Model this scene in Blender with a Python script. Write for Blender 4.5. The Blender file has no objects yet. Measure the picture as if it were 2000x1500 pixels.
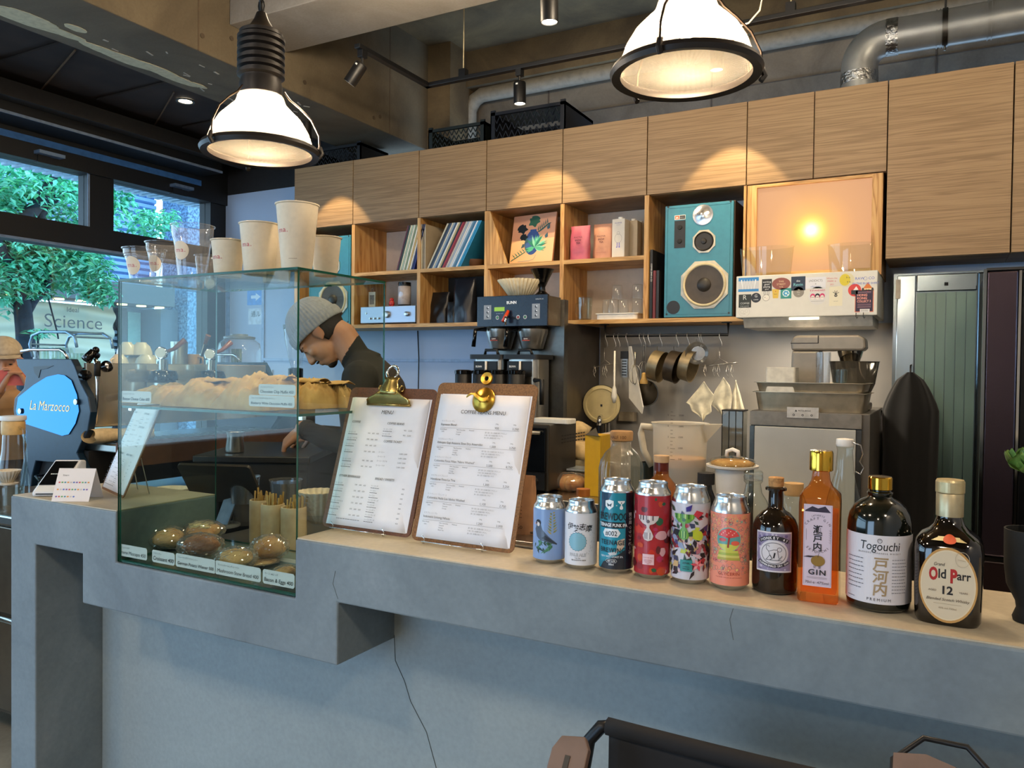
import bpy, bmesh, math, random
from mathutils import Vector, Matrix, noise
R = random.Random(7)
pi = math.pi
S = bpy.context.scene
COL = S.collection
# ------------------------------------------------------------- camera, sky, light, exposure
HC = 1.425
YAW, PIT, ROL, FPX = -0.498258, -0.0189115, 0.0118110, 1535.2
_f = Vector((math.sin(YAW)*math.cos(PIT), math.cos(YAW)*math.cos(PIT), math.sin(PIT)))
_r = Vector((math.cos(YAW), -math.sin(YAW), 0)); _u = _r.cross(_f)
_r2 = _r*math.cos(ROL)+_u*math.sin(ROL); _u2 = -_r*math.sin(ROL)+_u*math.cos(ROL)
cam = bpy.data.objects.new('camera', bpy.data.cameras.new('camera')); COL.objects.link(cam)
m = Matrix.Identity(4)
for i in range(3): m[i][0] = _r2[i]; m[i][1] = _u2[i]; m[i][2] = -_f[i]
m[2][3] = HC; cam.matrix_world = m
cam.data.sensor_width = 36; cam.data.lens = 36*FPX/2000; cam.data.clip_start = .02; cam.data.clip_end = 200
S.camera = cam
def at(x, y, X=None, Y=None, Z=None):
    "point of the photograph (2000x1500) on the world plane X=, Y= or Z="
    d = _r2*((x-1000)/FPX) - _u2*((y-750)/FPX) + _f
    t = X/d.x if X is not None else Y/d.y if Y is not None else (Z-HC)/d.z
    return Vector((d.x*t, d.y*t, HC+d.z*t))
W = bpy.data.worlds.new('sky'); S.world = W; W.use_nodes = True
nt = W.node_tree; bg = nt.nodes['Background']
tc = nt.nodes.new('ShaderNodeTexCoord'); sp = nt.nodes.new('ShaderNodeSeparateXYZ'); rp = nt.nodes.new('ShaderNodeValToRGB')
nt.links.new(tc.outputs['Generated'], sp.inputs[0]); nt.links.new(sp.outputs['Z'], rp.inputs[0]); nt.links.new(rp.outputs[0], bg.inputs[0])
rp.color_ramp.elements[0].color = (.46, .68, .95, 1); rp.color_ramp.elements[1].color = (.40, .68, 1.0, 1)
bg.inputs[1].default_value = 4.6
S.view_settings.view_transform = 'Standard'; S.view_settings.look = 'None'; S.view_settings.gamma = 1
S.view_settings.use_curve_mapping = False; S.view_settings.exposure = 0.30
S.cycles.transparent_max_bounces = 32; S.cycles.max_bounces = 10; S.cycles.caustics_reflective = False; S.cycles.caustics_refractive = False
S.cycles.sample_clamp_indirect = 6
def light(name, kind, loc, power, color, size=.1, aim=None, spot=None, blend=.3):
    l = bpy.data.lights.new(name, kind); l.energy = power; l.color = color
    if kind == 'AREA': l.shape = 'DISK'; l.size = size
    elif kind == 'SUN': l.angle = size
    else: l.shadow_soft_size = size
    if spot: l.spot_size = spot; l.spot_blend = blend
    o = bpy.data.objects.new(name, l); COL.objects.link(o); o.location = loc
    if aim is not None: o.rotation_euler = (Vector(aim)-Vector(loc)).to_track_quat('-Z', 'Y').to_euler()
    return o
WARM = (1, .72, .42)
# unseen fill lights added over the customers' side and the staff aisle
for x, y, z, p in ((-1.6, -.6, 2.8, 18), (.9, -.4, 2.8, 22), (-.2, -2.2, 2.8, 16), (-2.9, -.3, 2.8, 14)):
    light('room_fill_light', 'AREA', (x, y, z), p, (1, .80, .58), .22, (x, y, 0))
for x, y, z, p in ((-1.9, 2.45, 2.9, 28), (-.6, 2.3, 2.9, 36), (.6, 2.5, 2.9, 24)):
    light('aisle_fill_light', 'POINT', (x, y, z), p, (1, .80, .56), .10)
# ------------------------------------------------------------- materials
def lin(h):
    h = h.lstrip('#'); c = [int(h[i:i+2], 16)/255 for i in (0, 2, 4)]
    return tuple((v/12.92 if v <= .04045 else ((v+.055)/1.055)**2.4) for v in c)+(1,)
_mc = {}
def M(h, rough=.5, metal=0., **k):
    key = (h, rough, metal, tuple(sorted(k.items())))
    if key in _mc: return _mc[key]
    m = bpy.data.materials.new('paint_'+h.strip('#')); m.use_nodes = True; n = m.node_tree.nodes; L = m.node_tree.links
    b = n['Principled BSDF']; b.inputs['Roughness'].default_value = rough; b.inputs['Metallic'].default_value = metal
    b.inputs['Base Color'].default_value = lin(h)
    if k.get('emit'): b.inputs['Emission Color'].default_value = lin(h); b.inputs['Emission Strength'].default_value = k['emit']
    if k.get('coat'): b.inputs['Coat Weight'].default_value = k['coat']; b.inputs['Coat Roughness'].default_value = .05
    if k.get('sheen'): b.inputs['Sheen Weight'].default_value = k['sheen']
    if k.get('sub'): b.inputs['Subsurface Weight'].default_value = k['sub']; b.inputs['Subsurface Scale'].default_value = .02
    if not k.get('plain'):
        t = n.new('ShaderNodeTexCoord'); z = n.new('ShaderNodeTexNoise'); z.inputs['Scale'].default_value = k.get('ns', 30); z.inputs['Detail'].default_value = 4
        st = k.get('st', (1, 1, 1)); mp = n.new('ShaderNodeMapping'); mp.inputs['Scale'].default_value = st
        L.new(t.outputs['Object'], mp.inputs[0]); L.new(mp.outputs[0], z.inputs[0])
        x = n.new('ShaderNodeMix'); x.data_type = 'RGBA'; v = k.get('var', .06); c = lin(h); c2 = lin(k['h2']) if 'h2' in k else tuple(max(0, q*(1-4*v)) for q in c[:3])+(1,)
        x.inputs['A'].default_value = c2; x.inputs['B'].default_value = c
        r = n.new('ShaderNodeMapRange'); r.inputs['From Min'].default_value = k.get('lo', .3); r.inputs['From Max'].default_value = k.get('hi', .6)
        L.new(z.outputs['Fac'], r.inputs['Value']); L.new(r.outputs[0], x.inputs['Factor']); L.new(x.outputs['Result'], b.inputs['Base Color'])
        if k.get('bump'):
            bp = n.new('ShaderNodeBump'); bp.inputs['Strength'].default_value = k['bump']; bp.inputs['Distance'].default_value = k.get('bd', .003)
            L.new(z.outputs['Fac'], bp.inputs['Height']); L.new(bp.outputs[0], b.inputs['Normal'])
    _mc[key] = m
    return m
def P(h, r=.6, **k): return M(h, r, plain=1, **k)
def wood(name, a, b, c, st=(1.2, 3, 26), rough=.5, dist=1.5, bump=.08):
    m = bpy.data.materials.new(name); m.use_nodes = True; n = m.node_tree.nodes; L = m.node_tree.links; p = n['Principled BSDF']
    t = n.new('ShaderNodeTexCoord'); mp = n.new('ShaderNodeMapping'); mp.inputs['Scale'].default_value = st; L.new(t.outputs['Object'], mp.inputs[0])
    z1 = n.new('ShaderNodeTexNoise'); z1.inputs['Scale'].default_value = 1.6; z1.inputs['Detail'].default_value = 3; z1.inputs['Distortion'].default_value = dist
    z2 = n.new('ShaderNodeTexNoise'); z2.inputs['Scale'].default_value = 7; z2.inputs['Detail'].default_value = 5; z2.inputs['Distortion'].default_value = .4
    mx = n.new('ShaderNodeMath'); mx.operation = 'MULTIPLY_ADD'; mx.inputs[1].default_value = .45
    w = n.new('ShaderNodeMath'); w.operation = 'PINGPONG'; w.inputs[1].default_value = .11
    L.new(mp.outputs[0], z1.inputs[0]); L.new(mp.outputs[0], z2.inputs[0]); L.new(z1.outputs['Fac'], w.inputs[0])
    s = n.new('ShaderNodeMath'); s.operation = 'MULTIPLY'; s.inputs[1].default_value = 6; L.new(w.outputs[0], s.inputs[0])
    L.new(z2.outputs['Fac'], mx.inputs[0]); L.new(s.outputs[0], mx.inputs[2])
    rr = n.new('ShaderNodeValToRGB'); e = rr.color_ramp.elements; e[0].position = .2; e[0].color = lin(c); e[1].position = .95; e[1].color = lin(a)
    q = e.new(.55); q.color = lin(b); L.new(mx.outputs[0], rr.inputs[0]); L.new(rr.outputs[0], p.inputs['Base Color']); p.inputs['Roughness'].default_value = rough
    bp = n.new('ShaderNodeBump'); bp.inputs['Strength'].default_value = bump; bp.inputs['Distance'].default_value = .002; L.new(mx.outputs[0], bp.inputs['Height']); L.new(bp.outputs[0], p.inputs['Normal'])
    return m
def concrete(name, a, b, scale=2.5, rough=.8, c=None):
    m = bpy.data.materials.new(name); m.use_nodes = True; n = m.node_tree.nodes; L = m.node_tree.links; p = n['Principled BSDF']
    t = n.new('ShaderNodeTexCoord'); z = n.new('ShaderNodeTexNoise'); z.inputs['Scale'].default_value = scale; z.inputs['Detail'].default_value = 8; z.inputs['Roughness'].default_value = .6; z.inputs['Distortion'].default_value = .6
    z2 = n.new('ShaderNodeTexNoise'); z2.inputs['Scale'].default_value = 90; z2.inputs['Detail'].default_value = 3
    L.new(t.outputs['Object'], z.inputs[0]); L.new(t.outputs['Object'], z2.inputs[0])
    r = n.new('ShaderNodeValToRGB'); e = r.color_ramp.elements; e[0].position = .36; e[0].color = lin(b); e[1].position = .62; e[1].color = lin(a)
    if c: q = e.new(.75); q.color = lin(c)
    x = n.new('ShaderNodeMix'); x.data_type = 'RGBA'; x.blend_type = 'MULTIPLY'; x.inputs['Factor'].default_value = .25
    L.new(z.outputs['Fac'], r.inputs[0]); L.new(r.outputs[0], x.inputs['A']); L.new(z2.outputs['Fac'], x.inputs['B']); L.new(x.outputs['Result'], p.inputs['Base Color'])
    bp = n.new('ShaderNodeBump'); bp.inputs['Strength'].default_value = .15; bp.inputs['Distance'].default_value = .004; L.new(z.outputs['Fac'], bp.inputs['Height']); L.new(bp.outputs[0], p.inputs['Normal'])
    p.inputs['Roughness'].default_value = rough
    return m
def glass(name, tint='#ffffff', refl=1., alpha=.0, rough=.02, ior=1.45, dense='#cfe0dd'):
    "thin pane: clear (tinted) with a Fresnel reflection"
    m = bpy.data.materials.new(name); m.use_nodes = True; n = m.node_tree.nodes; L = m.node_tree.links
    n.remove(n['Principled BSDF']); o = n['Material Output']
    t = n.new('ShaderNodeBsdfTransparent'); t.inputs[0].default_value = lin(tint)
    g = n.new('ShaderNodeBsdfGlossy'); g.inputs['Roughness'].default_value = rough
    f = n.new('ShaderNodeFresnel'); 
    ge = n.new('ShaderNodeNewGeometry'); mi = n.new('ShaderNodeMapRange'); mi.inputs['To Min'].default_value = ior; mi.inputs['To Max'].default_value = 1/ior; L.new(ge.outputs['Backfacing'], mi.inputs['Value']); L.new(mi.outputs[0], f.inputs[0])
    q = n.new('ShaderNodeMath'); q.operation = 'MULTIPLY'; q.inputs[1].default_value = refl; L.new(f.outputs[0], q.inputs[0])
    x = n.new('ShaderNodeMixShader'); L.new(q.outputs[0], x.inputs[0]); L.new(t.outputs[0], x.inputs[1]); L.new(g.outputs[0], x.inputs[2])
    last = x
    if alpha:
        d = n.new('ShaderNodeBsdfDiffuse'); d.inputs[0].default_value = lin(dense); y = n.new('ShaderNodeMixShader'); y.inputs[0].default_value = alpha
        L.new(x.outputs[0], y.inputs[1]); L.new(d.outputs[0], y.inputs[2]); last = y
    L.new(last.outputs[0], o.inputs[0])
    return m
STEEL = M('#b8b6b0', .28, 1., ns=60, st=(1, 1, 20), var=.03); STEELD = M('#6f6e6a', .32, 1., ns=50, var=.04)
CHROME = M('#e0e0e0', .08, 1., plain=1); BRASS = M('#c9a24a', .3, 1., var=.04); GOLD = M('#e2b040', .12, 1., plain=1)
BLACK = M('#0c0c0d', .45); BLACKM = M('#141415', .7); BLACKG = M('#060607', .12)
WHITE = M('#e8e6df', .4, var=.02); CREAM = M('#dccfae', .6, var=.03); ALU = M('#d4d8da', .22, 1., plain=1)
TEAL = M('#337f95', .4, var=.03); CORK = M('#b98a54', .8, ns=200, var=.12); PAPER = M('#e9eaf0', .7, var=.01); KRAFT = M('#b9905a', .75, ns=60, var=.05)
OAK = wood('oak_veneer', '#9c7f5a', '#927450', '#7d6241', st=(.7, 2, 30), dist=1.1); PLY = wood('plywood', '#cfa66a', '#c39659', '#a87a3e', st=(1.2, 1.5, 14), dist=1.4)
PLYV = wood('plywood_upright', '#cfa66a', '#c39356', '#a2723a', st=(14, 6, .7), dist=1.4); HARD = M('#8a5f34', .7, ns=300, var=.12)
CLEAR = glass('clear_glass', '#f4f8f6', 1.3); PANE = glass('case_glass', '#f3f9f6', .62); PLAST = glass('clear_plastic', '#f2f4f6', 1.6, .05, .06, dense='#ffffff')
EDGE = M('#0f4a3a', .1, 0, plain=1); 
# ------------------------------------------------------------- mesh building
class G:
    def __init__(s): s.v = []; s.f = []; s.m = []; s.mi = 0
    def add(s, v, f, T=None):
        o = len(s.v); s.v += [tuple(T @ Vector(p)) for p in v] if T else [tuple(p) for p in v]
        s.f += [tuple(i+o for i in q) for q in f]; s.m += [s.mi]*len(f); return s
    def mat(s, i): s.mi = i; return s
    def bb(s, x0, x1, y0, y1, z0, z1, T=None):
        v = [(x, y, z) for z in (z0, z1) for y in (y0, y1) for x in (x0, x1)]
        return s.add(v, [(0, 2, 3, 1), (4, 5, 7, 6), (0, 1, 5, 4), (2, 6, 7, 3), (0, 4, 6, 2), (1, 3, 7, 5)], T)
    def box(s, c, d, T=None): return s.bb(c[0]-d[0]/2, c[0]+d[0]/2, c[1]-d[1]/2, c[1]+d[1]/2, c[2]-d[2]/2, c[2]+d[2]/2, T)
    def rbox(s, x0, x1, y0, y1, z0, z1, r, k=4, T=None):
        "box with upright edges rounded"
        pts = []
        for cx, cy, a in ((x1-r, y1-r, 0), (x0+r, y1-r, 90), (x0+r, y0+r, 180), (x1-r, y0+r, 270)):
            for i in range(k+1): t = math.radians(a+90*i/k); pts.append((cx+r*math.cos(t), cy+r*math.sin(t)))
        return s.prism(pts, z0, z1, T)
    def prism(s, p, z0, z1, T=None):
        n = len(p); v = [(x, y, z0) for x, y in p]+[(x, y, z1) for x, y in p]
        return s.add(v, [tuple(range(n))[::-1], tuple(range(n, 2*n))]+[(i, (i+1) % n, n+(i+1) % n, n+i) for i in range(n)], T)
    def lathe(s, pr, n=24, T=None, c=(0, 0), sq=None, wob=None):
        v = []; f = []
        for r, z in pr:
            for i in range(n):
                a = 2*pi*i/n; q = r*(wob(a, z) if wob else 1); x, y = q*math.cos(a), q*math.sin(a)
                if sq: x *= sq[0]; y *= sq[1]
                v.append((c[0]+x, c[1]+y, z))
        for j in range(len(pr)-1):
            for i in range(n):
                k = (i+1) % n; f.append((j*n+i, j*n+k, (j+1)*n+k, (j+1)*n+i))
        if pr[0][0] > 1e-5: f.append(tuple(range(n))[::-1])
        if pr[-1][0] > 1e-5: f.append(tuple(range((len(pr)-1)*n, len(pr)*n)))
        return s.add(v, f, T)
    def open_lathe(s, pr, n=24, T=None, c=(0, 0), wob=None):
        k = len(s.f); s.lathe(pr, n, T, c, wob=wob)
        cut = [i for i in range(k, len(s.f)) if len(s.f[i]) == n and n > 4]
        for i in reversed(cut): del s.f[i]; del s.m[i]
        return s
    def tube(s, pts, r, n=8, closed=False, T=None):
        pts = [Vector(p) for p in pts]; v = []; f = []; N = len(pts); up = None
        for i, p in enumerate(pts):
            a = pts[(i-1) % N] if (i or closed) else p; b = pts[(i+1) % N] if (i < N-1 or closed) else p
            d = (b-a).normalized()
            if up is None: up = d.orthogonal().normalized()
            up = (up-d*up.dot(d)); up = up.normalized() if up.length > 1e-6 else d.orthogonal().normalized()
            w = d.cross(up); rr = r[i] if isinstance(r, (list, tuple)) else r
            for k in range(n): t = 2*pi*k/n; v.append(p+up*(rr*math.cos(t))+w*(rr*math.sin(t)))
        for i in range(N if closed else N-1):
            for k in range(n):
                j = (i+1) % N; l = (k+1) % n; f.append((i*n+k, i*n+l, j*n+l, j*n+k))
        if not closed: f += [tuple(range(n))[::-1], tuple(range((N-1)*n, N*n))]
        return s.add(v, f, T)
    def grid(s, fn, nu, nv, T=None, wrap=False):
        v = [fn(i/nu, j/nv) for j in range(nv+1) for i in range(nu+(0 if wrap else 1))]; w = nu if wrap else nu+1
        f = [(j*w+i, j*w+(i+1) % w, (j+1)*w+(i+1) % w, (j+1)*w+i) for j in range(nv) for i in range(nu)]
        return s.add(v, f, T)
    def ball(s, c, r, n=12, m=8, T=None, fn=None):
        r = r if isinstance(r, (tuple, list)) else (r, r, r)
        def g(u, v):
            a = 2*pi*u; b = -pi/2+pi*min(max(v, .0005), .9995); q = fn(a, b) if fn else 1
            return (c[0]+r[0]*q*math.cos(b)*math.cos(a), c[1]+r[1]*q*math.cos(b)*math.sin(a), c[2]+r[2]*q*math.sin(b))
        return s.grid(g, n, m, T, wrap=True)
def ax(axis, c=(0, 0, 0)):
    "matrix turning the lathe's Z onto an axis"
    q = Vector(axis).to_track_quat('Z', 'Y').to_matrix().to_4x4(); q.translation = Vector(c); return q
def Tr(x=0, y=0, z=0, rz=0, rx=0, ry=0): return Matrix.Translation((x, y, z)) @ Matrix.Rotation(rz, 4, 'Z') @ Matrix.Rotation(ry, 4, 'Y') @ Matrix.Rotation(rx, 4, 'X')
def tagit(o, label=None, cat=None, group=None, kind=None):
    if label: o['label'] = label
    if cat: o['category'] = cat
    if group: o['group'] = group
    if kind: o['kind'] = kind
    return o
def part(name, g, mat, parent=None, label=None, smooth=False, bev=0, world=False, sub=0, kind=None, loc=None, solid=0):
    me = bpy.data.meshes.new(name)
    v = g.v
    if world and parent is not None:
        o_ = parent.location+(parent.parent.location if parent.parent else Vector()); v = [(p[0]-o_.x, p[1]-o_.y, p[2]-o_.z) for p in v]
    if loc is not None: v = [(p[0]-loc[0], p[1]-loc[1], p[2]-loc[2]) for p in v]
    me.from_pydata(v, [], g.f)
    for x in (mat if isinstance(mat, (list, tuple)) else [mat]): me.materials.append(x)
    if any(g.m): me.polygons.foreach_set('material_index', g.m)
    me.validate()
    o = bpy.data.objects.new(name, me); COL.objects.link(o)
    if parent is not None: o.parent = parent
    if loc is not None: o.location = loc
    if smooth:
        me.polygons.foreach_set('use_smooth', [True]*len(me.polygons))
        if smooth != 2:
            bm = bmesh.new(); bm.from_mesh(me)
            bmesh.ops.recalc_face_normals(bm, faces=bm.faces)
            for e in bm.edges:
                if len(e.link_faces) == 2 and e.calc_face_angle(0) > .7: e.smooth = False
            bm.to_mesh(me); bm.free()
    if sub: q = o.modifiers.new('s', 'SUBSURF'); q.levels = q.render_levels = sub
    if solid: q = o.modifiers.new('t', 'SOLIDIFY'); q.thickness = solid; q.offset = 0
    if bev: q = o.modifiers.new('b', 'BEVEL'); q.width = bev; q.segments = 2; q.limit_method = 'ANGLE'; q.angle_limit = .8
    tagit(o, label, kind=kind)
    return o
def struct(name, g, mat, parent=None, **k):
    o = part(name, g, mat, parent, **k)
    if parent is None: o['kind'] = 'structure'
    return o
def thing(name, label, cat, loc=(0, 0, 0), rz=0, group=None):
    o = bpy.data.objects.new(name, None); COL.objects.link(o); o.location = loc; o.rotation_euler = (0, 0, rz); o.empty_display_size = .05
    return tagit(o, label, cat, group)
def solo(name, label, cat, g, mat, loc=(0, 0, 0), rz=0, group=None, **k):
    o = part(name, g, mat, None, **k); o.location = loc; o.rotation_euler = (0, 0, rz); return tagit(o, label, cat, group)
def dup(root, loc, rz=None, label=None, group=None):
    def rec(o, par):
        c = o.copy(); COL.objects.link(c)
        if par is not None: c.parent = par
        for ch in kids.get(o.name, ()): rec(ch, c)
        return c
    kids = {}
    def coll(o):
        kids[o.name] = list(o.children)
        for c in o.children: coll(c)
    coll(root)
    r = rec(root, None); r.location = loc
    if rz is not None: r.rotation_euler = (r.rotation_euler.x, r.rotation_euler.y, rz)
    if label: r['label'] = label
    if group: r['group'] = group
    return r
# ------------------------------------------------------------- flat print (lettering, labels, stickers)
_tc = {}
def glyphs(s, bold, sp=1., lh=1.):
    k = (s, bold, sp, lh)
    if k in _tc: return _tc[k]
    c = bpy.data.curves.new('t', 'FONT'); c.body = s; c.size = 1; c.resolution_u = 3 if len(s) < 30 else 2; c.offset = 0 if 'M' in s else bold; c.space_character = sp; c.space_line = lh; c.fill_mode = 'FRONT'
    o = bpy.data.objects.new('t', c); COL.objects.link(o)
    me = bpy.data.meshes.new_from_object(o.evaluated_get(bpy.context.evaluated_depsgraph_get()))
    v = [(p.co.x, p.co.y) for p in me.vertices]; f = [tuple(p.vertices) for p in me.polygons]
    bpy.data.objects.remove(o); bpy.data.curves.remove(c); bpy.data.meshes.remove(me)
    _tc[k] = (v, f); return v, f
class D:
    "flat coloured print; units metres in the print's own plane"
    def __init__(s, eps=.00012): s.v = []; s.f = []; s.c = []; s.cols = []; s.l = 0; s.eps = eps
    def _a(s, v, f, c):
        if c not in s.cols: s.cols.append(c)
        o = len(s.v); s.l += 1; z = s.l*s.eps; i = s.cols.index(c)
        s.v += [(x, y, z) for x, y in v]; s.f += [tuple(k+o for k in q) for q in f]; s.c += [i]*len(f); return s
    def hold(s): s.l -= 1; return s
    def rect(s, x0, y0, x1, y1, c): return s._a([(x0, y0), (x1, y0), (x1, y1), (x0, y1)], [(0, 1, 2, 3)], c)
    def poly(s, p, c): return s._a(p, [tuple(range(len(p)))], c)
    def disc(s, x, y, rx, c, ry=None, n=20, rot=0):
        ry = ry or rx; q = [(rx*math.cos(2*pi*i/n), ry*math.sin(2*pi*i/n)) for i in range(n)]
        return s.poly([(x+a*math.cos(rot)-b*math.sin(rot), y+a*math.sin(rot)+b*math.cos(rot)) for a, b in q], c)
    def line(s, p, w, c, closed=False):
        n = len(p); v = []
        for i in range(n):
            a = p[i-1] if (i or closed) else p[i]; b = p[(i+1) % n] if (i < n-1 or closed) else p[i]
            dx, dy = b[0]-a[0], b[1]-a[1]; l = math.hypot(dx, dy) or 1; ww = w[i] if isinstance(w, (list, tuple)) else w
            v += [(p[i][0]-dy/l*ww/2, p[i][1]+dx/l*ww/2), (p[i][0]+dy/l*ww/2, p[i][1]-dx/l*ww/2)]
        f = [(2*i, 2*i+1, (2*i+3) % (2*n), (2*i+2) % (2*n)) for i in range(n if closed else n-1)]
        return s._a(v, f, c)
    def ring(s, x, y, rx, w, c, ry=None, n=24): ry = ry or rx; return s.line([(x+rx*math.cos(2*pi*i/n), y+ry*math.sin(2*pi*i/n)) for i in range(n)], w, c, True)
    def text(s, t, x, y, h, c, al='c', bold=0, sx=1, rot=0, sp=1., lh=1., shear=0):
        v, f = glyphs(t, bold, sp, lh)
        if not v: return s
        x0 = min(p[0] for p in v); x1 = max(p[0] for p in v); o = {'c': (x0+x1)/2, 'l': x0, 'r': x1}[al]
        q = [((a-o)*h*sx+b*h*shear, b*h) for a, b in v]
        return s._a([(x+a*math.cos(rot)-b*math.sin(rot), y+a*math.sin(rot)+b*math.cos(rot)) for a, b in q], f, c)
    def arc_text(s, t, x, y, r, h, c, a0, a1, bold=0, down=False):
        n = len(t)
        for i, ch in enumerate(t):
            a = a0+(a1-a0)*(i/(n-1)); l = s.l
            s.text(ch, x+r*math.cos(a), y+r*math.sin(a), h, c, bold=bold, rot=a-pi/2+(pi if down else 0)); s.l = l
        s.l += 1; return s
    def build(s, name, parent, T=None, wrap=None, rough=.5, label=None, metal=0, cutstep=.004, coat=0, fn=None):
        "wrap=(radius): x runs round an upright cylinder facing -Y; T places it"
        bm = bmesh.new(); vs = [bm.verts.new(p) for p in s.v]
        for q, c in zip(s.f, s.c):
            try: fc = bm.faces.new([vs[i] for i in q]); fc.material_index = c
            except ValueError: pass
        if wrap or fn:
            xs = [p[0] for p in s.v]; x = min(xs)+cutstep
            while x < max(xs):
                bmesh.ops.bisect_plane(bm, geom=bm.verts[:]+bm.edges[:]+bm.faces[:], plane_co=(x, 0, 0), plane_no=(1, 0, 0)); x += cutstep
            for v in bm.verts:
                if fn: v.co = fn(v.co.x, v.co.y, v.co.z)
                else:
                    a = v.co.x/wrap; r = wrap+v.co.z; v.co = Vector((r*math.sin(a), -r*math.cos(a), v.co.y))
        if T is not None: bm.transform(T)
        me = bpy.data.meshes.new(name); bm.to_mesh(me); bm.free()
        for c in s.cols:
            me.materials.append(c if not isinstance(c, str) else P(c, rough, metal=metal, coat=coat) if metal else P(c, rough, coat=coat))
        o = bpy.data.objects.new(name, me); COL.objects.link(o); o.parent = parent
        if label: o['label'] = label
        return o
def VF(x=0, y=0, z=0, rz=0, rx=0): return Matrix.Translation((x, y, z)) @ Matrix.Rotation(rz, 4, 'Z') @ Matrix.Rotation(rx, 4, 'X') @ Matrix.Rotation(pi/2, 4, 'X')   # print upright, facing -Y
# ============================================================= SETTING
CONC = concrete('beam_concrete', '#6f6450', '#584e3d', 2.2, c='#7c705a'); CONCW = concrete('wall_concrete', '#7a6748', '#5c4d36', 2.6, c='#887452')
CONCG = concrete('grey_wall_concrete', '#857966', '#695e4d', 3)
PLASTER = concrete('counter_plaster', '#84929a', '#727f88', 3.2, .75, c='#8d9aa2'); TOPM = concrete('counter_top', '#cfc4ac', '#bdb199', 3, .5)
WALLW = M('#aebfd8', .8, var=.01, ns=3); WALLG = M('#a7a6a5', .5, var=.02, ns=4)  # WALLW: white wall, blue window daylight tinted into its base colour
FRAME = M('#0d0f11', .5, var=.02)
XW = -4.9
struct('floor', G().bb(-4.9, 1.2, -3.2, 4.8, -.05, 0), concrete('floor_concrete', '#a89c86', '#8b7f6c', 3, .5))
struct('ceiling', G().bb(-3.08, 1.2, -3.2, 4.8, 3.6, 3.7), CONCW)
DCE = M('#3a2c22', .8, ns=3, h2='#241a14', lo=.35, hi=.65)
c = struct('ceiling', G().bb(-5.02, -3.5, -3.2, 4.89, 3.06, 3.12), DCE); c.name = 'ceiling_lower'
for i in range(9):
    y = -.4+i*.62
    part('panel', G().box((0, 0, 0), (1.05, .57, .012), Tr(-4.05, y+.0, 3.05, rz=-.42*0)), DCE, c)
for a, b in (((42, 220), (147, 98)), ((275, 290), (340, 180))):
    p, q = at(*a, Z=3.035), at(*b, Z=3.035)
    part('seam_strip', G().tube([p, q], .005, 4), M('#6a5138', .7), c)
# back wall: plastered lower wall carrying the cabinets, raw concrete above and behind
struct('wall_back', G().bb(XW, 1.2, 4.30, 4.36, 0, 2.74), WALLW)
struct('wall_back_upper', G().bb(XW, 1.2, 4.79, 4.9, 2.6, 3.7), CONCG)
struct('wall_back_corner', G().bb(XW, -3.55, 4.3, 4.36, 2.741, 3.06), M('#1c1a1a', .8))
t = struct('trim_1', G().bb(-3.079, -2.9, 4.42, 4.79, 2.6, 3.6), CONCW); 
for k, (x, z0, z1) in enumerate(((-1.25, 2.7, 3.35), (-.05, 2.7, 3.35), (-2.35, 2.7, 3.35))):
    part('joint', G().bb(x-.004, x+.004, 4.783, 4.791, z0, z1), M('#5c4f40', .9), bpy.data.objects['wall_back_upper'])
part('joint', G().bb(-2.35, 1.2, 4.783, 4.791, 3.12, 3.126), M('#5c4f40', .9), bpy.data.objects['wall_back_upper'])
t4 = struct('trim_4', G().bb(at(513, 600, Y=4.29).x-.012, at(513, 600, Y=4.29).x+.012, 4.29, 4.2995, 0, 2.2), M('#9db4d4', .5)); part('rail_strip', G().bb(at(513, 600, Y=4.29).x+.013, -2.3, 4.29, 4.2995, at(540, 702, Y=4.29).z-.01, at(540, 702, Y=4.29).z+.01), M('#9db4d4', .5), t4); part('door_edge', G().bb(at(441, 600, Y=4.29).x, at(447, 600, Y=4.29).x, 4.29, 4.2995, 0, 2.2), M('#7fa6d8', .4), t4)
# main beam (runs into the room) and cross beam
bm_ = struct('ceiling_beam', G().bb(-3.58, -3.08, -3.2, 4.789, 2.9, 3.62), CONC, bev=.006)
PATCH = M('#c8c3a4', .8, ns=40, var=.05)
for i, (x, y, a, b) in enumerate(((24, 30, .20, .05), (60, 34, .12, .04), (118, 62, .12, .035), (148, 55, .05, .03), (200, 97, .11, .035), (248, 116, .17, .05), (303, 134, .15, .045), (345, 153, .13, .04), (388, 166, .05, .02))):
    p = at(x, y, Z=2.9); q = [(p.x+b*.9*math.cos(t)*(1+.18*noise.noise(Vector((t*2, i*3.1, 0)))), p.y+a*math.sin(t)*(1+.2*noise.noise(Vector((t*3, i*7.7, 2))))) for t in [2*pi*k/28 for k in range(28)]]
    part('plaster_patch', G().add([(p.x, p.y, 2.8985-i*.0003)]+[(u_, v_, 2.8985-i*.0003) for u_, v_ in q]+[(u_, v_, 2.8999) for u_, v_ in q], [(0, k+1, (k+1) % 28+1) for k in range(28)]+[(k+1, (k+1) % 28+1, (k+1) % 28+29, k+29) for k in range(28)]), PATCH, bm_)
for i in range(26):
    p = at(R.uniform(60, 420), R.uniform(20, 60), Z=2.9); y = R.uniform(2.1, 3.6); x = -3.58+R.uniform(.08, .40)
    part('paint_scrape', G().box((0, 0, 0), (.006+.004*R.random(), R.uniform(.02, .05), .002), Tr(x, y, 2.899, rz=R.uniform(-.7, .7))), M('#b5b0a4', .8), bm_)
for i, (x, y) in enumerate(((395, 70), (452, 75), (595, 161), (742, 228), (730, 230))):
    p = at(x, y, X=-3.08); part('tie_hole', G().lathe([(.012, 0), (.012, .003)], 12, ax((1, 0, 0), p)), M('#4b3f31', .9), bm_)
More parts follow.
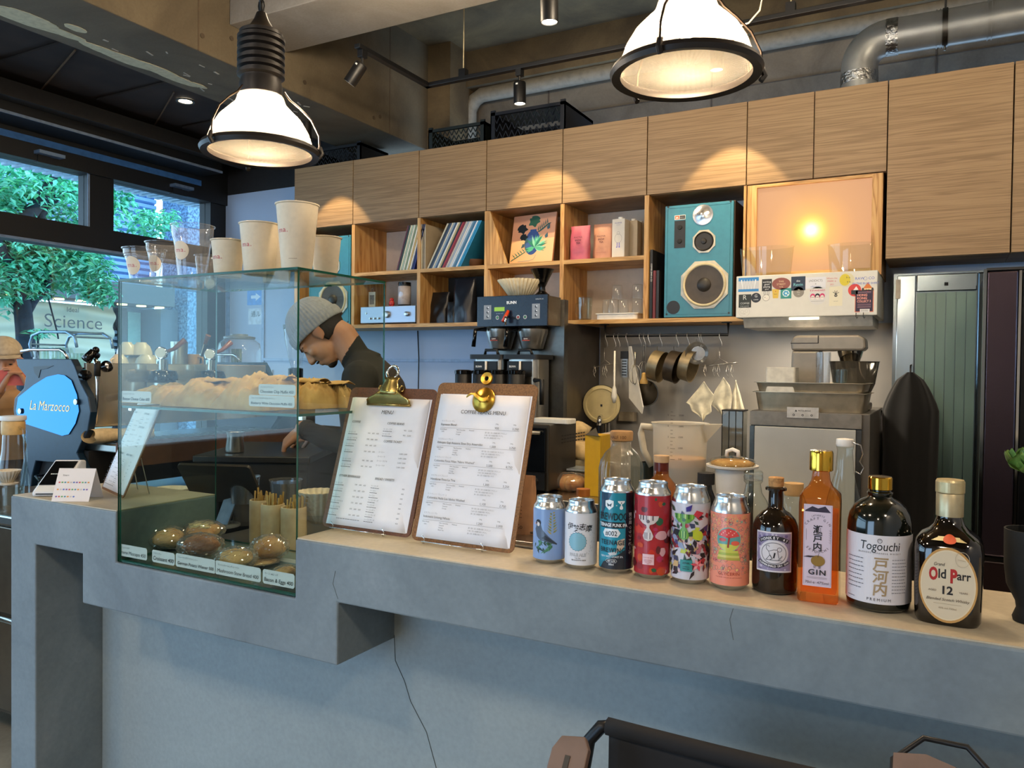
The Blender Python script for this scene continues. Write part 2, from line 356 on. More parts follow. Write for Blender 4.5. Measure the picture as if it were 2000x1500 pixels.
part('joint', G().bb(-3.082, -3.0785, 2.545, 2.552, 2.9, 3.6), M('#57493a', .9), bm_); part('joint', G().bb(-3.082, -3.0785, 4.0, 4.006, 2.9, 3.6), M('#57493a', .9), bm_)
yb0, yb1 = 2.73, 3.11
cb = struct('ceiling_beam_cross', G().bb(-3.079, 1.2, yb0, yb1, 3.09, 3.62), concrete('cross_beam', '#a0988c', '#8b8377', 2.4, c='#aaa296'), bev=.004)
struct('trim_2', G().bb(-3.079, 1.2, 4.62, 4.79, 3.36, 3.6), CONCW)   # haunch along the back wall
# right wall; unseen rear wall added, storefront opening narrowed to limit daylight
struct('wall_right', G().bb(1.2, 1.3, -3.2, 4.8, 0, 3.7), WALLG)
struct('wall_rear', G().bb(XW, 1.2, -3.3, -3.2, 2.5, 3.62).bb(-1.4, 1.2, -3.3, -3.2, 0, 2.5).bb(XW, -3.7, -3.3, -3.2, 0, 2.5), WALLG)
struct('wall_window', G().bb(XW-.12, XW, -3.2, 4.36, 0, .85), FRAME)
# --- window wall
win = struct('window_1', G().bb(XW-.10, XW+.02, -3.2, 4.3, 2.17, 2.32), FRAME)
hd = part('header', G().bb(XW-.1, XW+.04, -3.2, 4.3, 2.66, 3.06), FRAME, win)
for y0, y1 in ((3.19, 3.36), (4.155, 4.3), (.9, 1.05)): part('mullion', G().bb(XW-.1, XW+.02, y0, y1, 2.32, 2.66), FRAME, win)
part('mullion', G().bb(XW-.1, XW+.02, 4.13, 4.30, .85, 2.17), FRAME, win)
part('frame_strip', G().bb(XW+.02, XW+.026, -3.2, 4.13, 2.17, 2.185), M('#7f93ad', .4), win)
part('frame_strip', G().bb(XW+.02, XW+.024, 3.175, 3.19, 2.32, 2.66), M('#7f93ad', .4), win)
for a, b, c, d in ((-3.2, 3.19, 2.32, 2.66), (3.36, 4.155, 2.32, 2.66), (-3.2, 4.13, .85, 2.17)): part('pane', G().bb(XW-.045, XW-.035, a, b, c, d), CLEAR, win)
# roller channel and window stays under the dark ceiling
rail = struct('trim_3', G().bb(XW+.04, XW+.26, -3.2, 4.05, 2.83, 3.0), FRAME)
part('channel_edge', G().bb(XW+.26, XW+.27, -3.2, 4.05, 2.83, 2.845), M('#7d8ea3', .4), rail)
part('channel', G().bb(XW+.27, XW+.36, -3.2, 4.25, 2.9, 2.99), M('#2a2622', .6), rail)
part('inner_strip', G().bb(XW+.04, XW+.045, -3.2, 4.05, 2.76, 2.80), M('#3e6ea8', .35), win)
for y in (2.82, 3.78, 1.6):
    s = struct('window_stay', G().bb(XW+.02, XW+.10, y, y+.16, 2.70, 2.72), M('#8ea6c4', .35, .6), win); part('bracket', G().prism([(0, 0), (.12, 0), (.07, .05), (0, .05)], -.02, .02, Matrix.Translation((XW+.03, y+.02, 2.655)) @ Matrix.Rotation(pi/2, 4, 'Z') @ Matrix.Rotation(pi/2, 4, 'X')), FRAME, win)
# ============================================================= STREET
XF = -11.0
def fy(x, y=600): return at(x, y, X=XF).y
CREAMW = M('#b9bfa9', .8, ns=1.5, var=.03)
street = struct('street_ground', G().bb(-13, XW-.13, 0, 14, -.12, -.02), M('#6d7680', .9, var=.03))
fb = thing('shop_building', 'pale shop front with curved lettering across the street behind the tree', 'building', (XF, 7.5, 0))
def cw(u, v):
    y = 4.5+u*(fy(220)-4.5+.02); z = v*2.29; return (XF+.035*math.sin(z*24+1.6*math.sin(y*1.7))+.02*math.sin(z*9+y), y, z)
part('wavy_wall', G().grid(cw, 40, 90), CREAMW, fb, smooth=True, world=True)
part('canopy', G().bb(XF-.2, XF+.5, 4.5, fy(300), 2.33, 2.62), M('#4a5257', .7), fb, world=True)
for k in range(9): part('canopy_lamp', G().lathe([(.07, 0), (.07, .02)], 12, Tr(XF+.28, 5.6+k*.32, 2.31)), P('#fff0b0', emit=3), fb, world=True)
lt = D(); lt.text('Science', .19, 0, .27, '#3e4a4c', sx=1.08, bold=-.004); lt.text('Ideal', .17, .23, .10, '#3e4a4c')
pm = at(152, 642, X=XF); T_ = Matrix.Translation((.09, pm.y-7.8, pm.z)) @ Matrix.Rotation(pi/2, 4, 'Z') @ Matrix.Rotation(pi/2, 4, 'X')
lt.build('lettering', fb, T_)
# entrance with louvres and a door, then a dark pier
y0, y1, y2, y3, y4, y5 = fy(220), fy(250), fy(262), fy(276), fy(325), fy(395)
part('entrance_wall', G().bb(XF-.4, XF-.3, y0, y4, 0, 2.35), M('#7d8f96', .7), fb, world=True)
lv = part('louvre_frame', G().bb(XF-.28, XF-.22, y0+.02, y1-.05, .4, 2.0), M('#2b3a45', .6), fb, world=True)
for k in range(16): part('louvre', G().box((XF-.2, (y0+y1)/2, .5+k*.095), (.03, y1-y0-.1, .05)), M('#6f8896', .5), fb, world=True)
part('door', G().bb(XF-.25, XF-.15, y2, y3+.1, 0, 2.25), M('#9fc4bd', .2), fb, world=True)
part('door_frame', G().bb(XF-.25, XF-.1, y1-.04, y1+.06, 0, 2.3), M('#39434a', .5), fb, world=True)
part('dark_pier', G().bb(XF-.2, XF+.3, y3+.12, y4-.02, 0, 2.3), M('#5b6570', .7), fb, world=True)
cl = part('granite_column', G().bb(XF-.1, XF+.5, y4, fy(372), 0, 9), M('#7397b5', .7, ns=26, h2='#3d5a78', lo=.42, hi=.56), fb, world=True)
part('granite_column', G().bb(XF-.1, XF+.35, fy(372)+.03, fy(384), 0, 9), M('#8ab4d8', .5), fb, world=True)
for z in (1.2, 2.6, 3.6): part('stone_joint', G().bb(XF+.5, XF+.505, y4, fy(372), z, z+.02), M('#31506b', .8), cl, world=True)
part('pale_wall', G().bb(XF-.1, XF, fy(386), 12.5, 0, 9), M('#8fbce0', .6), fb, world=True)
# blue ribbed upper storey: each board a part
BL = M('#7fa6cf', .5, var=.02); BD = M('#16283a', .6)
part('upper_wall', G().bb(XF-.5, XF-.3, 4.5, y4, 2.62, 9), M('#4a76a8', .6), fb, world=True)
for k in range(22):
    z = 2.66+k*.098; part('board', G().prism([(0, 0), (.05, .02), (.05, .07), (0, .085)], 4.5, y4, Matrix.Translation((XF-.3, 0, z)) @ Matrix(((1, 0, 0, 0), (0, 0, 1, 0), (0, 1, 0, 0), (0, 0, 0, 1)))), BL, fb, world=True)
for k in range(9):
    z = 4.85+k*.22; part('louvre', G().bb(XF-.3, XF+.05, 4.5, y4, z, z+.07), BL if k else BD, fb, world=True)
part('recess', G().bb(XF-.31, XF-.295, 4.5, y4, 4.8, 8), BD, fb, world=True)
# slatted soffit of this building over the pavement
so = thing('slatted_soffit', 'slatted white soffit over the pavement outside the upper windows', 'soffit', (-6, 3, 3.0))
part('backing', G().bb(-6.84, -5.05, 0, 9, 3.12, 3.16), M('#10161c', .8), so, world=True)
for k in range(92): 
    y = .3+k*.085; part('slat', G().bb(-6.84, -5.05, y, y+.04, 3.06, 3.10), M('#9db8cc', .6), so, world=True)
# ------------------------------------------------------------- street tree
XT = -7.7
tree = thing('street_tree', 'leafy green street tree with a dark forked trunk outside the window', 'tree', (XT, at(50, 690, X=XT).y, 0))
BARK = M('#1c2c38', .9, ns=40, var=.12, bump=.5)
def tp(x, y, X=XT): return at(x, y, X=X)
tg = G(); b0 = tp(52, 690)
tg.tube([(b0.x, b0.y, 0), (b0.x, b0.y+.01, .8), b0, tp(48, 640), tp(44, 600), tp(36, 560), tp(20, 520), tp(-10, 470), tp(-60, 380)], [.11, .10, .088, .082, .08, .07, .065, .06, .05], 10)
tg.tube([tp(46, 610), tp(66, 585), tp(90, 565), tp(100, 510), tp(92, 470), tp(80, 420), tp(120, 380)], [.07, .045, .04, .04, .035, .04, .02], 8)
tg.tube([tp(15, 470, -7.7), tp(60, 415, -7.7), tp(85, 385, -7.7), tp(100, 350, -7.7), tp(150, 300, -7.7)], [.09, .07, .06, .04, .02], 8)
tg.tube([tp(85, 395, -7.7), tp(120, 380, -7.7), tp(150, 374, -7.7)], [.04, .025, .01], 6)
part('trunk', tg, BARK, tree, world=True, smooth=2)
lg = G()
LEAF = [M('#84ecc8', .45, ns=3, h2='#3fae88', lo=.35, hi=.6), M('#8fe6c6', .4, plain=1), M('#2f8f63', .5, plain=1), M('#6fcf8f', .5, plain=1)]
def leaves(cx, cy, X, rx, ry, n, sz):
    "clump of folded leaves in a ball round the photo point"
    c = at(cx, cy, X=X); s = (c-Vector((0, 0, HC))).length/FPX
    for _ in range(n):
        while True:
            q = Vector((R.uniform(-1, 1), R.uniform(-1, 1), R.uniform(-1, 1)))
            if .3 < q.length < 1: break
        p = c+Vector((q.x*rx*s*.8, q.y*rx*s*1.0, q.z*ry*s)); a = R.uniform(0, 2*pi); t = R.uniform(-.9, .1)
        d = Vector((math.cos(a)*math.cos(t), math.sin(a)*math.cos(t), math.sin(t))); w = d.cross(Vector((R.uniform(-.5, .5), R.uniform(-.5, .5), 1))).normalized()
        L_ = sz*R.uniform(.7, 1.2); k = w.cross(d)*.12*L_
        lg.mi = R.choices((0, 1, 2, 3), (5, 3, 3, 2))[0]
        lg.add([p, p+d*L_*.45+w*L_*.2+k, p+d*L_, p+d*L_*.45-w*L_*.2+k, p+d*L_*.5], [(0, 1, 4), (1, 2, 4), (2, 3, 4), (3, 0, 4)])
R.seed(3)
for a in ((30, 360, -7.8, 90, 45, 900, .11), (110, 385, -7.9, 70, 55, 900, .10), (-20, 420, -7.9, 60, 60, 500, .11), (235, 375, -7.9, 26, 40, 380, .09), (290, 440, -8.0, 36, 32, 420, .09), (330, 425, -8.2, 20, 16, 130, .08),
          (60, 500, -7.7, 60, 40, 700, .10), (120, 505, -7.7, 60, 45, 950, .10), (165, 530, -7.8, 50, 45, 850, .10), (15, 550, -7.7, 50, 40, 600, .10), (70, 556, -7.8, 40, 24, 380, .10), (195, 570, -7.8, 30, 24, 280, .09), (40, 470, -7.9, 80, 40, 700, .1), (-40, 560, -7.8, 60, 60, 500, .1), (150, 470, -7.9, 45, 35, 500, .1),
          (210, 430, -7.9, 30, 25, 150, .09)): leaves(*a)
part('foliage', lg, LEAF, tree, world=True, kind='stuff')
for x, y, k in ((30, 660, 0), (275, 640, 1)):
    pass
gd = G(); gd.tube([tp(95, 585), tp(112, 650), tp(114, 662)], .008, 5); part('tie_wire', gd, BARK, tree, world=True)
sh = thing('street_shrub', 'small leafy potted shrub on the pavement beside the tree trunk', 'shrub', tp(75, 760, -7.0))
lg = G(); leaves(74, 650, -7.0, 20, 9, 50, .08); leaves(0, 680, -7.0, 12, 16, 60, .08); part('leaf_cluster', lg, LEAF, sh, world=True, kind='stuff'); part('stem', G().tube([tp(75, 760, -7.0), tp(74, 650, -7.0)], .01, 6), BARK, sh, world=True)
# ============================================================= COUNTER (concrete bench with a notch for the glass case)
YF, YB, YP = 1.272, 1.588, 1.47
A = -2.303; B = 1.2
outline = [(A, 0), (A+.119, 0), (A+.119, .925), (-1.974, .925), (-1.974, .795), (-1.104, .795), (-1.104, .929), (B, .929), (B, 1.05), (-1.224, 1.05), (-1.224, .92), (-1.836, .92), (-1.836, 1.05), (A, 1.05)]
MXZ = Matrix(((1, 0, 0, 0), (0, 0, 1, 0), (0, 1, 0, 0), (0, 0, 0, 1)))
ct = thing('service_counter', 'long grey plaster service counter with a pale top and a stepped notch', 'counter', (-.5, 1.4, 0))
part('counter_body', G().prism(outline, YF, YB, MXZ), PLASTER, ct, world=True, bev=.004)
part('counter_top', G().bb(A+.004, -1.838, YF+.004, YB-.002, 1.05, 1.0525), TOPM, ct, world=True); part('counter_top', G().bb(-1.222, B, YF+.004, YB-.002, 1.05, 1.0525), TOPM, ct, world=True)
part('front_panel', G().bb(A+.12, B, YP, YP+.03, 0, .93), concrete('panel_paint', '#a2b0b4', '#98a6ab', 1.5, .7), ct, world=True)
for pts in (((770, 1240), (772, 1290), (790, 1330), (802, 1370), (833, 1430), (852, 1500)),):
    part('crack', G().tube([at(*p, Y=YP-.0005) for p in pts], .0009, 4), M('#4d5658', .9), ct, world=True)
for pts in (((655, 1115), (650, 1140), (660, 1170)), ((1432, 1188), (1425, 1210), (1432, 1250))):
    part('crack', G().tube([at(*p, Y=YF-.0003) for p in pts], .0005, 4), M('#5d6668', .9), ct, world=True)
# ============================================================= WALL CABINETS AND OPEN SHELVES
YC = 3.95; ZB, ZD, ZT = 1.676, 2.342, 2.75
XS = [-3.83, -3.325, -2.811, -2.334, -1.848, -1.3625, -.853, -.543, -.229, .253, .75]
cat = 'plain oak wall cabinet door'
descr = ['at the far left end of the row beside the white wall', 'with a warm pool of light over its lower left corner, second from the window', 'above the thin row of records in the open shelf', 'above the dark record cubby', 'above the leaf print, lit at its right edge', 'above the shelf of tea pouches and cartons', 'above the turquoise speaker beside the glowing lamp box', 'narrow one above the left half of the glowing lamp box', 'narrow one under the bend of the metal duct']
ply = PLY
for i in range(9):
    x0, x1 = XS[i], XS[i+1]
    if i == 0: nm = 'oak wall cabinet nearest the window wall, end of the row'
    t = thing('wall_cabinet', ('narrow ' if i > 6 else '')+'oak-veneered wall cabinet '+['at the window end of the row', 'directly above the framed amplifier cubby with its few records', 'directly above the crowded record cubby', 'directly above the leaf-print cubby', 'directly above the tea-pouch cubby', 'directly above the turquoise speaker by the lamp box', 'above the left half of the glowing panel', 'above the right half of the glowing panel', ''][i], 'cabinet', ((x0+x1)/2, 4.1, ZD))
    if i == 0: t['label'] = 'oak-veneered wall cabinet at the window end of the row, above the half-hidden speaker'
    if i == 1: t['label'] = 'oak-veneered wall cabinet above the amplifier and thin row of records'
    if i == 2: t['label'] = 'oak-veneered wall cabinet above the crowded record cubby'
    if i == 3: t['label'] = 'oak-veneered wall cabinet above the cubby with the leaf print'
    if i == 4: t['label'] = 'oak-veneered wall cabinet above the cubby of tea pouches'
    if i == 5: t['label'] = 'oak-veneered wall cabinet above the fully visible turquoise speaker'
    if i == 6: t['label'] = 'narrow oak-veneered wall cabinet above the left half of the glowing panel'
    if i == 7: t['label'] = 'narrow oak-veneered wall cabinet above the right half of the glowing panel, under the duct'
    if i == 8:
        t['label'] = 'tall oak-veneered cabinet above the steel door frame, right of the glowing panel'
    zb = 1.945 if i == 8 else ZD
    t['group'] = 'oak wall cabinets along the back wall'
    part('body', G().bb(x0+.001, x1-.001, YC+.02, 4.295, zb, ZT-.002), OAK, t, world=True)
    part('door', G().bb(x0+.0025, x1-.0025, YC, YC+.019, zb+.001, ZT), OAK, t, world=True, bev=.001)
t = thing('wall_cabinet', 'oak-veneered cabinet at the right edge of the picture, beyond the tall cabinet', 'cabinet', (.5, 4.1, 1.95)); t['group'] = 'oak wall cabinets along the back wall'
part('body', G().bb(.254, .75, YC+.02, 4.295, 1.945, ZT), OAK, t, world=True); part('door', G().bb(.256, .748, YC, YC+.019, 1.946, ZT), OAK, t, world=True, bev=.001)
# open plywood shelves under the doors
sh = thing('plywood_shelf', 'open plywood shelf unit of cubbies under the oak cabinets', 'shelf', (-2.5, 4.1, ZB))
part('bottom_board', G().bb(-3.83, -.853, YC+.004, 4.295, ZB, ZB+.022), PLY, sh, world=True)
for k, x in enumerate((-3.83, -3.325, -2.811, -2.334, -1.848, -1.3625)): part('upright', G().bb(x-.012 if k else x, x+.012 if k else x+.024, YC+.006, 4.295, ZB+.022, ZD), PLYV, sh, world=True)
part('upright', G().bb(-.865, -.853, YC+.006, 4.295, ZB+.022, ZD), PLYV, sh, world=True)
for a, b in ((-3.313, -2.823), (-2.799, -2.346), (-2.322, -1.86), (-1.836, -1.3745)): part('shelf_board', G().bb(a, b, YC+.006, 4.295, 2.008, 2.03), PLY, sh, world=True)
part('angled_side', G().prism([(0, 0), (.13, 0), (.012, .31), (0, .31)], 0, .012, Matrix.Translation((-2.322, YC+.004, 2.03)) @ MXZ), PLYV, sh, world=True)
part('angled_side', G().prism([(0, 0), (.07, 0), (.012, .30), (0, .30)], 0, .012, Matrix.Translation((-2.322, YC+.004, 1.70)) @ MXZ), PLYV, sh, world=True)
part('back_board', G().bb(-3.80, -1.38, 4.285, 4.294, ZB+.03, ZD-.003), M('#c9c0b6', .7, var=.02), sh, world=True)
bk_ = part('back_board', G().bb(-2.80, -2.34, 4.27, 4.285, ZB+.03, ZD-.003), BLACKM, sh, world=True)
# glowing lamp box
XA, XB_ = -.845, -.243; ZA = 1.908
lb = thing('lamp_box', 'plywood-framed light box with a glowing orange-pink panel', 'lamp', ((XA+XB_)/2, 4.1, ZA))
fr = PLYV
part('frame_side', G().bb(XA, XA+.045, YC-.004, 4.29, ZA-.03, ZD-.006), fr, lb, world=True, bev=.001); part('frame_side', G().bb(XB_-.045, XB_, YC-.004, 4.29, ZA-.032, ZD-.006), fr, lb, world=True)
part('frame_top', G().bb(XA+.045, XB_-.045, YC-.004, 4.29, ZD-.02, ZD-.006), PLY, lb, world=True); part('frame_sill', G().bb(XA+.045, XB_-.045, YC-.004, 4.29, ZA-.03, ZA), PLY, lb, world=True)
g_ = M('#d99a70', .5, plain=1).copy(); g_.name = 'diffuser_acrylic'; n = g_.node_tree.nodes; L = g_.node_tree.links; b = n['Principled BSDF']
cx_, cz_ = at(1585, 450, Y=YC+.03).x, at(1585, 450, Y=YC+.03).z
tc2 = n.new('ShaderNodeTexCoord'); vm = n.new('ShaderNodeVectorMath'); vm.operation = 'DISTANCE'; vm.inputs[1].default_value = (cx_-(XA+XB_)/2, YC+.012-4.1, cz_-ZA)
L.new(tc2.outputs['Object'], vm.inputs[0]); r_ = n.new('ShaderNodeValToRGB'); L.new(vm.outputs['Value'], r_.inputs[0]); r_.color_ramp.interpolation = 'B_SPLINE'
e = r_.color_ramp.elements; e[0].position = 0; e[0].color = (3, 2.6, 1.6, 1); e[1].position = .45; e[1].color = (.50, .24, .12, 1)
for p_, c_ in ((.022, (1.3, 1.15, .55, 1)), (.045, (1.1, .68, .05, 1)), (.085, (.82, .40, .12, 1)), (.2, (.66, .32, .14, 1))): q = e.new(p_); q.color = c_
L.new(r_.outputs[0], b.inputs['Emission Color']); b.inputs['Emission Strength'].default_value = .9; b.inputs['Base Color'].default_value = lin('#3a2a20')
part('diffuser', G().bb(XA+.045, XB_-.045, YC+.012, YC+.02, ZA, ZD-.02), g_, lb, world=True)
light('lamp_box_glow', 'POINT', (cx_, YC-.06, cz_), 1.5, (1, .55, .25), .04)
# white air conditioner style box with stickers
p0, p1 = at(1438, 540, Y=3.80), at(1715, 620, Y=3.80)
HX0, HX1, HZ0, HZ1, HY = -.875, -.262, 1.66, 1.872, 3.80
hb = thing('range_hood', 'white box hood covered in stickers, above the ice maker', 'hood', ((HX0+HX1)/2, HY+.2, HZ0))
a0 = at(1438, 540, Y=HY); a1 = at(1714, 527, Y=HY); a2 = at(1714, 614, Y=HY); a3 = at(1437, 622, Y=HY)
HX0, HX1, HZ0, HZ1 = (a0.x+a3.x)/2, (a1.x+a2.x)/2, (a2.z+a3.z)/2-.0, (a0.z+a1.z)/2
part('casing', G().bb(HX0, HX1, HY, 4.25, HZ0, HZ1), M('#d9d6cb', .35, var=.01), hb, world=True, bev=.004)
part('underside_lip', G().prism([(0, 0), (.40, 0), (.36, -.045), (.03, -.045)], HX0+.03, HX1-.02, Matrix(((0, 0, 1, 0), (1, 0, 0, HY+.02), (0, 1, 0, HZ0), (0, 0, 0, 1)))), M('#bdb9ae', .4), hb, world=True)
part('lamp_strip', G().bb(HX0+.24, HX0+.37, HY+.02, HY+.025, HZ0-.013, HZ0-.002), P('#fff6dd', emit=2.2), hb, world=True)
for x in (HX1-.085, HX1-.055): part('hook', G().tube([(x, HY-.003, HZ0+.012), (x, HY-.008, HZ0-.005), (x+.004, HY-.012, HZ0-.014), (x+.008, HY-.014, HZ0-.008)], .0016, 6), BLACK, hb, world=True)
light('hood_lamp_light', 'AREA', (HX0+.3, HY+.12, HZ0-.05), 4, (1, .86, .68), .12, (HX0+.3, HY+.12, 0))
# stickers (flat print on the hood); coordinates are metres from the hood's lower-left corner
def stick(name, x, y, w, h, draw, label=None):
    d = D(.0002); draw(d, w, h); o = d.build(name, hb, VF(HX0+x-hb.location.x, HY-.0006-hb.location.y, HZ0+y-hb.location.z)); return o
HW, HH = HX1-HX0, HZ1-HZ0
def SX(px): return (px-1438)/277*HW
def sb(bgc, *tx):
    def f(d, w, h):
        d.rect(-w/2, -h/2, w/2, h/2, bgc)
        for t, y, s, c in tx: d.text(t, 0, y*h, s*h, c)
    return f
def sc(bgc, *tx):
    def f(d, w, h):
        d.disc(0, 0, w/2, bgc, h/2, 24)
        for t, y, s, c in tx: d.text(t, 0, y*h, s*h, c)
    return f
def blue(d, w, h):
    d.rect(-w/2, -h/2, w/2, h/2, '#c4c8cc'); d.rect(-w/2, h*.25, w/2, h/2, '#2f86c8'); d.rect(-w/2, -h/2, w/2, -h*.32, '#2f86c8')
    d.line([(-w*.35+i*w*.07, (-.32 if i % 2 else .35)*h) for i in range(11)], h*.08, '#eef2f4')
def rabbit(d, w, h):
    d.disc(0, -h*.15, w*.42, '#e6e2d6', h*.3); d.ring(0, -h*.15, w*.42, .0012, '#3a3a3a', h*.3)
    for s in (-.2, .25): d.ring(w*s, h*.3, w*.1, .0012, '#3a3a3a', h*.2)
    d.disc(-w*.15, -h*.12, .0018, '#222222'); d.disc(w*.1, -h*.2, .0012, '#c06060')
def faces(d, w, h):
    d.disc(0, 0, w/2, '#d6d4d0', h/2, 28); d.text('II STANDARD', 0, h*.25, h*.13, '#c0486a', bold=.02)
    for i, c in enumerate(('#d04070', '#20242c', '#d04070')):
        x = (i-1)*w*.26; d.disc(x, -h*.02, w*.14, c, h*.15); d.disc(x, -h*.09, w*.10, '#e8ddd6', h*.12); d.line([(x-w*.08, -h*.08), (x+w*.08, -h*.08)], .0015, '#333333')
    d.line([(-w*.35, -h*.3), (w*.35, -h*.3)], .001, '#777777')
def face2(d, w, h):
    d.disc(0, -h*.1, w*.3, '#ead8a8', h*.36); d.poly([(-w*.42, 0), (0, h*.5), (w*.42, 0)], '#d9772e'); d.disc(-w*.42, -.1*h, w*.1, '#3b3230', h*.16); d.disc(w*.42, -.1*h, w*.1, '#3b3230', h*.16)
    d.disc(-.1*w, -.08*h, .0014, '#222222'); d.disc(.1*w, -.08*h, .0014, '#222222'); d.disc(0, -.25*h, .002, '#c03028')
def redc(d, w, h): d.disc(0, 0, w/2, '#d8403a', h/2); d.rect(-w*.26, -h*.34, w*.26, 0, '#20242a'); d.poly([(-w*.1, 0), (w*.3, 0), (w*.12, h*.3)], '#f0e6e0')
def radish(d, w, h):
    d.rect(-w/2, -h/2, w/2, h/2, '#e3dcc0'); d.disc(0, h*.03, w*.13, '#1e1e1e', w*.11); d.rect(-w*.1, h*.02, w*.1, h*.04, '#e3dcc0')
    for a in (.5, 1.2, 1.9, 2.5): d.line([(0, h*.1), (w*.28*math.cos(a), h*.1+w*.3*math.sin(a))], .0022, '#1e1e1e')
    d.text('ONE DAY', 0, -h*.28, h*.05, '#777777')
def hk(d, w, h):
    d.rect(-w/2, -h/2, w/2, h/2, '#e08060'); d.rect(-w*.46, -h*.47, w*.46, h*.47, '#2a1736')
    for t, y in (('HONG', .22), ('KONG', .08), ('COLLECT 3', -.06)): d.text(t, -w*.38, y*h, h*.14, '#eaa090', 'l', bold=.03, sx=.8 if len(t) > 5 else 1)
    for y in (.41, .37, -.14, -.19, -.25, -.29): d.line([(-w*.36, y*h), (w*.36, y*h)], .0012, '#b58a96')
    d.rect(-w*.22, -h*.52, w*.3, -h*.36, '#e8e6e2')
    for i in range(9): d.line([(-w*.15+i*w*.045, -h*.48), (-w*.15+i*w*.045, -h*.39)], .001 if i % 2 else .0006, '#333333')
for nm, px, y, w, h, f in (('sticker', 1464, .79, .094, .066, blue), ('sticker', 1502, .76, .045, .056, sb('#1c1c1e', ('working', .2, .2, '#eeeeee'), ('good', .0, .2, '#eeeeee'), ('playing', -.2, .2, '#eeeeee'), ('good', -.38, .14, '#eeeeee'))),
    ('sticker', 1531, .78, .082, .056, sc('#8e4f45', ('THIS', .12, .2, '#e6c79a'), ('STREET', -.12, .22, '#e6c79a'), ('TIME', -.32, .16, '#e6c79a'))), ('sticker', 1565, .77, .062, .064, sb('#1b3048', ('the', .12, .2, '#e4ecf0'), ('Revin', -.18, .3, '#7fd0d8'))),
    ('sticker', 1599, .77, .086, .052, sb('#dcdde2', ('(ADDICT)', .1, .26, '#5d6068'), ('o', -.14, .2, '#333333'), ('coffee roasters', -.36, .14, '#5b7ab0'))), ('sticker', 1630, .79, .05, .05, sb('#dbd5cb', ('Where the', .2, .2, '#c94a50'), ('PARK is', -.06, .22, '#c94a50'), ('2021', -.34, .18, '#c94a50'))),
    ('sticker', 1658, .81, .062, .062, lambda d, w, h: (d.disc(0, 0, w/2, '#d8d0a8', h/2), d.disc(-w*.12, 0, w*.36, '#ddc832', h*.42), d.text('h o', .1*w, .1*h, h*.2, '#333333'), d.text('y a.', .15*w, -.2*h, h*.2, '#333333'))),
    ('sticker', 1693, .80, .078, .03, lambda d, w, h: (d.text('RAW', -w*.3, 0, h*.55, '#4a66c0'), d.ring(-w*.02, h*.15, h*.25, .001, '#4a66c0'), d.text('CO', w*.3, 0, h*.55, '#4a66c0'), d.text('IN THE BLUE SHIRT', 0, -h*.7, h*.42, '#4a66c0'))),
    ('sticker', 1457, .40, .058, .062, sb('#1b2420', ('COFFEE', -.25, .2, '#cfd4d0'), ('R', .1, .5, '#cfd4d0'), ('brew counter', -.42, .12, '#cfd4d0'))), ('sticker', 1480, .47, .046, .046, sc('#18202c', ('G', .05, .4, '#e4e8ea'), ('COFFEE', -.25, .14, '#e4e8ea'))),
    ('sticker', 1501, .50, .036, .05, rabbit), ('sticker', 1520, .55, .032, .042, lambda d, w, h: (d.poly([(-w*.5, h/2), (w*.5, h/2), (w*.36, -h/2), (-w*.36, -h/2)], '#dcb848'), d.text('beer', 0, -h*.1, h*.2, '#8a6a20'), d.disc(0, h*.25, .002, '#c03c28'))),
    ('sticker', 1541, .55, .048, .048, lambda d, w, h: (d.rect(-w/2, -h/2, w/2, h/2, '#2f8f88'), d.disc(0, 0, w*.33, '#d9eef0'), *[d.disc(w*.18*math.cos(k), w*.18*math.sin(k), w*.09, '#3aa0d0') for k in range(6)])), ('sticker', 1566, .57, .048, .048, sc('#8d867c', ('dia', .16, .18, '#cfc9be'), ('blue', -.06, .18, '#cfc9be'), ('co', -.26, .18, '#cfc9be'))),
    ('sticker', 1603, .47, .078, .082, faces), ('sticker', 1638, .45, .055, .088, radish), ('sticker', 1673, .57, .054, .056, redc), ('sticker', 1697, .60, .046, .054, face2), ('sticker', 1691, .32, .076, .098, hk),
    ('sticker', 1456, .14, .05, .044, lambda d, w, h: (d.ring(0, 0, w/2, .0008, '#a9a59a', h/2), d.ring(-.01, 0, .008, .0008, '#a9a59a'), d.ring(.01, .004, .007, .0008, '#a9a59a'), d.text('cafe', 0, -.012, .008, '#a9a59a')))):
    stick(nm, SX(px), y*HH, w, h, f)
# ============================================================= LAMPS, TRACK, DUCT, CRATES
def emis(name, h, s):
    return P(h, emit=s)
SHADE = bpy.data.materials.new('ribbed_lamp_glass'); SHADE.use_nodes = True; n = SHADE.node_tree.nodes; L = SHADE.node_tree.links; n.remove(n['Principled BSDF'])
tr = n.new('ShaderNodeBsdfTransparent'); tl = n.new('ShaderNodeBsdfTranslucent'); gl = n.new('ShaderNodeBsdfGlossy'); a_ = n.new('ShaderNodeMixShader'); b_ = n.new('ShaderNodeMixShader')
tr.inputs[0].default_value = (1, .97, .92, 1); tl.inputs[0].default_value = (.95, .86, .70, 1); gl.inputs['Roughness'].default_value = .15; a_.inputs[0].default_value = .10; b_.inputs[0].default_value = .08
L.new(tr.outputs[0], a_.inputs[1]); L.new(tl.outputs[0], a_.inputs[2]); L.new(a_.outputs[0], b_.inputs[1]); L.new(gl.outputs[0], b_.inputs[2]); L.new(b_.outputs[0], n['Material Output'].inputs[0])
LENS = SHADE.copy(); LENS.node_tree.nodes['Transparent BSDF'].inputs[0].default_value = (.62, .56, .48, 1); LENS.name = 'ribbed_lamp_lens'; [setattr(q.inputs[0], 'default_value', .025) for q in LENS.node_tree.nodes if q.type == 'MIX_SHADER' and abs(q.inputs[0].default_value-.10) < .001]
IRON = M('#211d1b', .45, .3, var=.03)
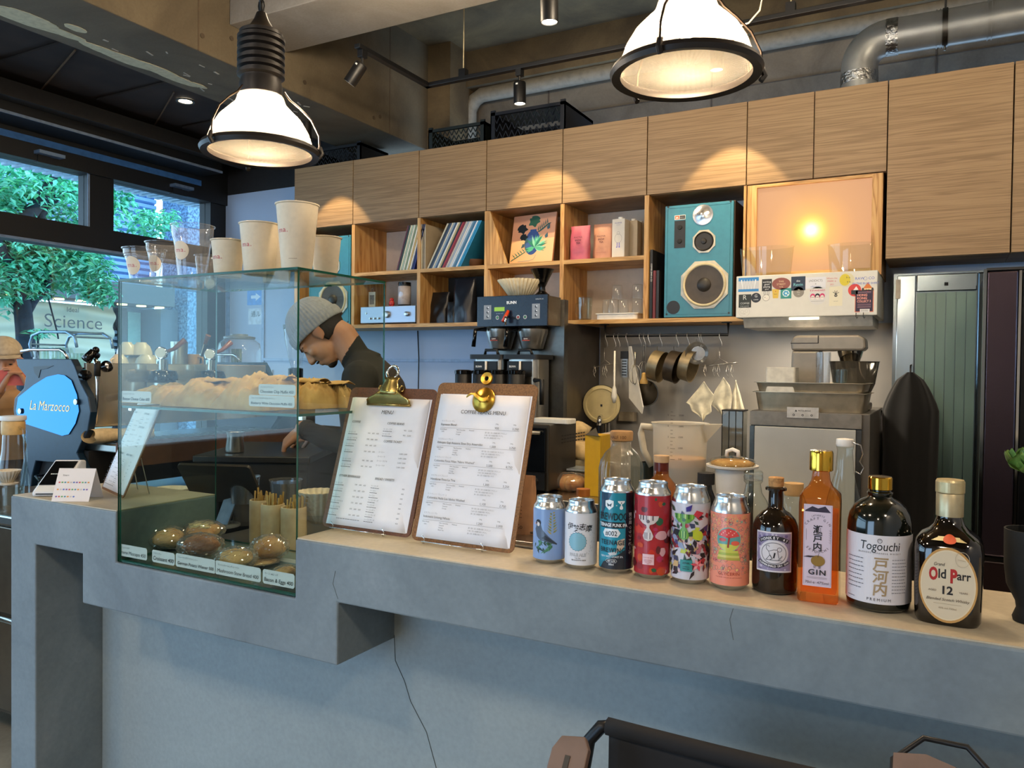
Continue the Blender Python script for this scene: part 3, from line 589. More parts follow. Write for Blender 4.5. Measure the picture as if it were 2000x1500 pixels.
def pendant(loc, s, label, bulb):
    x, y, z = loc; t = thing('pendant_lamp', label, 'lamp', loc, group='industrial pendant lamps over the counter')
    prof = [(.130, .012), (.128, .03), (.118, .06), (.100, .09), (.075, .115), (.062, .128), (.055, .15)]
    nr = 72
    def wob(a, q): return 1+.016*math.cos(nr*a)
    part('glass_shade', G().open_lathe([(r*s, h*s) for r, h in prof], nr*4, wob=wob), SHADE, t, smooth=2)
    def lens(u, v):
        a = 2*pi*u; r = .128*s*v; return (r*math.cos(a), r*math.sin(a), (.014-.012*math.cos(v*pi/2))*s+.0012*math.cos(nr*a*1.0)*v)
    part('lens', G().grid(lens, nr*4, 6, wrap=True), LENS, t, smooth=2)
    part('rim_ring', G().open_lathe([(.129*s, .002*s), (.146*s, -.001*s), (.150*s, .008*s), (.146*s, .017*s), (.133*s, .019*s), (.129*s, .014*s), (.129*s, .002*s)], 48), IRON, t, smooth=True)
    for k in range(3):
        a = k*2*pi/3+.5
        part('clip', G().tube([((.150)*s*math.cos(a), .150*s*math.sin(a), -.006*s), (.158*s*math.cos(a), .158*s*math.sin(a), .004*s), (.152*s*math.cos(a), .152*s*math.sin(a), .02*s)], .006*s, 8), IRON, t, smooth=True)
        part('support_rod', G().tube([(r*s*math.cos(a), r*s*math.sin(a), h*s) for r, h in ((.152, .015), (.15, .05), (.13, .09), (.10, .12), (.075, .14), (.06, .16))], .0026*s, 6), M('#3a3029', .3, .8), t, smooth=True)
    pr = [(.052, .145), (.054, .175), (.050, .19)]
    for k in range(6): pr += [(.050, .195+k*.018), (.059, .199+k*.018), (.059, .207+k*.018), (.050, .210+k*.018)]
    pr += [(.054, .302), (.054, .31), (.03, .325), (.018, .345), (.012, .362)]
    part('ribbed_socket', G().lathe([(r*s, h*s) for r, h in pr], 32), IRON, t, smooth=True)
    part('bulb', G().ball((0, 0, .10*s), .024*s), P('#ffe6bd', emit=bulb), t, smooth=2)
    top = (3.09 if y > yb0 else 3.6)-z; h = .365*s; k = 0; ch = G()
    while h < top-.01:
        T = Tr(0, 0, h+.014, rz=(k % 2)*pi/2+.3, rx=pi/2); ch.tube([(.008*math.cos(a), .016*math.sin(a)*1., 0) for a in [2*pi*i/10 for i in range(10)]], .0022, 5, True, T); h += .024; k += 1
    part('chain', ch, IRON, t, smooth=2)
    part('cable', G().tube([(.0, 0, .36*s), (-.018, .004, .5), (-.012, 0, .62), (-.02, .006, top)], .004, 6), BLACK, t, smooth=2)
    part('ceiling_hook', G().lathe([(.03, top-.02), (.03, top)], 16), IRON, t)
    l = light('bulb_light', 'POINT', (x, y, z+.085*s), 56, (1, .79, .55), .02); l.data.shadow_soft_size = .022
    return t
p1 = at(509, 293, Y=1.43); pendant((p1.x, p1.y, p1.z-.012), .97, 'ribbed glass pendant lamp with black corrugated socket hanging over the pastry case', 30)
p2 = at(1339, 138, Y=1.50); pendant((p2.x, p2.y, p2.z-.012), .97, 'ribbed glass pendant lamp over the beer cans, its socket cut by the frame', 30)
# track
ZT_, YT, XT_ = 2.98, 3.60, -2.508
tk = thing('lighting_track', 'black ceiling lighting track with a corner bend hanging on thin rods', 'track', (XT_, YT, ZT_))
part('rail', G().bb(XT_-.017, XT_+.017, 3.0, YT+.017, ZT_-.009, ZT_+.012), BLACK, tk, world=True, bev=.002); part('rail', G().bb(XT_-.017, 1.2, YT-.017, YT+.017, ZT_-.009, ZT_+.012), BLACK, tk, world=True, bev=.002)
for x in (at(905, 145, Y=YT).x, -.6, .5):
    part('hanger_block', G().bb(x-.02, x+.02, YT-.018, YT+.018, ZT_-.005, ZT_+.05), BLACK, tk, world=True); part('hanger_rod', G().tube([(x, YT, ZT_+.05), (x, YT, 3.6)], .003, 6), M('#d8c59a', .5), tk, world=True)
def tspot(x, y, tilt, label, power=26, ang=60, zt=None, aim=None):
    zt = zt or ZT_-.009; t = thing('track_spotlight', label, 'spotlight', (x, y, zt), group='black track spotlights')
    part('adapter', G().bb(-.016, .016, -.02, .02, -.035, 0), BLACK, t, bev=.002); part('stem', G().tube([(0, 0, -.035), (0, 0, -.065)], .006, 8), STEELD, t)
    T = Matrix.Translation((0, 0, -.06)) @ Matrix.Rotation(tilt[0], 4, 'Y') @ Matrix.Rotation(tilt[1], 4, 'X')
    part('housing', G().open_lathe([(.0, 0), (.028, -.003), (.032, -.01), (.032, -.115), (.029, -.115), (.028, -.085), (.0, -.084)], 24, T), BLACK, t, smooth=True)
    part('reflector', G().open_lathe([(.028, -.112), (.020, -.106)], 24, T), P('#fff3d8', emit=4), t); part('lamp_disc', G().lathe([(0, -.107), (.020, -.108), (.020, -.1085)], 16, T), P('#fff6e0', emit=30), t)
    part('sticker_label', G().box((0, -.0325, -.02), (.012, .001, .008), T), WHITE, t)
    d = (T.to_3x3() @ Vector((0, 0, -1))); p = Vector((x, y, zt))+(T @ Vector((0, 0, -.118)))
    d = Vector((0, .41, -.91)) if aim else d; light('spot_beam', 'SPOT', p, power, (1, .76, .42), .012, p+d, math.radians(ang), .25)
    return t
tspot(at(1015, 150, Y=YT).x, YT, (.0, .05), 'black track spotlight pointing straight down in front of the dark crates', aim=1)
tspot(at(708, 96, X=XT_).x, at(708, 96, X=XT_).y, (.62, -.15), 'black track spotlight tilted towards the window, on the short arm of the track', 60, 60)
tspot(-.92, YT, (0, .05), 'track spotlight hidden behind the second pendant lamp', aim=1)
t3 = at(1072, 12, Y=3.15)
tspot(at(1072, 20, Y=2.53).x, 2.53, (0, 0.05), 'black track spotlight by the concrete cross beam, top centre of the picture', 30, 70, 2.835)
tk2 = thing('ceiling_rail', 'short black rail under the cross beam edge carrying one spotlight', 'rail', (-1.2, 2.53, 2.835)); part('rail_body', G().bb(-1.36, -.9, 2.513, 2.547, 2.836, 2.857), BLACK, tk2, world=True); part('hanger_rod', G().tube([(-1.1, 2.53, 2.85), (-1.1, 2.53, 3.6)], .004, 6), BLACK, tk2, world=True)
# downlights
def down(p, label, power, ang=80):
    t = thing('recessed_downlight', label, 'downlight', p, group='recessed downlights in the dark ceiling')
    part('trim_ring', G().open_lathe([(.055, 0), (.055, -.006), (.042, -.006), (.04, 0)], 24), M('#8a847a', .3, .8), t, smooth=True); part('lamp_disc', G().lathe([(0, -.003), (.036, -.004), (.036, -.001)], 20), P('#fff3d6', emit=18), t)
    light('downlight_beam', 'SPOT', (p[0], p[1], p[2]-.02), power, (1, .76, .42), .02, (p[0], p[1], 0), math.radians(ang), .3)
down(at(362, 197, Z=3.04), 'recessed downlight in the dark ceiling beside the pendant lamp over the pastry case', 22)
dl = thing('ceiling_spotlight', 'small bright spotlight under the beam, just beyond the pendant over the pastry case', 'spotlight', (-3.40, 3.60, 2.9)); part('housing', G().open_lathe([(0, 0), (.035, 0), (.035, -.10), (.03, -.10), (.0, -.08)], 20), BLACK, dl, smooth=True); part('lamp_disc', G().lathe([(0, -.085), (.028, -.088), (.028, -.086)], 16), P('#fff3d6', emit=20), dl)
light('spot_beam', 'SPOT', (-3.44, 3.60, 2.79), 26, (1, .76, .42), .012, (-3.44, 3.60+.447, 2.79-1), math.radians(60), .25)
down((at(546, 338, Z=3.05)[0], 4.1, 3.04), 'faint small recessed downlight in the far corner above the white wall', 5)
# ceiling pipe along the corner, duct
pg = G(); zp = 3.40
pg.tube([(-2.92, 4.70, 2.6), (-2.92, 4.70, 3.22), (-2.88, 4.70, 3.29), (-2.82, 4.70, 3.32), (1.2, 4.70, 3.34)], .05, 16)
solo('wall_pipe', 'grey pipe rising behind the crates and turning along the top of the concrete wall', 'pipe', pg, M('#8d8472', .6), smooth=2)
DUCT = M('#9a9c9a', .38, .6, ns=12, var=.05)
du = thing('duct', 'galvanised round air duct bending down behind the oak cabinets', 'duct', (-.37, 4.10, 2.74))
dx, dz, r = at(1678, 155, Y=4.1).x, 3.02, .082
path = [(dx, 4.1, 2.6), (dx, 4.1, 2.88)]+[(dx+.12-.12*math.cos(a), 4.1, 2.88+.12*math.sin(a)) for a in [pi/2*k/8 for k in range(1, 9)]]
zd = 3.0
du_a = G().tube(path, r, 24); part('elbow', du_a, DUCT, du, world=True, smooth=True)
part('duct_pipe', G().tube([(dx+.12, 4.1, 3.0), (1.2, 4.1, 3.0)], r-.001, 24), DUCT, du, world=True, smooth=True)
for x in (dx+.13, dx+.165): pass
FOIL = M('#b9b9b6', .3, 1., ns=60, var=.1, bump=1., bd=.01)
part('foil_tape', G().tube([(dx+.115, 4.1, 3.0), (dx+.165, 4.1, 3.0)], r+.002, 24), FOIL, du, world=True, smooth=True); part('foil_tape', G().tube([(dx, 4.1, 2.80), (dx, 4.1, 2.85)], r+.002, 24), FOIL, du, world=True, smooth=True)
for x in (dx+.32, dx+.335, dx+.52, dx+.535, dx+.75): part('seam', G().tube([(x, 4.1, 3.0), (x+.004, 4.1, 3.0)], r+.003, 24), DUCT, du, world=True, smooth=True)
xb = dx+.345; part('hanger_band', G().tube([(xb, 4.1, 3.0), (xb+.022, 4.1, 3.0)], r+.004, 24), STEELD, du, world=True, smooth=True); part('hanger_rod', G().tube([(xb+.011, 4.1, 3.0+r), (xb+.011, 4.1, 3.6)], .005, 6), STEELD, du, world=True); part('hanger_rod', G().tube([(xb+.011, 4.1, 3.0-r-.02), (xb+.011, 4.1, 3.0-r)], .005, 6), STEELD, du, world=True)
# thin white cord beside the second pendant
solo('power_cord', 'thin white cord drooping from the ceiling beside the pendant over the beer cans', 'cord', G().tube([at(*q, Y=1.75) for q in ((1400, -60), (1490, -10), (1484, 20), (1462, 45), (1442, 52))], .002, 6), M('#cfc6b0', .5), smooth=2)
# crates on the cabinets
def crate(x0, x1, y0, y1, z0, h, color, label, loadc=None, lattice=True):
    t = thing('storage_crate', label, 'crate', ((x0+x1)/2, (y0+y1)/2, z0), group='plastic crates on top of the wall cabinets')
    m = M(color, .5); w = .004
    part('base', G().bb(x0, x1, y0, y1, z0, z0+.01), m, t, world=True)
    part('rim', G().bb(x0, x1, y0, y0+.015, z0+h-.018, z0+h).bb(x0, x1, y1-.015, y1, z0+h-.018, z0+h).bb(x0, x0+.015, y0, y1, z0+h-.018, z0+h).bb(x1-.015, x1, y0, y1, z0+h-.018, z0+h), m, t, world=True)
    g = G(); n = 12
    for k in range(n):
        a = x0+(x1-x0)*k/n; b = a+(x1-x0)/n*1.0
        for j in range(3):
            z = z0+.012+j*(h-.03)/3; s = (h-.03)/3
            g.tube([(a, y0+.006, z), ((a+b)/2, y0+.006, z+s*.9)], .0032, 4); g.tube([((a+b)/2, y0+.006, z+s*.9), (b, y0+.006, z)], .0032, 4)
    part('lattice_side', g, m, t, world=True); part('side_wall', G().bb(x0, x0+.006, y0, y1, z0, z0+h).bb(x1-.006, x1, y0, y1, z0, z0+h).bb(x0, x1, y1-.006, y1, z0, z0+h), m, t, world=True)
    for x in (x0, x1-.03): part('corner_post', G().bb(x, x+.03, y0, y0+.01, z0, z0+h+.012), m, t, world=True)
    return t
ZK = ZT+.002
crate(-2.78, -2.38, 4.0, 4.28, ZK, .13, '#0b130e', 'dark green lattice crate on the cabinets beside the concrete beam')
crate(-2.34, -1.86, 4.0, 4.4, ZK, .17, '#090a14', 'navy lattice crate holding a sheet of paper, on the cabinets left of the pendant')
solo('cardboard_sheet', 'pale folded sheet lying on top of the navy crate', 'paper', G().bb(-.22, .2, -.12, .14, 0, .014), M('#8f9594', .7), (-2.12, 4.17, ZK+.1725))
crate(-3.72, -3.30, 3.99, 4.28, ZK, .12, '#08090d', 'black lattice crate on the cabinets under the concrete beam, near the window')
def bars(d, x, y, ws, h, c='#55585f'):
    for w in ws: d.rect(x, y, x+w*.8, y+h, c); d.hold(); x += w
# ============================================================= GLASS PASTRY CASE AND WHAT STANDS ON IT
GX0, GX1, GY0, GY1, GZ0, GZ1, GS = -1.834, -1.226, 1.276, 1.582, .923, 1.641, 1.321
gc = thing('pastry_case', 'frameless glass pastry case with green edges and one glass shelf, set into the counter notch', 'display case', ((GX0+GX1)/2, (GY0+GY1)/2, GZ0))
def pane(name, x0, x1, y0, y1, z0, z1):
    g = G().bb(x0, x1, y0, y1, z0, z1); d = [x1-x0, y1-y0, z1-z0]; k = d.index(min(d)); m = [1]*6
    for i in {0: (4, 5), 1: (2, 3), 2: (0, 1)}[k]: m[i] = 0
    g.m = m; return part(name, g, [PANE, EDGE], gc, world=True)
tk_ = .005
pane('front_pane', GX0, GX1, GY0, GY0+tk_, GZ0, GZ1-.006); pane('side_pane', GX0, GX0+tk_, GY0+.006, GY1, GZ0, GZ1-.006); pane('side_pane', GX1-tk_, GX1, GY0+.006, GY1, GZ0, GZ1-.006)
pane('top_pane', GX0-.001, GX1+.001, GY0-.001, GY1, GZ1-.0055, GZ1); pane('shelf_pane', GX0+.006, GX1-.006, GY0+.006, GY1-.01, GS-.006, GS); pane('floor_pane', GX0+.006, GX1-.006, GY0+.006, GY1, GZ0, GZ0+.005)
for x in (GX0+.007, GX1-.019): part('shelf_clip', G().box((x+.006, GY0+.03, GS-.01), (.012, .012, .008)), CHROME, gc, world=True)
def dep(p): return (p-Vector((0, 0, HC))).dot(_f)
def sz(px, p): return px*dep(p)/FPX
TZ = GZ1+.0005
def ma(parent, r_at, zc, rz, d=.021, paper=False):
    q = D(); 
    if not paper: q.disc(0, 0, d, '#d8c8ae', n=32)
    else: q.ring(0, 0, d, .0005, '#cdbf9f', n=36)
    q.text('ma.', 0, -.004, .016, '#b8404a', sx=1.25, sp=1.1)
    q.build('round_sticker' if not paper else 'printed_mark', parent, Matrix.Rotation(rz, 4, 'Z'), fn=lambda x, y, z: Vector(((r_at(zc+y)+z+.0004)*math.sin(x/r_at(zc)), -(r_at(zc+y)+z+.0004)*math.cos(x/r_at(zc)), zc+y)))
def cupgeo(h, rt, rb, n=40, t=.0012, clear=False):
    pr = [(0, .004), (rb-.003, .004), (rb-.002, 0), (rb, 0)]
    if clear: pr += [(rb+(rt-rb)*.55, h*.62), (rb+(rt-rb)*.68, h*.70), (rb+(rt-rb)*.70, h*.735), (rb+(rt-rb)*.8, h*.75), (rb+(rt-rb)*.82, h*.80), (rb+(rt-rb)*.9, h*.815), (rt-.001, h*.95)]
    pr += [(rt, h-.004), (rt+.0025, h-.003), (rt+.003, h-.0005), (rt+.001, h), (rt-.0015, h-.002)]
    if not clear: pr += [(rb-.001, .006), (0, .006)]
    return G().open_lathe(pr, n)
PAPERC = M('#d6cab2', .65, ns=80, var=.015)
def cup(px, py, Y, wpx, hpx, wb, label, clear=False, rz=.15, st=.42, logo=True):
    p = at(px, py, Y=Y); h = sz(hpx, p); rt = sz(wpx, p)/2; rb = sz(wb, p)/2
    t = thing('plastic_cup' if clear else 'paper_cup', label, 'cup', (p.x, Y, TZ), group='takeaway cups on top of the pastry case')
    part('cup_wall', cupgeo(h, rt, rb, clear=clear), PLAST if clear else PAPERC, t, smooth=True)
    if logo: ma(t, lambda z: rb+(rt-rb)*z/h, h*st, rz, .02*rt/.045, paper=not clear)
    return t, h, rt, rb
cup(282, 530, 1.36, 78, 66, 50, 'shortest clear cup with a beige sticker, at the window end of the case top', True, st=.45)
cup(322, 531, 1.40, 70, 80, 46, 'medium clear cup with a beige sticker, between the shortest and tallest clear cups', True, st=.45)
cup(376, 530, 1.36, 79, 105, 52, 'tallest clear plastic cup with a round beige sticker on the case top', True, st=.5)
t_, h_, a_r, b_r = cup(404, 528, 1.47, 44, 58, 34, 'stack of small ribbed clear cups behind the tallest clear cup', True, logo=False)
t_['label'] = 'small ribbed clear cup half hidden behind the tallest clear cup'
cup(445, 527, 1.36, 62, 72, 50, 'short beige paper cup standing next to the tallest clear plastic cup', st=.5, rz=.05)
cup(507, 525, 1.36, 75, 100, 58, 'middle-sized beige paper cup next to the tallest paper cup', st=.55, rz=.0)
cup(540, 526, 1.50, 66, 104, 50, 'beige paper cup partly hidden behind the two tall paper cups', logo=False)
tt, h, rt, rb = cup(580, 523, 1.325, 80, 128, 58, 'tallest beige paper cup at the front corner of the pastry case', st=.57, rz=-.1)
part('printed_line', G().tube([((rb+.0042)*math.cos(a), (rb+.0042)*math.sin(a), .022) for a in (-1.3, -1.2, -1.1, -1.0, -.9, -.8)], .0004, 4), P('#6a5c44'), tt)
cup(636, 530, 1.44, 58, 76, 44, 'short beige paper cup at the side edge, in front of the far speaker', logo=False)
# pastries in clear bags
BREAD = M('#c98f4e', .6, ns=18, h2='#e2b878', lo=.35, hi=.6, bump=.3); BREADL = M('#dcb87c', .6, ns=20, h2='#c08a48', lo=.3, hi=.55, bump=.3); BREADD = M('#7a4526', .5, ns=14, h2='#b97a42', lo=.4, hi=.6, bump=.4)
BAG = glass('bag_film', '#f6f6f2', 3.2, .06, .07, 1.4, dense='#ffffff')
def lump(c, r, seed, amp=.17, n=28, m=14):
    def f(a, b):
        v = Vector((math.cos(b)*math.cos(a), math.cos(b)*math.sin(a), math.sin(b))); return 1+amp*noise.noise(v*2.2+Vector((seed, 0, 0)))+amp*.4*noise.noise(v*6+Vector((seed, 3, 0)))
    return G().ball(c, r, n, m, fn=f)
def film(r, seed):
    def f(a, b):
        v = Vector((math.cos(b)*math.cos(a), math.cos(b)*math.sin(a), math.sin(b)))
        return 1.06+.20*abs(noise.noise(v*3.2+Vector((seed, 5, 0))))+.06*noise.noise(v*11+Vector((seed, 3, 1)))
    def flat(g):
        g.v = [(x, y, max(z, -r[2]*.98)) for x, y, z in g.v]; return g
    return flat(G().ball((0, 0, 0), r, 64, 36, fn=f))
def pastry(px, py, Y, wpx, hpx, dy, mat, label, seed, rz=0, z0=GZ0+.0065, top=None, extra=None):
    p = at(px, py, Y=Y); w = sz(wpx, p)/2; h = sz(hpx, p)/2
    t = thing('wrapped_pastry', label, 'pastry', (p.x, Y, z0+h*1.0), rz, group='bagged pastries in the glass case')
    part('bread', lump((0, 0, 0), (w*.86, dy*.86, h*.9), seed), mat, t, smooth=2)
    if top: part('filling', lump((w*top[1], -dy*.1, h*top[2]), (w*top[3], dy*top[3], h*.35), seed+4, .3), M(top[0], .4, ns=60, var=.15), t, smooth=2)
    part('clear_bag', film((w, dy, h), seed), BAG, t)
    return t
pastry(325, 1075, 1.42, 74, 40, .05, BREADL, 'flat round bun in a clear bag, beside the window-side pane of the case', 1, top=('#ead9a0', 0, .45, .6))
pastry(397, 1050, 1.50, 74, 34, .05, BREAD, 'cheese-topped bun in a clear bag, at the back of the case floor', 2, top=('#efe0a4', 0, .6, .66), z0=GZ0+.022)
pastry(392, 1080, 1.40, 84, 44, .045, BREADD, 'dark brown bun in a crumpled clear bag, in the middle of the case floor', 3, .3)
pastry(462, 1095, 1.37, 76, 38, .045, BREADL, 'pale roll with sausage in a clear bag, behind the long white price card', 4, top=('#c2674a', -.45, .2, .4))
pastry(526, 1073, 1.47, 66, 46, .045, BREAD, 'glossy filled roll in a clear bag, under the wooden stirrer pots', 5, -.3, top=('#a8483a', .2, -.4, .35))
pastry(556, 1122, 1.335, 44, 30, .035, BREADL, 'yellow bread roll in a clear bag, in the front corner of the case', 6)
pastry(515, 1110, 1.43, 50, 8, .04, BREADL, 'empty-looking flat clear bag with a thin slice, on the case floor', 7)
# handwritten price cards
def card(x0, y0, x1, y1, hpx, lines, label, Y=GY0+.0075, cut=True):
    a, b = at(x0, y0, Y=Y), at(x1, y1, Y=Y); w = b.x-a.x; h = sz(hpx, a); t = thing('price_card', label, 'price card', (a.x, Y, max(a.z, GZ0+.013) if a.z < 1.2 else a.z), group='handwritten price cards in the pastry case')
    k = .004 if cut else 0
    part('card', G().prism([(0, k), (k, 0), (w-k, 0), (w, k), (w, h-k), (w-k, h), (k, h), (0, h-k)], 0, .0006, VF(0, .0006, 0)), M('#d4d6da', .6, var=.01), t)
    d = D(); kana, txt = lines; v, f = glyphs(txt, .012, 1, 1); tw = max(p[0] for p in v)-min(p[0] for p in v); s = min((w*.9)/tw, h*.55)
    d.text(txt, w*.5, h*.20, s, '#15181c', bold=.012, shear=.12, sx=min(1.15, w*.9/(tw*s))); v, f = glyphs(kana, 0, 1, 1); kw = max(p[0] for p in v); s2 = min(h*.17, w*.6/kw); d.text(kana, w*.06, h*.68, s2, '#4a4e55', 'l')
    d.build('handwriting', t, VF(0, -.0003, 0)); return t
for c in ((230, 1098, 287, 1108, 23, ('クレームマスカポ', 'Creme Mascapo 450'), 'price card for Creme Mascapo, at the window-side corner of the case floor'),
          (297, 1112, 341, 1120, 24, ('クロワッサン', 'Croissant 400'), 'price card reading Croissant 400'),
          (343, 1119, 421, 1133, 26, ('ジャーマンポテトウインナー', 'German Potato Wiener 500'), 'price card reading German Potato Wiener 500'),
          (420, 1134, 509, 1151, 27, ('マッシュルームシチューパン', 'Mushroom Stew Bread 400'), 'price card reading Mushroom Stew Bread 400'),
          (513, 1149, 575, 1161, 28, ('ベーコン&エッグ', 'Bacon & Eggs 400'), 'price card reading Bacon & Eggs 400'),
          (237, 785, 295, 791, 22, ('バスクチーズケーキ', 'Basque Cheese Cake 600'), 'price card reading Basque Cheese Cake 600 on the glass shelf')): card(*c)
card(486, 793, 575, 801, 22, ('ブルーベリーホワイトチョコマフィン', 'Blueberry White Chocolate Muffin 450'), 'price card for the Blueberry White Chocolate Muffin, lower of two on the glass shelf')
card(505, 771, 577, 776, 21, ('チョコチップマフィン', 'Chocolate Chip Muffin 450'), 'price card for the Chocolate Chip Muffin, upper of two on the glass shelf', Y=GY0+.0095)
# brown paper bakery bags lying on the glass shelf
KB = M('#c8a268', .75, ns=25, h2='#a87f48', lo=.3, hi=.65, bump=.2)
def crumple(w, d, h, seed, sag=.35, n=54, m=40):
    def f(u, v):
        x = (u-.5)*2; y = (v-.5)*2; e = (1-abs(x)**3.2)*(1-abs(y)**3.0)
        q = Vector((x*2.2+seed, y*1.8, seed)); z = h*max(0, e)**.45*(1+.30*noise.noise(q*1.3)-.34*abs(noise.noise(q*2.9))-.12*abs(noise.noise(q*7)))
        return (x*w*(1-.03*noise.noise(q)), y*d, max(z, 0))
    return G().grid(f, n, m)
def bag(px0, px1, ytop, Y, dy, label, seed, name='paper_bag', fold=True):
    a, b = at(px0, 800, Y=Y), at(px1, 800, Y=Y); c = (a+b)/2; w = (b.x-a.x)/2; h = at((px0+px1)/2, ytop, Y=Y).z-GS
    t = thing(name, label, 'bag', (c.x, Y, GS+.0008), group='brown paper bakery bags on the glass shelf')
    part('paper_body', crumple(w, dy, h, seed), KB, t, smooth=2)
    if fold: part('folded_top', G().grid(lambda u, v: ((u-.5)*w*1.5, (v-.5)*.05+.012*math.sin(u*9), h*.93+.008*math.sin(v*pi)+.005*noise.noise(Vector((u*6, v*4, seed)))), 14, 4), KB, t, smooth=2, solid=.001); 
    return t
bag(290, 400, 752, 1.46, .09, 'crumpled brown paper bag on the glass shelf, beside the cheese cake price card', 1.3, fold=False)
bag(375, 480, 742, 1.42, .10, 'pale brown muffin bag in the middle of the glass shelf', 4.1)
bag(478, 580, 736, 1.42, .11, 'brown muffin bag right behind the two stacked price cards', 7.7)
bag(566, 640, 742, 1.50, .07, 'folded brown muffin bag at the side pane of the shelf', 9.2)
bag(628, 686, 748, 1.56, .02, 'small brown bag at the rear side corner of the shelf', 11.5)
# ============================================================= LEFT LEDGE
LZ = 1.053
t = thing('card_terminal', 'white card payment terminal with a dark screen, tilted on the pale ledge', 'card reader', at(58, 968, Z=LZ), -.95)
t.location = (-2.243, 1.378, LZ); t.rotation_euler = (0, 0, 2.2); t.scale = (.9, .95, 1)
part('body', G().prism([(-.10, 0), (.10, 0), (.10, .082), (.06, .086), (-.085, .02), (-.10, .014)], -.04, .04, Matrix.Rotation(pi/2, 4, 'X')), M('#dfe0e2', .3, var=.01), t, bev=.006)
T = Matrix.Translation((0, 0, .0595)) @ Matrix.Rotation(-.427, 4, 'Y')
part('screen', G().bb(-.075, .055, -.033, .033, 0, .0015, T), BLACKG, t); part('card_slot', G().bb(-.1035, -.1, -.028, .028, .006, .009), BLACK, t)
d = D(); bars(d, -.02, 0, [.006]*6, .004, '#dfe6ea'); d.build('screen_lettering', t, T @ Matrix.Translation((-.02, 0, .0017)) @ Matrix.Rotation(-pi/2, 4, 'Z'))
t = thing('payment_sign', 'small white folded tent card listing payment marks beside the card terminal', 'sign', at(152, 975, Z=LZ), .52)
hh, ww, dd = .085, .10, .04
T1 = Matrix.Rotation(.0, 4, 'Z')
part('front_leaf', G().add([(-ww/2, -dd, 0), (ww/2, -dd, 0), (ww/2, 0, hh), (-ww/2, 0, hh)], [(0, 1, 2, 3)]), M('#e9e3e2', .6, var=.01), t, solid=.0008)
part('rear_leaf', G().add([(-ww/2, dd, 0), (ww/2, dd, 0), (ww/2, 0, hh), (-ww/2, 0, hh)], [(0, 1, 2, 3)]), M('#e9e3e2', .6, var=.01), t, solid=.0008)
d = D(); d.text('Smart', -.035, .072, .007, '#444444', 'l')
for j, (y, n) in enumerate(((.054, 11), (.034, 11), (.014, 7))):
    for i in range(n): d.disc(-.040+i*.0078, y, .0029, ('#c85050', '#4a6ab8', '#d89040', '#5aa060', '#7a5ab0', '#c8c0c0', '#3a8aa0')[(i*3+j*2) % 7], .0022, 8); d.hold()
d.build('payment_marks', t, Matrix.Translation((0, -dd-.0006, 0)) @ Matrix.Rotation(pi/2-math.atan2(dd, hh), 4, 'X'))
def board(P0, u, up, w, h, col, label, draw, clipf, edge=None):
    "clipboard standing with lower-left corner P0, width direction u and upward direction up"
    u = u.normalized(); up = (up-u*up.dot(u)).normalized(); n = u.cross(up)
    T = Matrix((( u.x, up.x, n.x, 0), (u.y, up.y, n.y, 0), (u.z, up.z, n.z, 0), (0, 0, 0, 1)))
    t = thing('clipboard', label, 'clipboard', P0); r = .014
    pts = []
    for cx, cy, a in ((w-r, h-r, 0), (r, h-r, 90), (r, r, 180), (w-r, r, 270)):
        for i in range(5): q = math.radians(a+90*i/4); pts.append((cx+r*math.cos(q), cy+r*math.sin(q)))
    part('backing_board', G().prism(pts, -.003, 0, T), col, t)
    pw, ph = w*.90, h*.90
    part('paper', G().grid(lambda a, b: (w*.05+a*pw+.001*math.sin(b*5), h*.022+b*ph, .0012+.0012*math.sin(a*4+b*3)+.0015*max(0, b-.85)), 8, 12, T), PAPER, t, smooth=2, solid=.0006)
    part('paper', G().grid(lambda a, b: (w*.062+a*pw, h*.026+b*ph, .0004), 2, 2, T), PAPER, t, solid=.0004)
    d = D(.00006); draw(d, pw, ph); d.build('printed_text', t, T @ Matrix.Translation((w*.05, h*.022, .0046)))
    clipf(t, T, w, h); return t
def stand(t, T, w, wires=CHROME, dep_=.07):
    for x in (w*.14, w*.72):
        part('wire_foot', G().tube([(x, .012, .012), (x+.004, .004, .006), (x, -.004, .004), (x, -.006, -.02)], .0013, 6, T=T), wires, t, smooth=2)
    part('wire_stand', G().tube([(w*.14, -.001, .012), (w*.78, -.001, .012)], .0012, 6, T=T).tube([(w*.2, 0, -.006), (w*.3, h_b*.5, -.006), (w*.3, .01, -.09), (w*.7, .01, -.09), (w*.7, h_b*.5, -.006), (w*.8, 0, -.006)], .0014, 6, T=T), wires, t, smooth=2)
h_b = .33
def rnd(n, a=.0022, b=.006): return [R.uniform(a, b) for _ in range(n)]
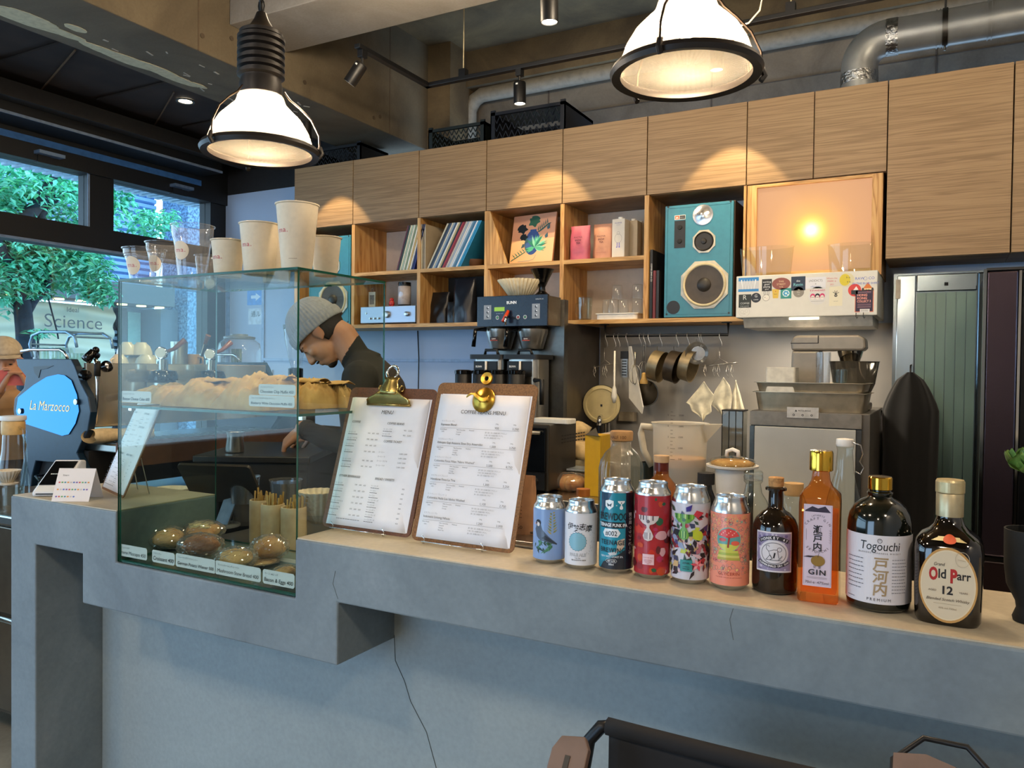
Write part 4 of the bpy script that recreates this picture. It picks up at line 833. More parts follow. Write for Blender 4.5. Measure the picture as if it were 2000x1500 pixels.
def menu1(d, w, h):
    k = '#2a2d33'; d.text('MENU', w*.5, h*.875, .0125, '#15161a', shear=.15)
    for s, x, y in (('COFFEE', .07, .795), ('COFFEE BEANS', .53, .795), ('COFFEE TICKET', .53, .655), ('OTHER BEVERAGES', .05, .365), ('BREAD / SWEETS', .52, .365)): d.text(s, w*x, h*y, .0072, '#15161a', 'l', bold=.008, shear=.12)
    def rows(x, y0, n, dy, price, sub=True, w_=.12):
        for i in range(n):
            y = h*(y0-i*dy); d.text('コーヒーラテモカ'[:R.randint(4, 8)], w*x, y, .0044, '#70737a', 'l')
            if sub: bars(d, w*x, y-.0042, rnd(6, .003, .006), .0013, '#4a4d53')
            for j, p in enumerate(price): d.text(p, w*(x+.26+.055*j), y-.001, .0046, '#24262b', 'l')
    rows(.05, .715, 4, .048, ('550', '600', '650')); rows(.05, .50, 2, .045, ('500', '550', '600'))
    rows(.50, .75, 2, .038, ('900', '3,250')); rows(.50, .57, 4, .034, ('2,600', '5,000'), False); rows(.03, .31, 6, .046, ('550', '600', '650'))
    for i in range(8):
        y = h*(.31-i*.036); d.text('ベーコンチーズ'[:R.randint(4, 7)], w*.50, y, .0042, '#70737a', 'l'); bars(d, w*.50, y-.004, rnd(5, .003, .006), .0013, '#4a4d53'); d.text(R.choice(('400', '450', '500', '600')), w*.90, y-.001, .0046, '#24262b')
    bars(d, w*.15, h*.045, rnd(11, .004, .008), .0015, '#6a6d73')
def menu2(d, w, h):
    d.text('COFFEE BEANS MENU', w*.52, h*.865, .0115, '#15161a')
    rows = (('Espresso Blend', '900', '3,250', 'Dark Roast'), ('Ethiopia Guji Anasora Slow Dry Anaerobic', '1,500', '3,750', 'Light Roast'), ('Colombia Finca Milan "Nitro Washed"', '3,500', '8,750', 'Light Roast'), ('Honduras Finca La Tina', '1,300', '3,250', 'Light Roast'), ('Colombia Huila Los Idolos Washed', '1,100', '2,750', 'Light Roast'), ('Indonesia Lintong Nihuta', '1,200', '3,000', 'Dark Roast'))
    for i, (a, p, q, rs) in enumerate(rows):
        y = h*(.775-i*.128); d.text('エスプレッソ ブレンド コロンビア'[:9+i % 5], w*.07, y+.0085, .0042, '#8a8d93', 'l'); d.text(a, w*.07, y, .0066, '#15161a', 'l', bold=.007)
        d.text(p, w*.72, y-.003, .0068, '#2a2c30', 'r'); d.text(q, w*.93, y-.003, .0068, '#2a2c30', 'r'); d.text('200g', w*.71, y+.007, .0036, '#555555', 'r'); d.text('500g', w*.90, y+.007, .0036, '#555555', 'r'); d.line([(w*.07, y-.005), (w*.94, y-.005)], .0004, '#33353a')
        d.text(rs, w*.07, y-.010, .0038, '#33353a', 'l'); d.text('1500~', w*.09, y-.015, .0034, '#55585f', 'l')
        for j, s in enumerate(('Milk Chocolate', 'Caramel', 'Orange', 'Black Tea')[:2+i % 3+(i < 4)]): d.text(s, w*.26, y-.010-.0048*j, .0036, '#33353a', 'l')
        d.text('Washed', w*.40, y-.010, .0038, '#33353a', 'l')
        for j in range(3): d.text('香り高く甘い余韻が続くやさしい味わい'[j:15-j], w*.58, y-.013-.0055*j, .0036, '#6a6d73', 'l')
def clip1(t, T, w, h):
    gm = M('#a8935a', .25, .9, ns=40, var=.05)
    part('clip_plate', G().grid(lambda a, b: (w*.5+(a-.5)*(.125-.078*min(1, max(0, (b-.3)/.5))**.7), h-.042+b*.042, .006+.010*math.sin(min(1, b*1.6)*pi/2)), 16, 12, T), gm, t, smooth=2, solid=.0018)
    part('clip_lip', G().tube([(w*.5-.062, h-.042, .006), (w*.5+.062, h-.042, .006)], .0035, 8, T=T), gm, t, smooth=2)
    part('clip_lever', G().grid(lambda a, b: (w*.5+(a-.5)*.046*(1+.15*math.sin(b*6)), h-.02+b*.042, .016+.006*math.sin(a*pi)-.004*b), 10, 6, T), gm, t, smooth=2, solid=.002)
    part('hanging_ring', G().tube([(w*.5+.016*math.cos(a)-.002, h+.035+.016*math.sin(a), .012) for a in [2*pi*i/16 for i in range(16)]], .0032, 8, True, T), CHROME, t, smooth=2)
    for s in (-1, 1): part('spring_coil', G().tube([(w*.5+s*(.030+.001*math.cos(a)), h-.004+.007*math.cos(a), .008+.007*math.sin(a)) for a in [2*pi*i/12 for i in range(12)]], .0022, 6, True, T), gm, t, smooth=2)
    stand(t, T, w)
def clip2(t, T, w, h):
    gm = M('#c39a40', .3, 1., ns=40, var=.04); c = (w*.5, h-.052)
    part('round_clip', G().lathe([(0, .010), (.005, .009), (.008, .011), (.018, .007), (.027, .003), (.028, .0015), (.024, .0015)], 40, T @ Matrix.Translation((c[0], c[1]+.014, .002))), gm, t, smooth=True)
    part('pull_tab', G().open_lathe([(.0055, 0), (.0055, .002), (.0135, .003), (.0145, 0), (.0135, -.003), (.0055, -.002), (.0055, 0)], 24, T @ Matrix.Translation((c[0], h+.010, .004))), gm, t, smooth=True)
    part('wing_grip', G().grid(lambda a, b: (c[0]-.034+.055*a, c[1]+.016+.006*math.sin(a*6)+(.012 if a > .4 else .004)*(b-.5), .019+.004*math.sin(a*pi)), 12, 4, T), gm, t, smooth=2, solid=.002)
    stand(t, T, w)
yb_, yt_ = 1.385, 1.488
P0 = at(628, 1032, Y=yb_); P1 = at(800, 1059, Y=yb_); P2 = at(683, 756, Y=yt_)
P0.z = max(P0.z, LZ+.004)
w1 = (P1-P0).length; board(P0, Vector((1, 0, 0)), Vector((0, yt_-yb_, P2.z-P0.z)), w1, math.hypot(yt_-yb_, P2.z-P0.z), HARD.copy() if 0 else M('#6b3f22', .6, ns=300, var=.12), 'dark brown clipboard, drinks menu under a gold hinged clip, next to the glass case', menu1, clip1)
P0 = at(800, 1062, Y=yb_-.012); P1 = at(1002, 1093, Y=yb_-.012); P2 = at(858, 747, Y=yt_-.012); P0.z = max(P0.z, LZ+.004); P0.x += .003
board(P0, Vector((1, 0, 0)), Vector((0, yt_-yb_, P2.z-P0.z)), (P1-P0).length, math.hypot(yt_-yb_, P2.z-P0.z), HARD, 'light brown clipboard with the coffee beans menu and a round brass clip, beside the cans', menu2, clip2)
# third clipboard, seen almost edge-on behind the case
Q0 = Vector((-2.185, 1.466, LZ+.003)); Q1 = Vector((-1.968, 1.386, LZ+.003)); u_ = (Q1-Q0).normalized(); nrm = Vector((u_.y, -u_.x, 0))
def clip3(t, T, w, h):
    part('wire_leg', G().tube([(w*.3, h*.45, -.004), (w*.25, -.0, -.10), (w*.75, -.0, -.10), (w*.7, h*.45, -.004)], .0016, 6, T=T), STEEL, t, smooth=2)
board(Q0, u_, Vector((0, 0, .30))+nrm*-.12, .228, .325, HARD, 'clipboard menu on a wire stand, seen nearly edge-on on the ledge behind the glass case', menu1, clip3)
# ============================================================= CANS AND BOTTLES ON THE COUNTER
CZ = 1.0528
def base(px, py, r):
    p = at(px, py, Z=CZ); d = Vector((p.x, p.y, 0)).normalized(); c = p+d*r; return Vector((c.x, c.y, CZ))
def canT(px, py, ytop, wpx, name, label, rz, draw, neck=.006, r=None, body=ALU, metal=0):
    f0 = at(px, py, Z=CZ); r = r or sz(wpx, f0)/2*1.01; c = base(px, py, r); h = at(px, ytop, Y=c.y).z-CZ
    t = thing(name, label, 'can', c, rz, group='beer cans lined up on the counter')
    part('can_body', G().lathe([(r*.72, .003), (r*.76, 0), (r*.86, .004), (r*.97, .007), (r, .010), (r, h-.017-neck), (r*.985, h-.013-neck), (r*.85, h-.011), (r*.80, h-.005), (r*.82, h-.002), (r*.80, h), (r*.76, h-.001), (r*.75, h-.005), (0, h-.005)], 48), body, t, smooth=True)
    part('pull_tab', G().rbox(-.008, .008, -.013, .010, h-.004, h-.0025, .006, T=Matrix.Rotation(.4, 4, 'Z')), ALU, t)
    part('tab_rivet', G().lathe([(.003, h-.005), (.003, h-.0015)], 10), ALU, t)
    L0, L1 = .009, h-.018-neck; W = pi*r
    d = D(.00008); draw(d, r, L0, L1, W); d.build('printed_label', t, wrap=r+.0002, rough=.35, coat=.2, cutstep=.003); return t
def fill(d, W, a, b, c): d.rect(-W, a, W, b, c)
def blob(d, x, y, s, c, seed, e=1., n=14): d.poly([(x+s*e*math.cos(t)*(1+.3*noise.noise(Vector((seed, t, 0)))), y+s*math.sin(t)*(1+.3*noise.noise(Vector((t, seed, 2))))) for t in [2*pi*i/n for i in range(n)]], c); d.hold()
def leafp(d, x, y, l, w, a, c): d.poly([(x+u*math.cos(a)-v*math.sin(a), y+u*math.sin(a)+v*math.cos(a)) for u, v in ((0, 0), (l*.35, w), (l, 0), (l*.35, -w))], c); d.hold()
def bird(d, r, a, b, W):
    fill(d, W, a, b, '#7f9fd0'); R.seed(5)
    for i in range(16): y = .058+i*.0027; leafp(d, .010+(i % 2)*.002, y, .013*(1-i/24), .0018, .6 if i % 2 else 2.4, ('#a89a58', '#8a8a4a', '#7a8a50')[i % 3])
    d.l += 1
    for i in range(26): leafp(d, R.uniform(-.024, .012), R.uniform(.028, .046), R.uniform(.008, .016), .0022, R.uniform(-2.6, -.3), ('#24503e', '#3a7258', '#4f8a6a', '#1e3f38')[i % 4])
    d.l += 1
    d.poly([(-.020, .078), (-.026, .066), (-.021, .052), (-.012, .045), (-.002, .044), (.020, .038), (.021, .040), (.004, .054), (-.008, .066), (-.013, .078)], '#4d5d74'); d.poly([(-.010, .050), (.020, .038), (.021, .0395), (-.002, .056)], '#2c3644')
    d.disc(-.0175, .079, .0062, '#20242e'); d.disc(-.0175, .076, .0034, '#e3dfe0', .004); d.poly([(-.0235, .079), (-.0275, .076), (-.0235, .0745)], '#d09a90'); d.disc(-.0195, .0805, .0007, '#e8d0d0')
def whitecan(d, r, a, b, W):
    fill(d, W, a, b, '#d9dde6'); 
    for i, c in enumerate('伊勢志摩'): d.text(c, -.021+i*.0125, .076-.003*(i % 2), .0135, '#15161a', bold=.012, shear=.15)
    n = 40; d.poly([(-.005+(.0165+.0016*(i % 2))*math.cos(2*pi*i/n), .053+(.0165+.0016*(i % 2))*math.sin(2*pi*i/n)) for i in range(n)], '#2a4a5c'); d.poly([(-.005+(.0158+.0016*(i % 2))*math.cos(2*pi*i/n), .053+(.0158+.0016*(i % 2))*math.sin(2*pi*i/n)) for i in range(n)], '#7fb6cc')
    d.text('PALE ALE', -.004, .026, .0075, '#8a9298', bold=.06); d.text('PALE ALE', -.004, .026, .0075, '#d9dde6', bold=-.005); d.text('Pale Ale', -.004, .0215, .0032, '#3a3d42'); d.text('ISE KADOYA BEER', -.002, .0175, .0034, '#3a3d42', bold=.01)
    R.seed(2)
    for i in range(16): d.disc(R.uniform(.012, .03), R.uniform(.03, .07), .0006, '#70808c', n=6); d.hold()
def funnel(d, x, y, s, c, stripes=None):
    pts = [(-1, 1), (1, 1), (.92, .62), (.55, .25), (.16, .1), (.12, -.15), (.35, -.55), (.5, -.95), (.38, -1.3), (0, -1.45), (-.38, -1.3), (-.5, -.95), (-.35, -.55), (-.12, -.15), (-.16, .1), (-.55, .25), (-.92, .62)]
    d.poly([(x+u*s, y+v*s) for u, v in pts], c)
    for i, q in enumerate(stripes or ()):
        k = -.75+i*.3; ww = .07
        d.poly([(x+(k-ww)*s*.45, y-.62*s), (x+(k+ww)*s*.45, y-.62*s), (x+(k+ww)*s*.4, y-1.25*s), (x+(k-ww)*s*.4, y-1.25*s)], q); d.hold(); d.rect(x+(k-ww)*s, y+.55*s, x+(k+ww)*s, y+1.0*s, q); d.hold()
    d.l += 1; d.disc(x, y+.45*s, s*.17, stripes[0] if stripes else '#16405a')
def teal(d, r, a, b, W):
    fill(d, W, a, b, '#15849c'); d.rect(.021, a, W, b, '#0e1b2a'); d.rect(-W, a, -.040, b, '#0e1b2a'); d.poly([(-.03, b), (-.005, b), (-.03, b-.05)], '#0e3550'); d.poly([(-.03, .09), (.0205, .105), (.0205, .045), (-.03, .02)], '#1f90ac'); d.poly([(-.03, a), (.0205, a), (.0205, .045), (.005, .035), (-.022, a+.012)], '#14202e')
    d.poly([(.006, .062), (.019, .066), (.019, .052), (.012, .044), (.004, .042)], '#c9b9a4'); d.poly([(-.012, .038), (.006, .043), (.004, .036), (-.008, .034)], '#c4ccd2')
    d.poly([(-.018, .134), (-.010, .136), (-.002, .134), (-.002, .124), (-.010, .117), (-.018, .124)], '#e4eef2'); d.poly([(-.015, .130), (-.010, .127), (-.005, .130), (-.007, .123), (-.010, .125), (-.013, .123)], '#12303e'); d.text('×', .0035, .124, .006, '#cfe4ea'); funnel(d, .012, .128, .0065, '#e4eef2')
    d.text('BREWDOG', -.004, .099, .0185, '#0a1520', bold=.012, sx=.60); d.rect(-.028, .0845, .0185, .0955, '#10151c'); d.text('TEENAGE PUNK IPA', -.004, .087, .0085, '#e8eef2', bold=.02, sx=.72)
    d.poly([(-.022, .075), (-.018, .083), (.006, .083), (.011, .0755), (.006, .068), (-.018, .068)], '#dfe8ee'); d.text('#002', -.006, .0705, .0125, '#14202e', bold=.01, sx=.85)
    d.text('TEENAGE', -.004, .054, .012, '#12303e', bold=.02, sx=.82, sp=1.15); d.text('BREWING', -.004, .040, .012, '#12303e', bold=.02, sx=.82, sp=1.15); d.text('NEW WEST COAST IPA', -.005, .0305, .005, '#dfe8ee', sx=.8, bold=.01)
    d.line([(-.013, .0275), (.003, .0275), (.005, .0245), (.003, .0215), (-.013, .0215), (-.015, .0245)], .0005, '#dfe8ee', True); d.text('ABV 6.5%', -.005, .023, .0045, '#dfe8ee', bold=.015, sx=.8); d.text('500ml', -.005, .0165, .0048, '#dfe8ee', bold=.01, sx=.8)
    d.text('要冷蔵 クラフトビール', .027, .075, .0075, '#c8d4da', rot=-pi/2)
def redcan(d, r, a, b, W):
    fill(d, W, a, b, '#a8232a'); R.seed(11)
    for i in range(110):
        c = R.choice(('#c2301f', '#c24a22', '#5c1a1c', '#1f5a3a', '#d8a8b0', '#8a1c28', '#b02a5a')); blob(d, R.uniform(-W, W), R.uniform(a+.004, b-.004), R.uniform(.002, .0085), c, i, R.uniform(.6, 1.5)); d.l += .15
    d.l = int(d.l)+1; funnel(d, -.004, .096, .0185, '#cfc6c6', ('#6a5c60', '#4a3c40', '#8a7c80', '#ece6e6', '#6a5c60', '#cfc6c6'))
    d.rect(-.013, .027, .007, .046, '#e0bcc4'); d.text('COSTUME GUYS', -.003, .039, .0024, '#a83038', bold=.03); 
    for k, s in enumerate(('HAZY DOUBLE', 'INDIA PALE ALE', 'WITH FRUIT', '7.8%')): d.text(s, -.003, .035-.0022*k, .002, '#a83038')
def greencan(d, r, a, b, W):
    fill(d, W, a, b, '#c9c9d4'); R.seed(21)
    for i in range(230):
        y = R.gauss((a+b)/2-.006, .028)
        if not a+.012 < y < b-.012: continue
        c = R.choice(('#2a1c26', '#3a3f5e', '#6a2a30', '#a83038', '#4a3a72', '#c8a878', '#8a9ab8', '#2f4a3a', '#b8c43a', '#b06a7a', '#15151b', '#d6b6c0')); x = R.uniform(-W*.7, W*.7)
        leafp(d, x, y, R.uniform(.007, .022), R.uniform(.002, .007), R.uniform(0, 6.28), c); d.l += .1
    d.l = int(d.l)+1; funnel(d, -.008, .105, .0185, '#5f9a35', ('#2c5e28', '#a8c86a', '#3a7a2e', '#b4cc74', '#2c5e28', '#8ab84c')); blob(d, .016, .087, .009, '#b9c832', 3); d.l += 1; leafp(d, -.004, .128, .016, .005, .9, '#3a2f86'); leafp(d, .008, .123, .018, .007, .2, '#c43040'); d.l += 1
    d.rect(-.013, .024, .007, .044, '#2f8a8a'); d.text('APHEL', -.003, .037, .0042, '#15323a', bold=.03); d.text('IMPERIAL', -.003, .031, .0028, '#15323a', bold=.02); d.text('DIPA 500', -.003, .0275, .0028, '#15323a', bold=.02)
    for k in range(6): leafp(d, .016, .036, .012, .003, k, '#d84a5a' if k % 2 else '#e8a0a8')
def pinkcan(d, r, a, b, W):
    fill(d, W, a, b, '#e88f76'); R.seed(31)
    for i in range(520):
        x, y = R.uniform(-W*.75, W*.75), R.uniform(a+.022, b-.004); s = R.uniform(.0015, .0042); c = R.choice(('#5f8f80', '#c4605a', '#d8c070', '#8a6a78', '#6a4a4a', '#b88a90', '#4e7a6c'))
        d.ring(x, y, s, .0005, c, n=9); d.hold()
        if i % 4 == 0: d.disc(x, y, s*.55, R.choice(('#b04858', '#7fae9a', '#e0c878')), n=7); d.hold()
    d.l += 1; cx, cy = .0, .088; d.disc(cx, cy, .0205, '#8ab8a8', n=36); d.disc(cx, cy, .0195, '#5f9f9c', n=36); d.poly([(cx+.0195*math.cos(t), cy+.0195*math.sin(t)) for t in [pi+.45+(pi-.9)*i/14 for i in range(15)]], '#c8cc5a')
    d.poly([(cx-.018, cy+.006), (cx-.012, cy+.015), (cx, cy+.019), (cx+.012, cy+.015), (cx+.018, cy+.006), (cx, cy+.002)], '#d84a48'); d.line([(cx-.001, cy-.014), (cx, cy-.004), (cx+.001, cy+.004)], .003, '#a04038'); d.disc(cx-.010, cy-.001, .006, '#c84a48', .003); d.disc(cx+.011, cy-.006, .007, '#e06048', .004)
    for i in range(9): d.disc(cx-.012+i*.003, cy+.008+.003*(i % 3), .0012, '#f0b0a0', n=6); d.hold()
    d.l += 1
    for k, (ww, c) in enumerate(((.016, '#c8cc5a'), (.017, '#a8b84a'), (.018, '#d4d070'), (.019, '#b0a848'))): d.rect(cx-ww, cy-.0225-.0042*k, cx+ww, cy-.0185-.0042*k, c); d.hold()
    d.l += 1; d.text('GLYCERIN', .001, .027, .0075, '#a8402e', sp=1.05); d.text('hazy double india pale ale with strawberry', .001, .0225, .0026, '#a8402e')
canT(1072, 1103, 968, 63, 'beer_can', 'pale blue short beer can with a grey bird on a leafy twig', .28, bird, .004)
canT(1134, 1114, 975, 63, 'beer_can', 'white short beer can with black brush characters and a blue furry round patch', .34, whitecan, .004)
canT(1203, 1122, 935, 67, 'beer_can', 'tall teal and navy beer can reading BREWDOG and TEENAGE BREWING', .24, teal, .004)
canT(1273, 1133, 940, 70, 'beer_can', 'tall red beer can with colourful spots, a silver funnel shape and a pink square', .20, redcan, .004)
canT(1347, 1143, 948, 74, 'beer_can', 'tall silver beer can with a green funnel shape, collage print and a teal square', .17, greencan, .009)
canT(1424, 1155, 967, 75, 'beer_can', 'salmon pink beer can reading GLYCERIN with a tree in a snow globe', .16, pinkcan, .009)
# --- bottles
BROWN = glass('dark_bottle_glass', '#3a2008', 1.6, 0, .02); BROWN2 = M('#120b06', .08, 0, plain=1, coat=.6); DGREEN = M('#0b110c', .12, 0, plain=1, coat=.7)
AMBER = glass('amber_glass', '#fcc98c', 1.5, .07, .02, dense='#ee9030'); LIQA = glass('amber_liquid', '#fddaa0', .3, .16, .02, dense='#f0a040')
# stout apothecary gin bottle
r = .0375; c = base(1512, 1164, r); h = at(1512, 945, Y=c.y).z-CZ
t = thing('gin_bottle', 'stout dark brown gin bottle with a cork and a violet stamp label', 'bottle', c, .12, group='spirit bottles on the counter')
prof = [(r*.8, 0), (r*.97, .004), (r, .012), (r, h*.56), (r*.97, h*.62), (r*.86, h*.68), (r*.62, h*.735), (r*.42, h*.76), (r*.33, h*.79), (r*.31, h*.93), (r*.32, h*.94), (r*.46, h*.945), (r*.47, h*.965), (r*.40, h*.975), (r*.28, h*.975)]
part('glass_body', G().lathe(prof, 48), BROWN2, t, smooth=True); part('cork', G().lathe([(r*.27, h*.97), (r*.33, h*.98), (r*.34, h*1.06), (r*.31, h*1.065), (0, h*1.065)], 24), CORK, t, smooth=True)
def stamp(d):
    w, y0, y1 = .0305, .040, .106; n = 26; pts = []
    for i in range(n*2): pts.append((-w+2*w*i/(n*2), y0-(.0009 if i % 2 else 0)))
    pts += [(w, y0)]
    for i in range(n*2): pts.append((w-2*w*i/(n*2), y1+(.0009 if i % 2 else 0)))
    pts += [(-w, y1)]; d.poly(pts, '#d6d4da'); d.rect(-w*.95, y0+.002, w*.95, y1-.002, '#8d84a4'); R.seed(4)
    for i in range(40): blob(d, R.uniform(-w*.9, w*.9), R.uniform(y0+.004, y1-.004), R.uniform(.001, .003), R.choice(('#a69ebc', '#6a5f8c', '#c2bccf')), i)
    d.l += 1; d.disc(0, .071, .024, '#d2d0d6', .022, 32); d.ring(0, .071, .020, .0012, '#6a6a72', .0175, 36)
    d.poly([(-.004, .0935), (.004, .0935), (.005, .099), (.002, .097), (0, .100), (-.002, .097), (-.005, .099)], '#7a7a84')
    k = '#55555c'; d.line([(-.012, .060), (-.006, .068), (-.008, .074), (0, .077), (.006, .077)], .0009, k); d.line([(-.008, .074), (-.012, .078), (-.012, .083), (-.008, .084), (-.007, .081)], .0009, k); d.ring(.009, .0775, .0035, .0008, k, n=14); d.line([(-.006, .068), (-.002, .062), (-.006, .060)], .0012, '#26262b'); d.line([(.002, .072), (.0, .063)], .0025, '#26262b'); d.line([(.006, .075), (.008, .064), (.011, .062)], .0009, k); d.line([(-.013, .060), (.013, .0595)], .0009, k); d.poly([(.006, .060), (.013, .068), (.014, .066), (.009, .060)], '#8a8a90')
    d.poly([(.0+.046*math.sin(a), .0545+.046*math.cos(a)) for a in [-.58+1.16*i/10 for i in range(11)]]+[(.0395*math.sin(a), .0545+.0395*math.cos(a)) for a in [.58-1.16*i/10 for i in range(11)]], '#26262b')
    d.arc_text('MONKEY 47', 0, .0545, .0405, .0058, '#e4e2e6', pi/2+.48, pi/2-.50, bold=.03)
    d.poly([(.046*math.sin(a), .0930-.046*math.cos(a)) for a in [-.60+1.2*i/10 for i in range(11)]]+[(.0405*math.sin(a), .0930-.0405*math.cos(a)) for a in [.60-1.2*i/10 for i in range(11)]], '#26262b')
    d.arc_text('SCHWARZWALD DRY GIN', 0, .0930, .0447, .0042, '#e4e2e6', -pi/2-.54, -pi/2+.54, bold=.03, down=True)
    d.text('2000001', -.0265, .066, .0028, '#44405c', rot=pi/2); d.text('DISTILLED', .0265, .07, .0028, '#a03048', rot=-pi/2)
    for x in (-.024, .024): d.line([(x-.003, .089), (x+.003, .089), (x+.003, .094), (x-.003, .094)], .0006, '#44405c', True)
d = D(.00008); stamp(d); d.build('stamp_label', t, wrap=r+.0003, cutstep=.003)
# square amber gin bottle
ca, cb = at(1560, 1175, Z=CZ), at(1650, 1188, Z=CZ); w = .0435; cc = at(1606, 1182, Z=CZ)+Vector((-.01, .036, 0)); h = at(1606, 880, Y=cc.y).z-CZ
t = thing('gin_bottle', 'tall square amber gin bottle with a gold cap and a narrow lilac label', 'bottle', (cc.x, cc.y, CZ), .06, group='spirit bottles on the counter')
w = sz(86, cc)/2*.90
def sq(k): 
    def f(a, z):
        q = 1/max(abs(math.cos(a)), abs(math.sin(a))); return q**k
    return f
def sqwob(a, z): return (1/max(abs(math.cos(a)), abs(math.sin(a))))**(.88 if z < h*.70 else max(0, .88*(1-(z-h*.70)/(h*.12))))
part('glass_body', G().lathe([(w*.90, .001), (w*.97, .004), (w, .010), (w*.97, h*.3), (w*.98, h*.66), (w*.96, h*.705), (w*.80, h*.735), (w*.60, h*.76), (w*.46, h*.80), (w*.40, h*.86), (w*.38, h*.90)], 48, wob=sqwob), AMBER, t, smooth=True)
part('gin_inside', G().lathe([(w*.84, .016), (w*.84, h*.60), (w*.84, h*.601)], 48, wob=sqwob), LIQA, t, smooth=True)
part('gold_cap', G().lathe([(w*.52, h*.865), (w*.56, h*.87), (w*.56, h*.985), (w*.52, h*1.0), (0, h*1.0)], 24), GOLD, t, smooth=True)
d = D(.0001); lw = w*.66; y0, y1 = h*.115, h*.655
d.rect(-lw, y0, lw, y1, '#cdbfd0'); d.line([(-lw*.93, y0+.002), (lw*.93, y0+.002), (lw*.93, y1-.002), (-lw*.93, y1-.002)], .0004, '#7a6a80', True)
d.poly([(-lw*.9, y1-.010), (-lw*.4, y1-.003), (0, y1-.006), (lw*.5, y1-.002), (lw*.9, y1-.012), (-lw*.9, y1-.012)], '#2c2238')
def Y_(f): return y0+(y1-y0)*f
d.arc_text('JAPANESE', 0, Y_(.725), .018, .0038, '#4a4048', pi/2+.5, pi/2-.5); d.arc_text('CRAFT GIN', 0, Y_(.665), .020, .0055, '#3a3038', pi/2+.95, pi/2-.95)
for i, ch in enumerate('瀬戸内'): d.text(ch, 0, Y_(.655-i*.105), .0145, '#15121a', bold=.02)
d.arc_text('SETOUCHI', 0, Y_(.575), .022, .0055, '#3a3038', -pi/2-.85, -pi/2+.85, down=True); d.text('クラフトジン', lw*.80, Y_(.62), .0038, '#4a4048', rot=-pi/2); d.line([(-lw*.8, Y_(.70)), (-lw*.8, Y_(.56))], .0004, '#4a4048')
d.disc(.001, Y_(.315), .0105, '#8a6a26', .0088, 28); d.poly([(-.002, Y_(.372)), (-.014, Y_(.372)), (-.021, Y_(.355)), (-.010, Y_(.35))], '#3a2a30'); d.line([(.001, Y_(.36)), (.002, Y_(.40))], .0008, '#3a2a30'); d.text('甘  夏', 0, Y_(.225), .0048, '#3a3038'); d.text('GIN', 0, Y_(.145), .012, '#15121a', bold=.02, sx=1.15, sp=1.2)
d.line([(-lw*.7, Y_(.115)), (lw*.7, Y_(.115))], .0003, '#4a4048'); d.line([(-lw*.7, Y_(.10)), (lw*.7, Y_(.10))], .0003, '#4a4048'); d.text('70cl e  47%vol', 0, Y_(.035), .0062, '#3a3038')
d.build('lilac_label', t, VF(-w*.04, -w*1.01, 0))
# round dark whisky bottle
r = sz(120, at(1714, 1198, Z=CZ))/2; c = base(1714, 1199, r); h = at(1714, 930, Y=c.y).z-CZ
t = thing('whisky_bottle', 'round-shouldered black-green whisky bottle with a wide white label and gold cap', 'bottle', c, .08, group='spirit bottles on the counter')
part('glass_body', G().lathe([(r*.85, 0), (r*.98, .005), (r, .014), (r, h*.60), (r*.985, h*.66), (r*.93, h*.72), (r*.80, h*.775), (r*.60, h*.815), (r*.42, h*.835), (r*.36, h*.85), (r*.40, h*.868), (r*.40, h*.88), (r*.34, h*.89), (r*.34, h*.92)], 56), DGREEN, t, smooth=True)
part('gold_cap', G().lathe([(r*.36, h*.90), (r*.38, h*.905), (r*.38, h*.992), (r*.35, h), (0, h)], 28), GOLD, t, smooth=True)
d = D(.0001); d.rect(-r*1.62, h*.072, r*1.62, h*.585, '#d4d2d8'); q = h
d.ring(0, q*.545, .0032, .0008, '#3a3a40'); d.text('戸', 0, q*.540, .0045, '#3a3a40'); d.text('Togouchi', 0, q*.475, .019, '#15151a', bold=.004, sx=.82, shear=.1); d.text('BLENDED JAPANESE WHISKY', 0, q*.447, .0034, '#4a4a50', sp=1.5)
for i, ch in enumerate('戸河内'): d.text(ch, .001, q*(.335-i*.095), .022, '#a08a68', bold=.02, shear=.08)
R.seed(9)
for i in range(8): bars(d, -r*1.1, q*(.40-i*.032), rnd(7, .003, .0058), .0012, '#70707a')
for i in range(11): bars(d, .018, q*(.405-i*.0245), rnd(6, .003, .0050), .001, '#80808a')
bars(d, -r*1.1, q*.10, rnd(4), .001, '#70707a'); d.text('PREMIUM', 0, q*.095, .0062, '#3a3a40', sp=1.5)
d.build('white_label', t, wrap=r+.0003, cutstep=.004)
# Old Parr
p = at(1850, 1219, Z=CZ); w = sz(136, p)/2; c = base(1850, 1219, w*.62); h = at(1850, 936, Y=c.y).z-CZ
t = thing('whisky_bottle', 'squat dark brown whisky bottle with an oval gold label and a pale metal cap', 'bottle', c, -.02, group='spirit bottles on the counter')
def opw(a, z): return (abs(math.cos(a))**4+abs(math.sin(a))**4)**(-.25) if z < h*.62 else 1+((abs(math.cos(a))**4+abs(math.sin(a))**4)**(-.25)-1)*max(0, 1-(z-h*.62)/(h*.1))
OP = M('#100804', .06, 0, ns=20, coat=.8, h2='#050302')
part('glass_body', G().lathe([(w*.80, 0), (w*.86, .006), (w*.87, .02), (w*.89, h*.30), (w*.90, h*.50), (w*.86, h*.565), (w*.72, h*.61), (w*.52, h*.645), (w*.40, h*.68), (w*.335, h*.73), (w*.32, h*.78)], 64, wob=opw, sq=None), OP, t, smooth=True)
part('screw_cap', G().lathe([(w*.36, h*.74), (w*.365, h*.90), (w*.35, h*.905)], 40), M('#b9ab88', .35, .6, ns=60, var=.04), t, smooth=True)
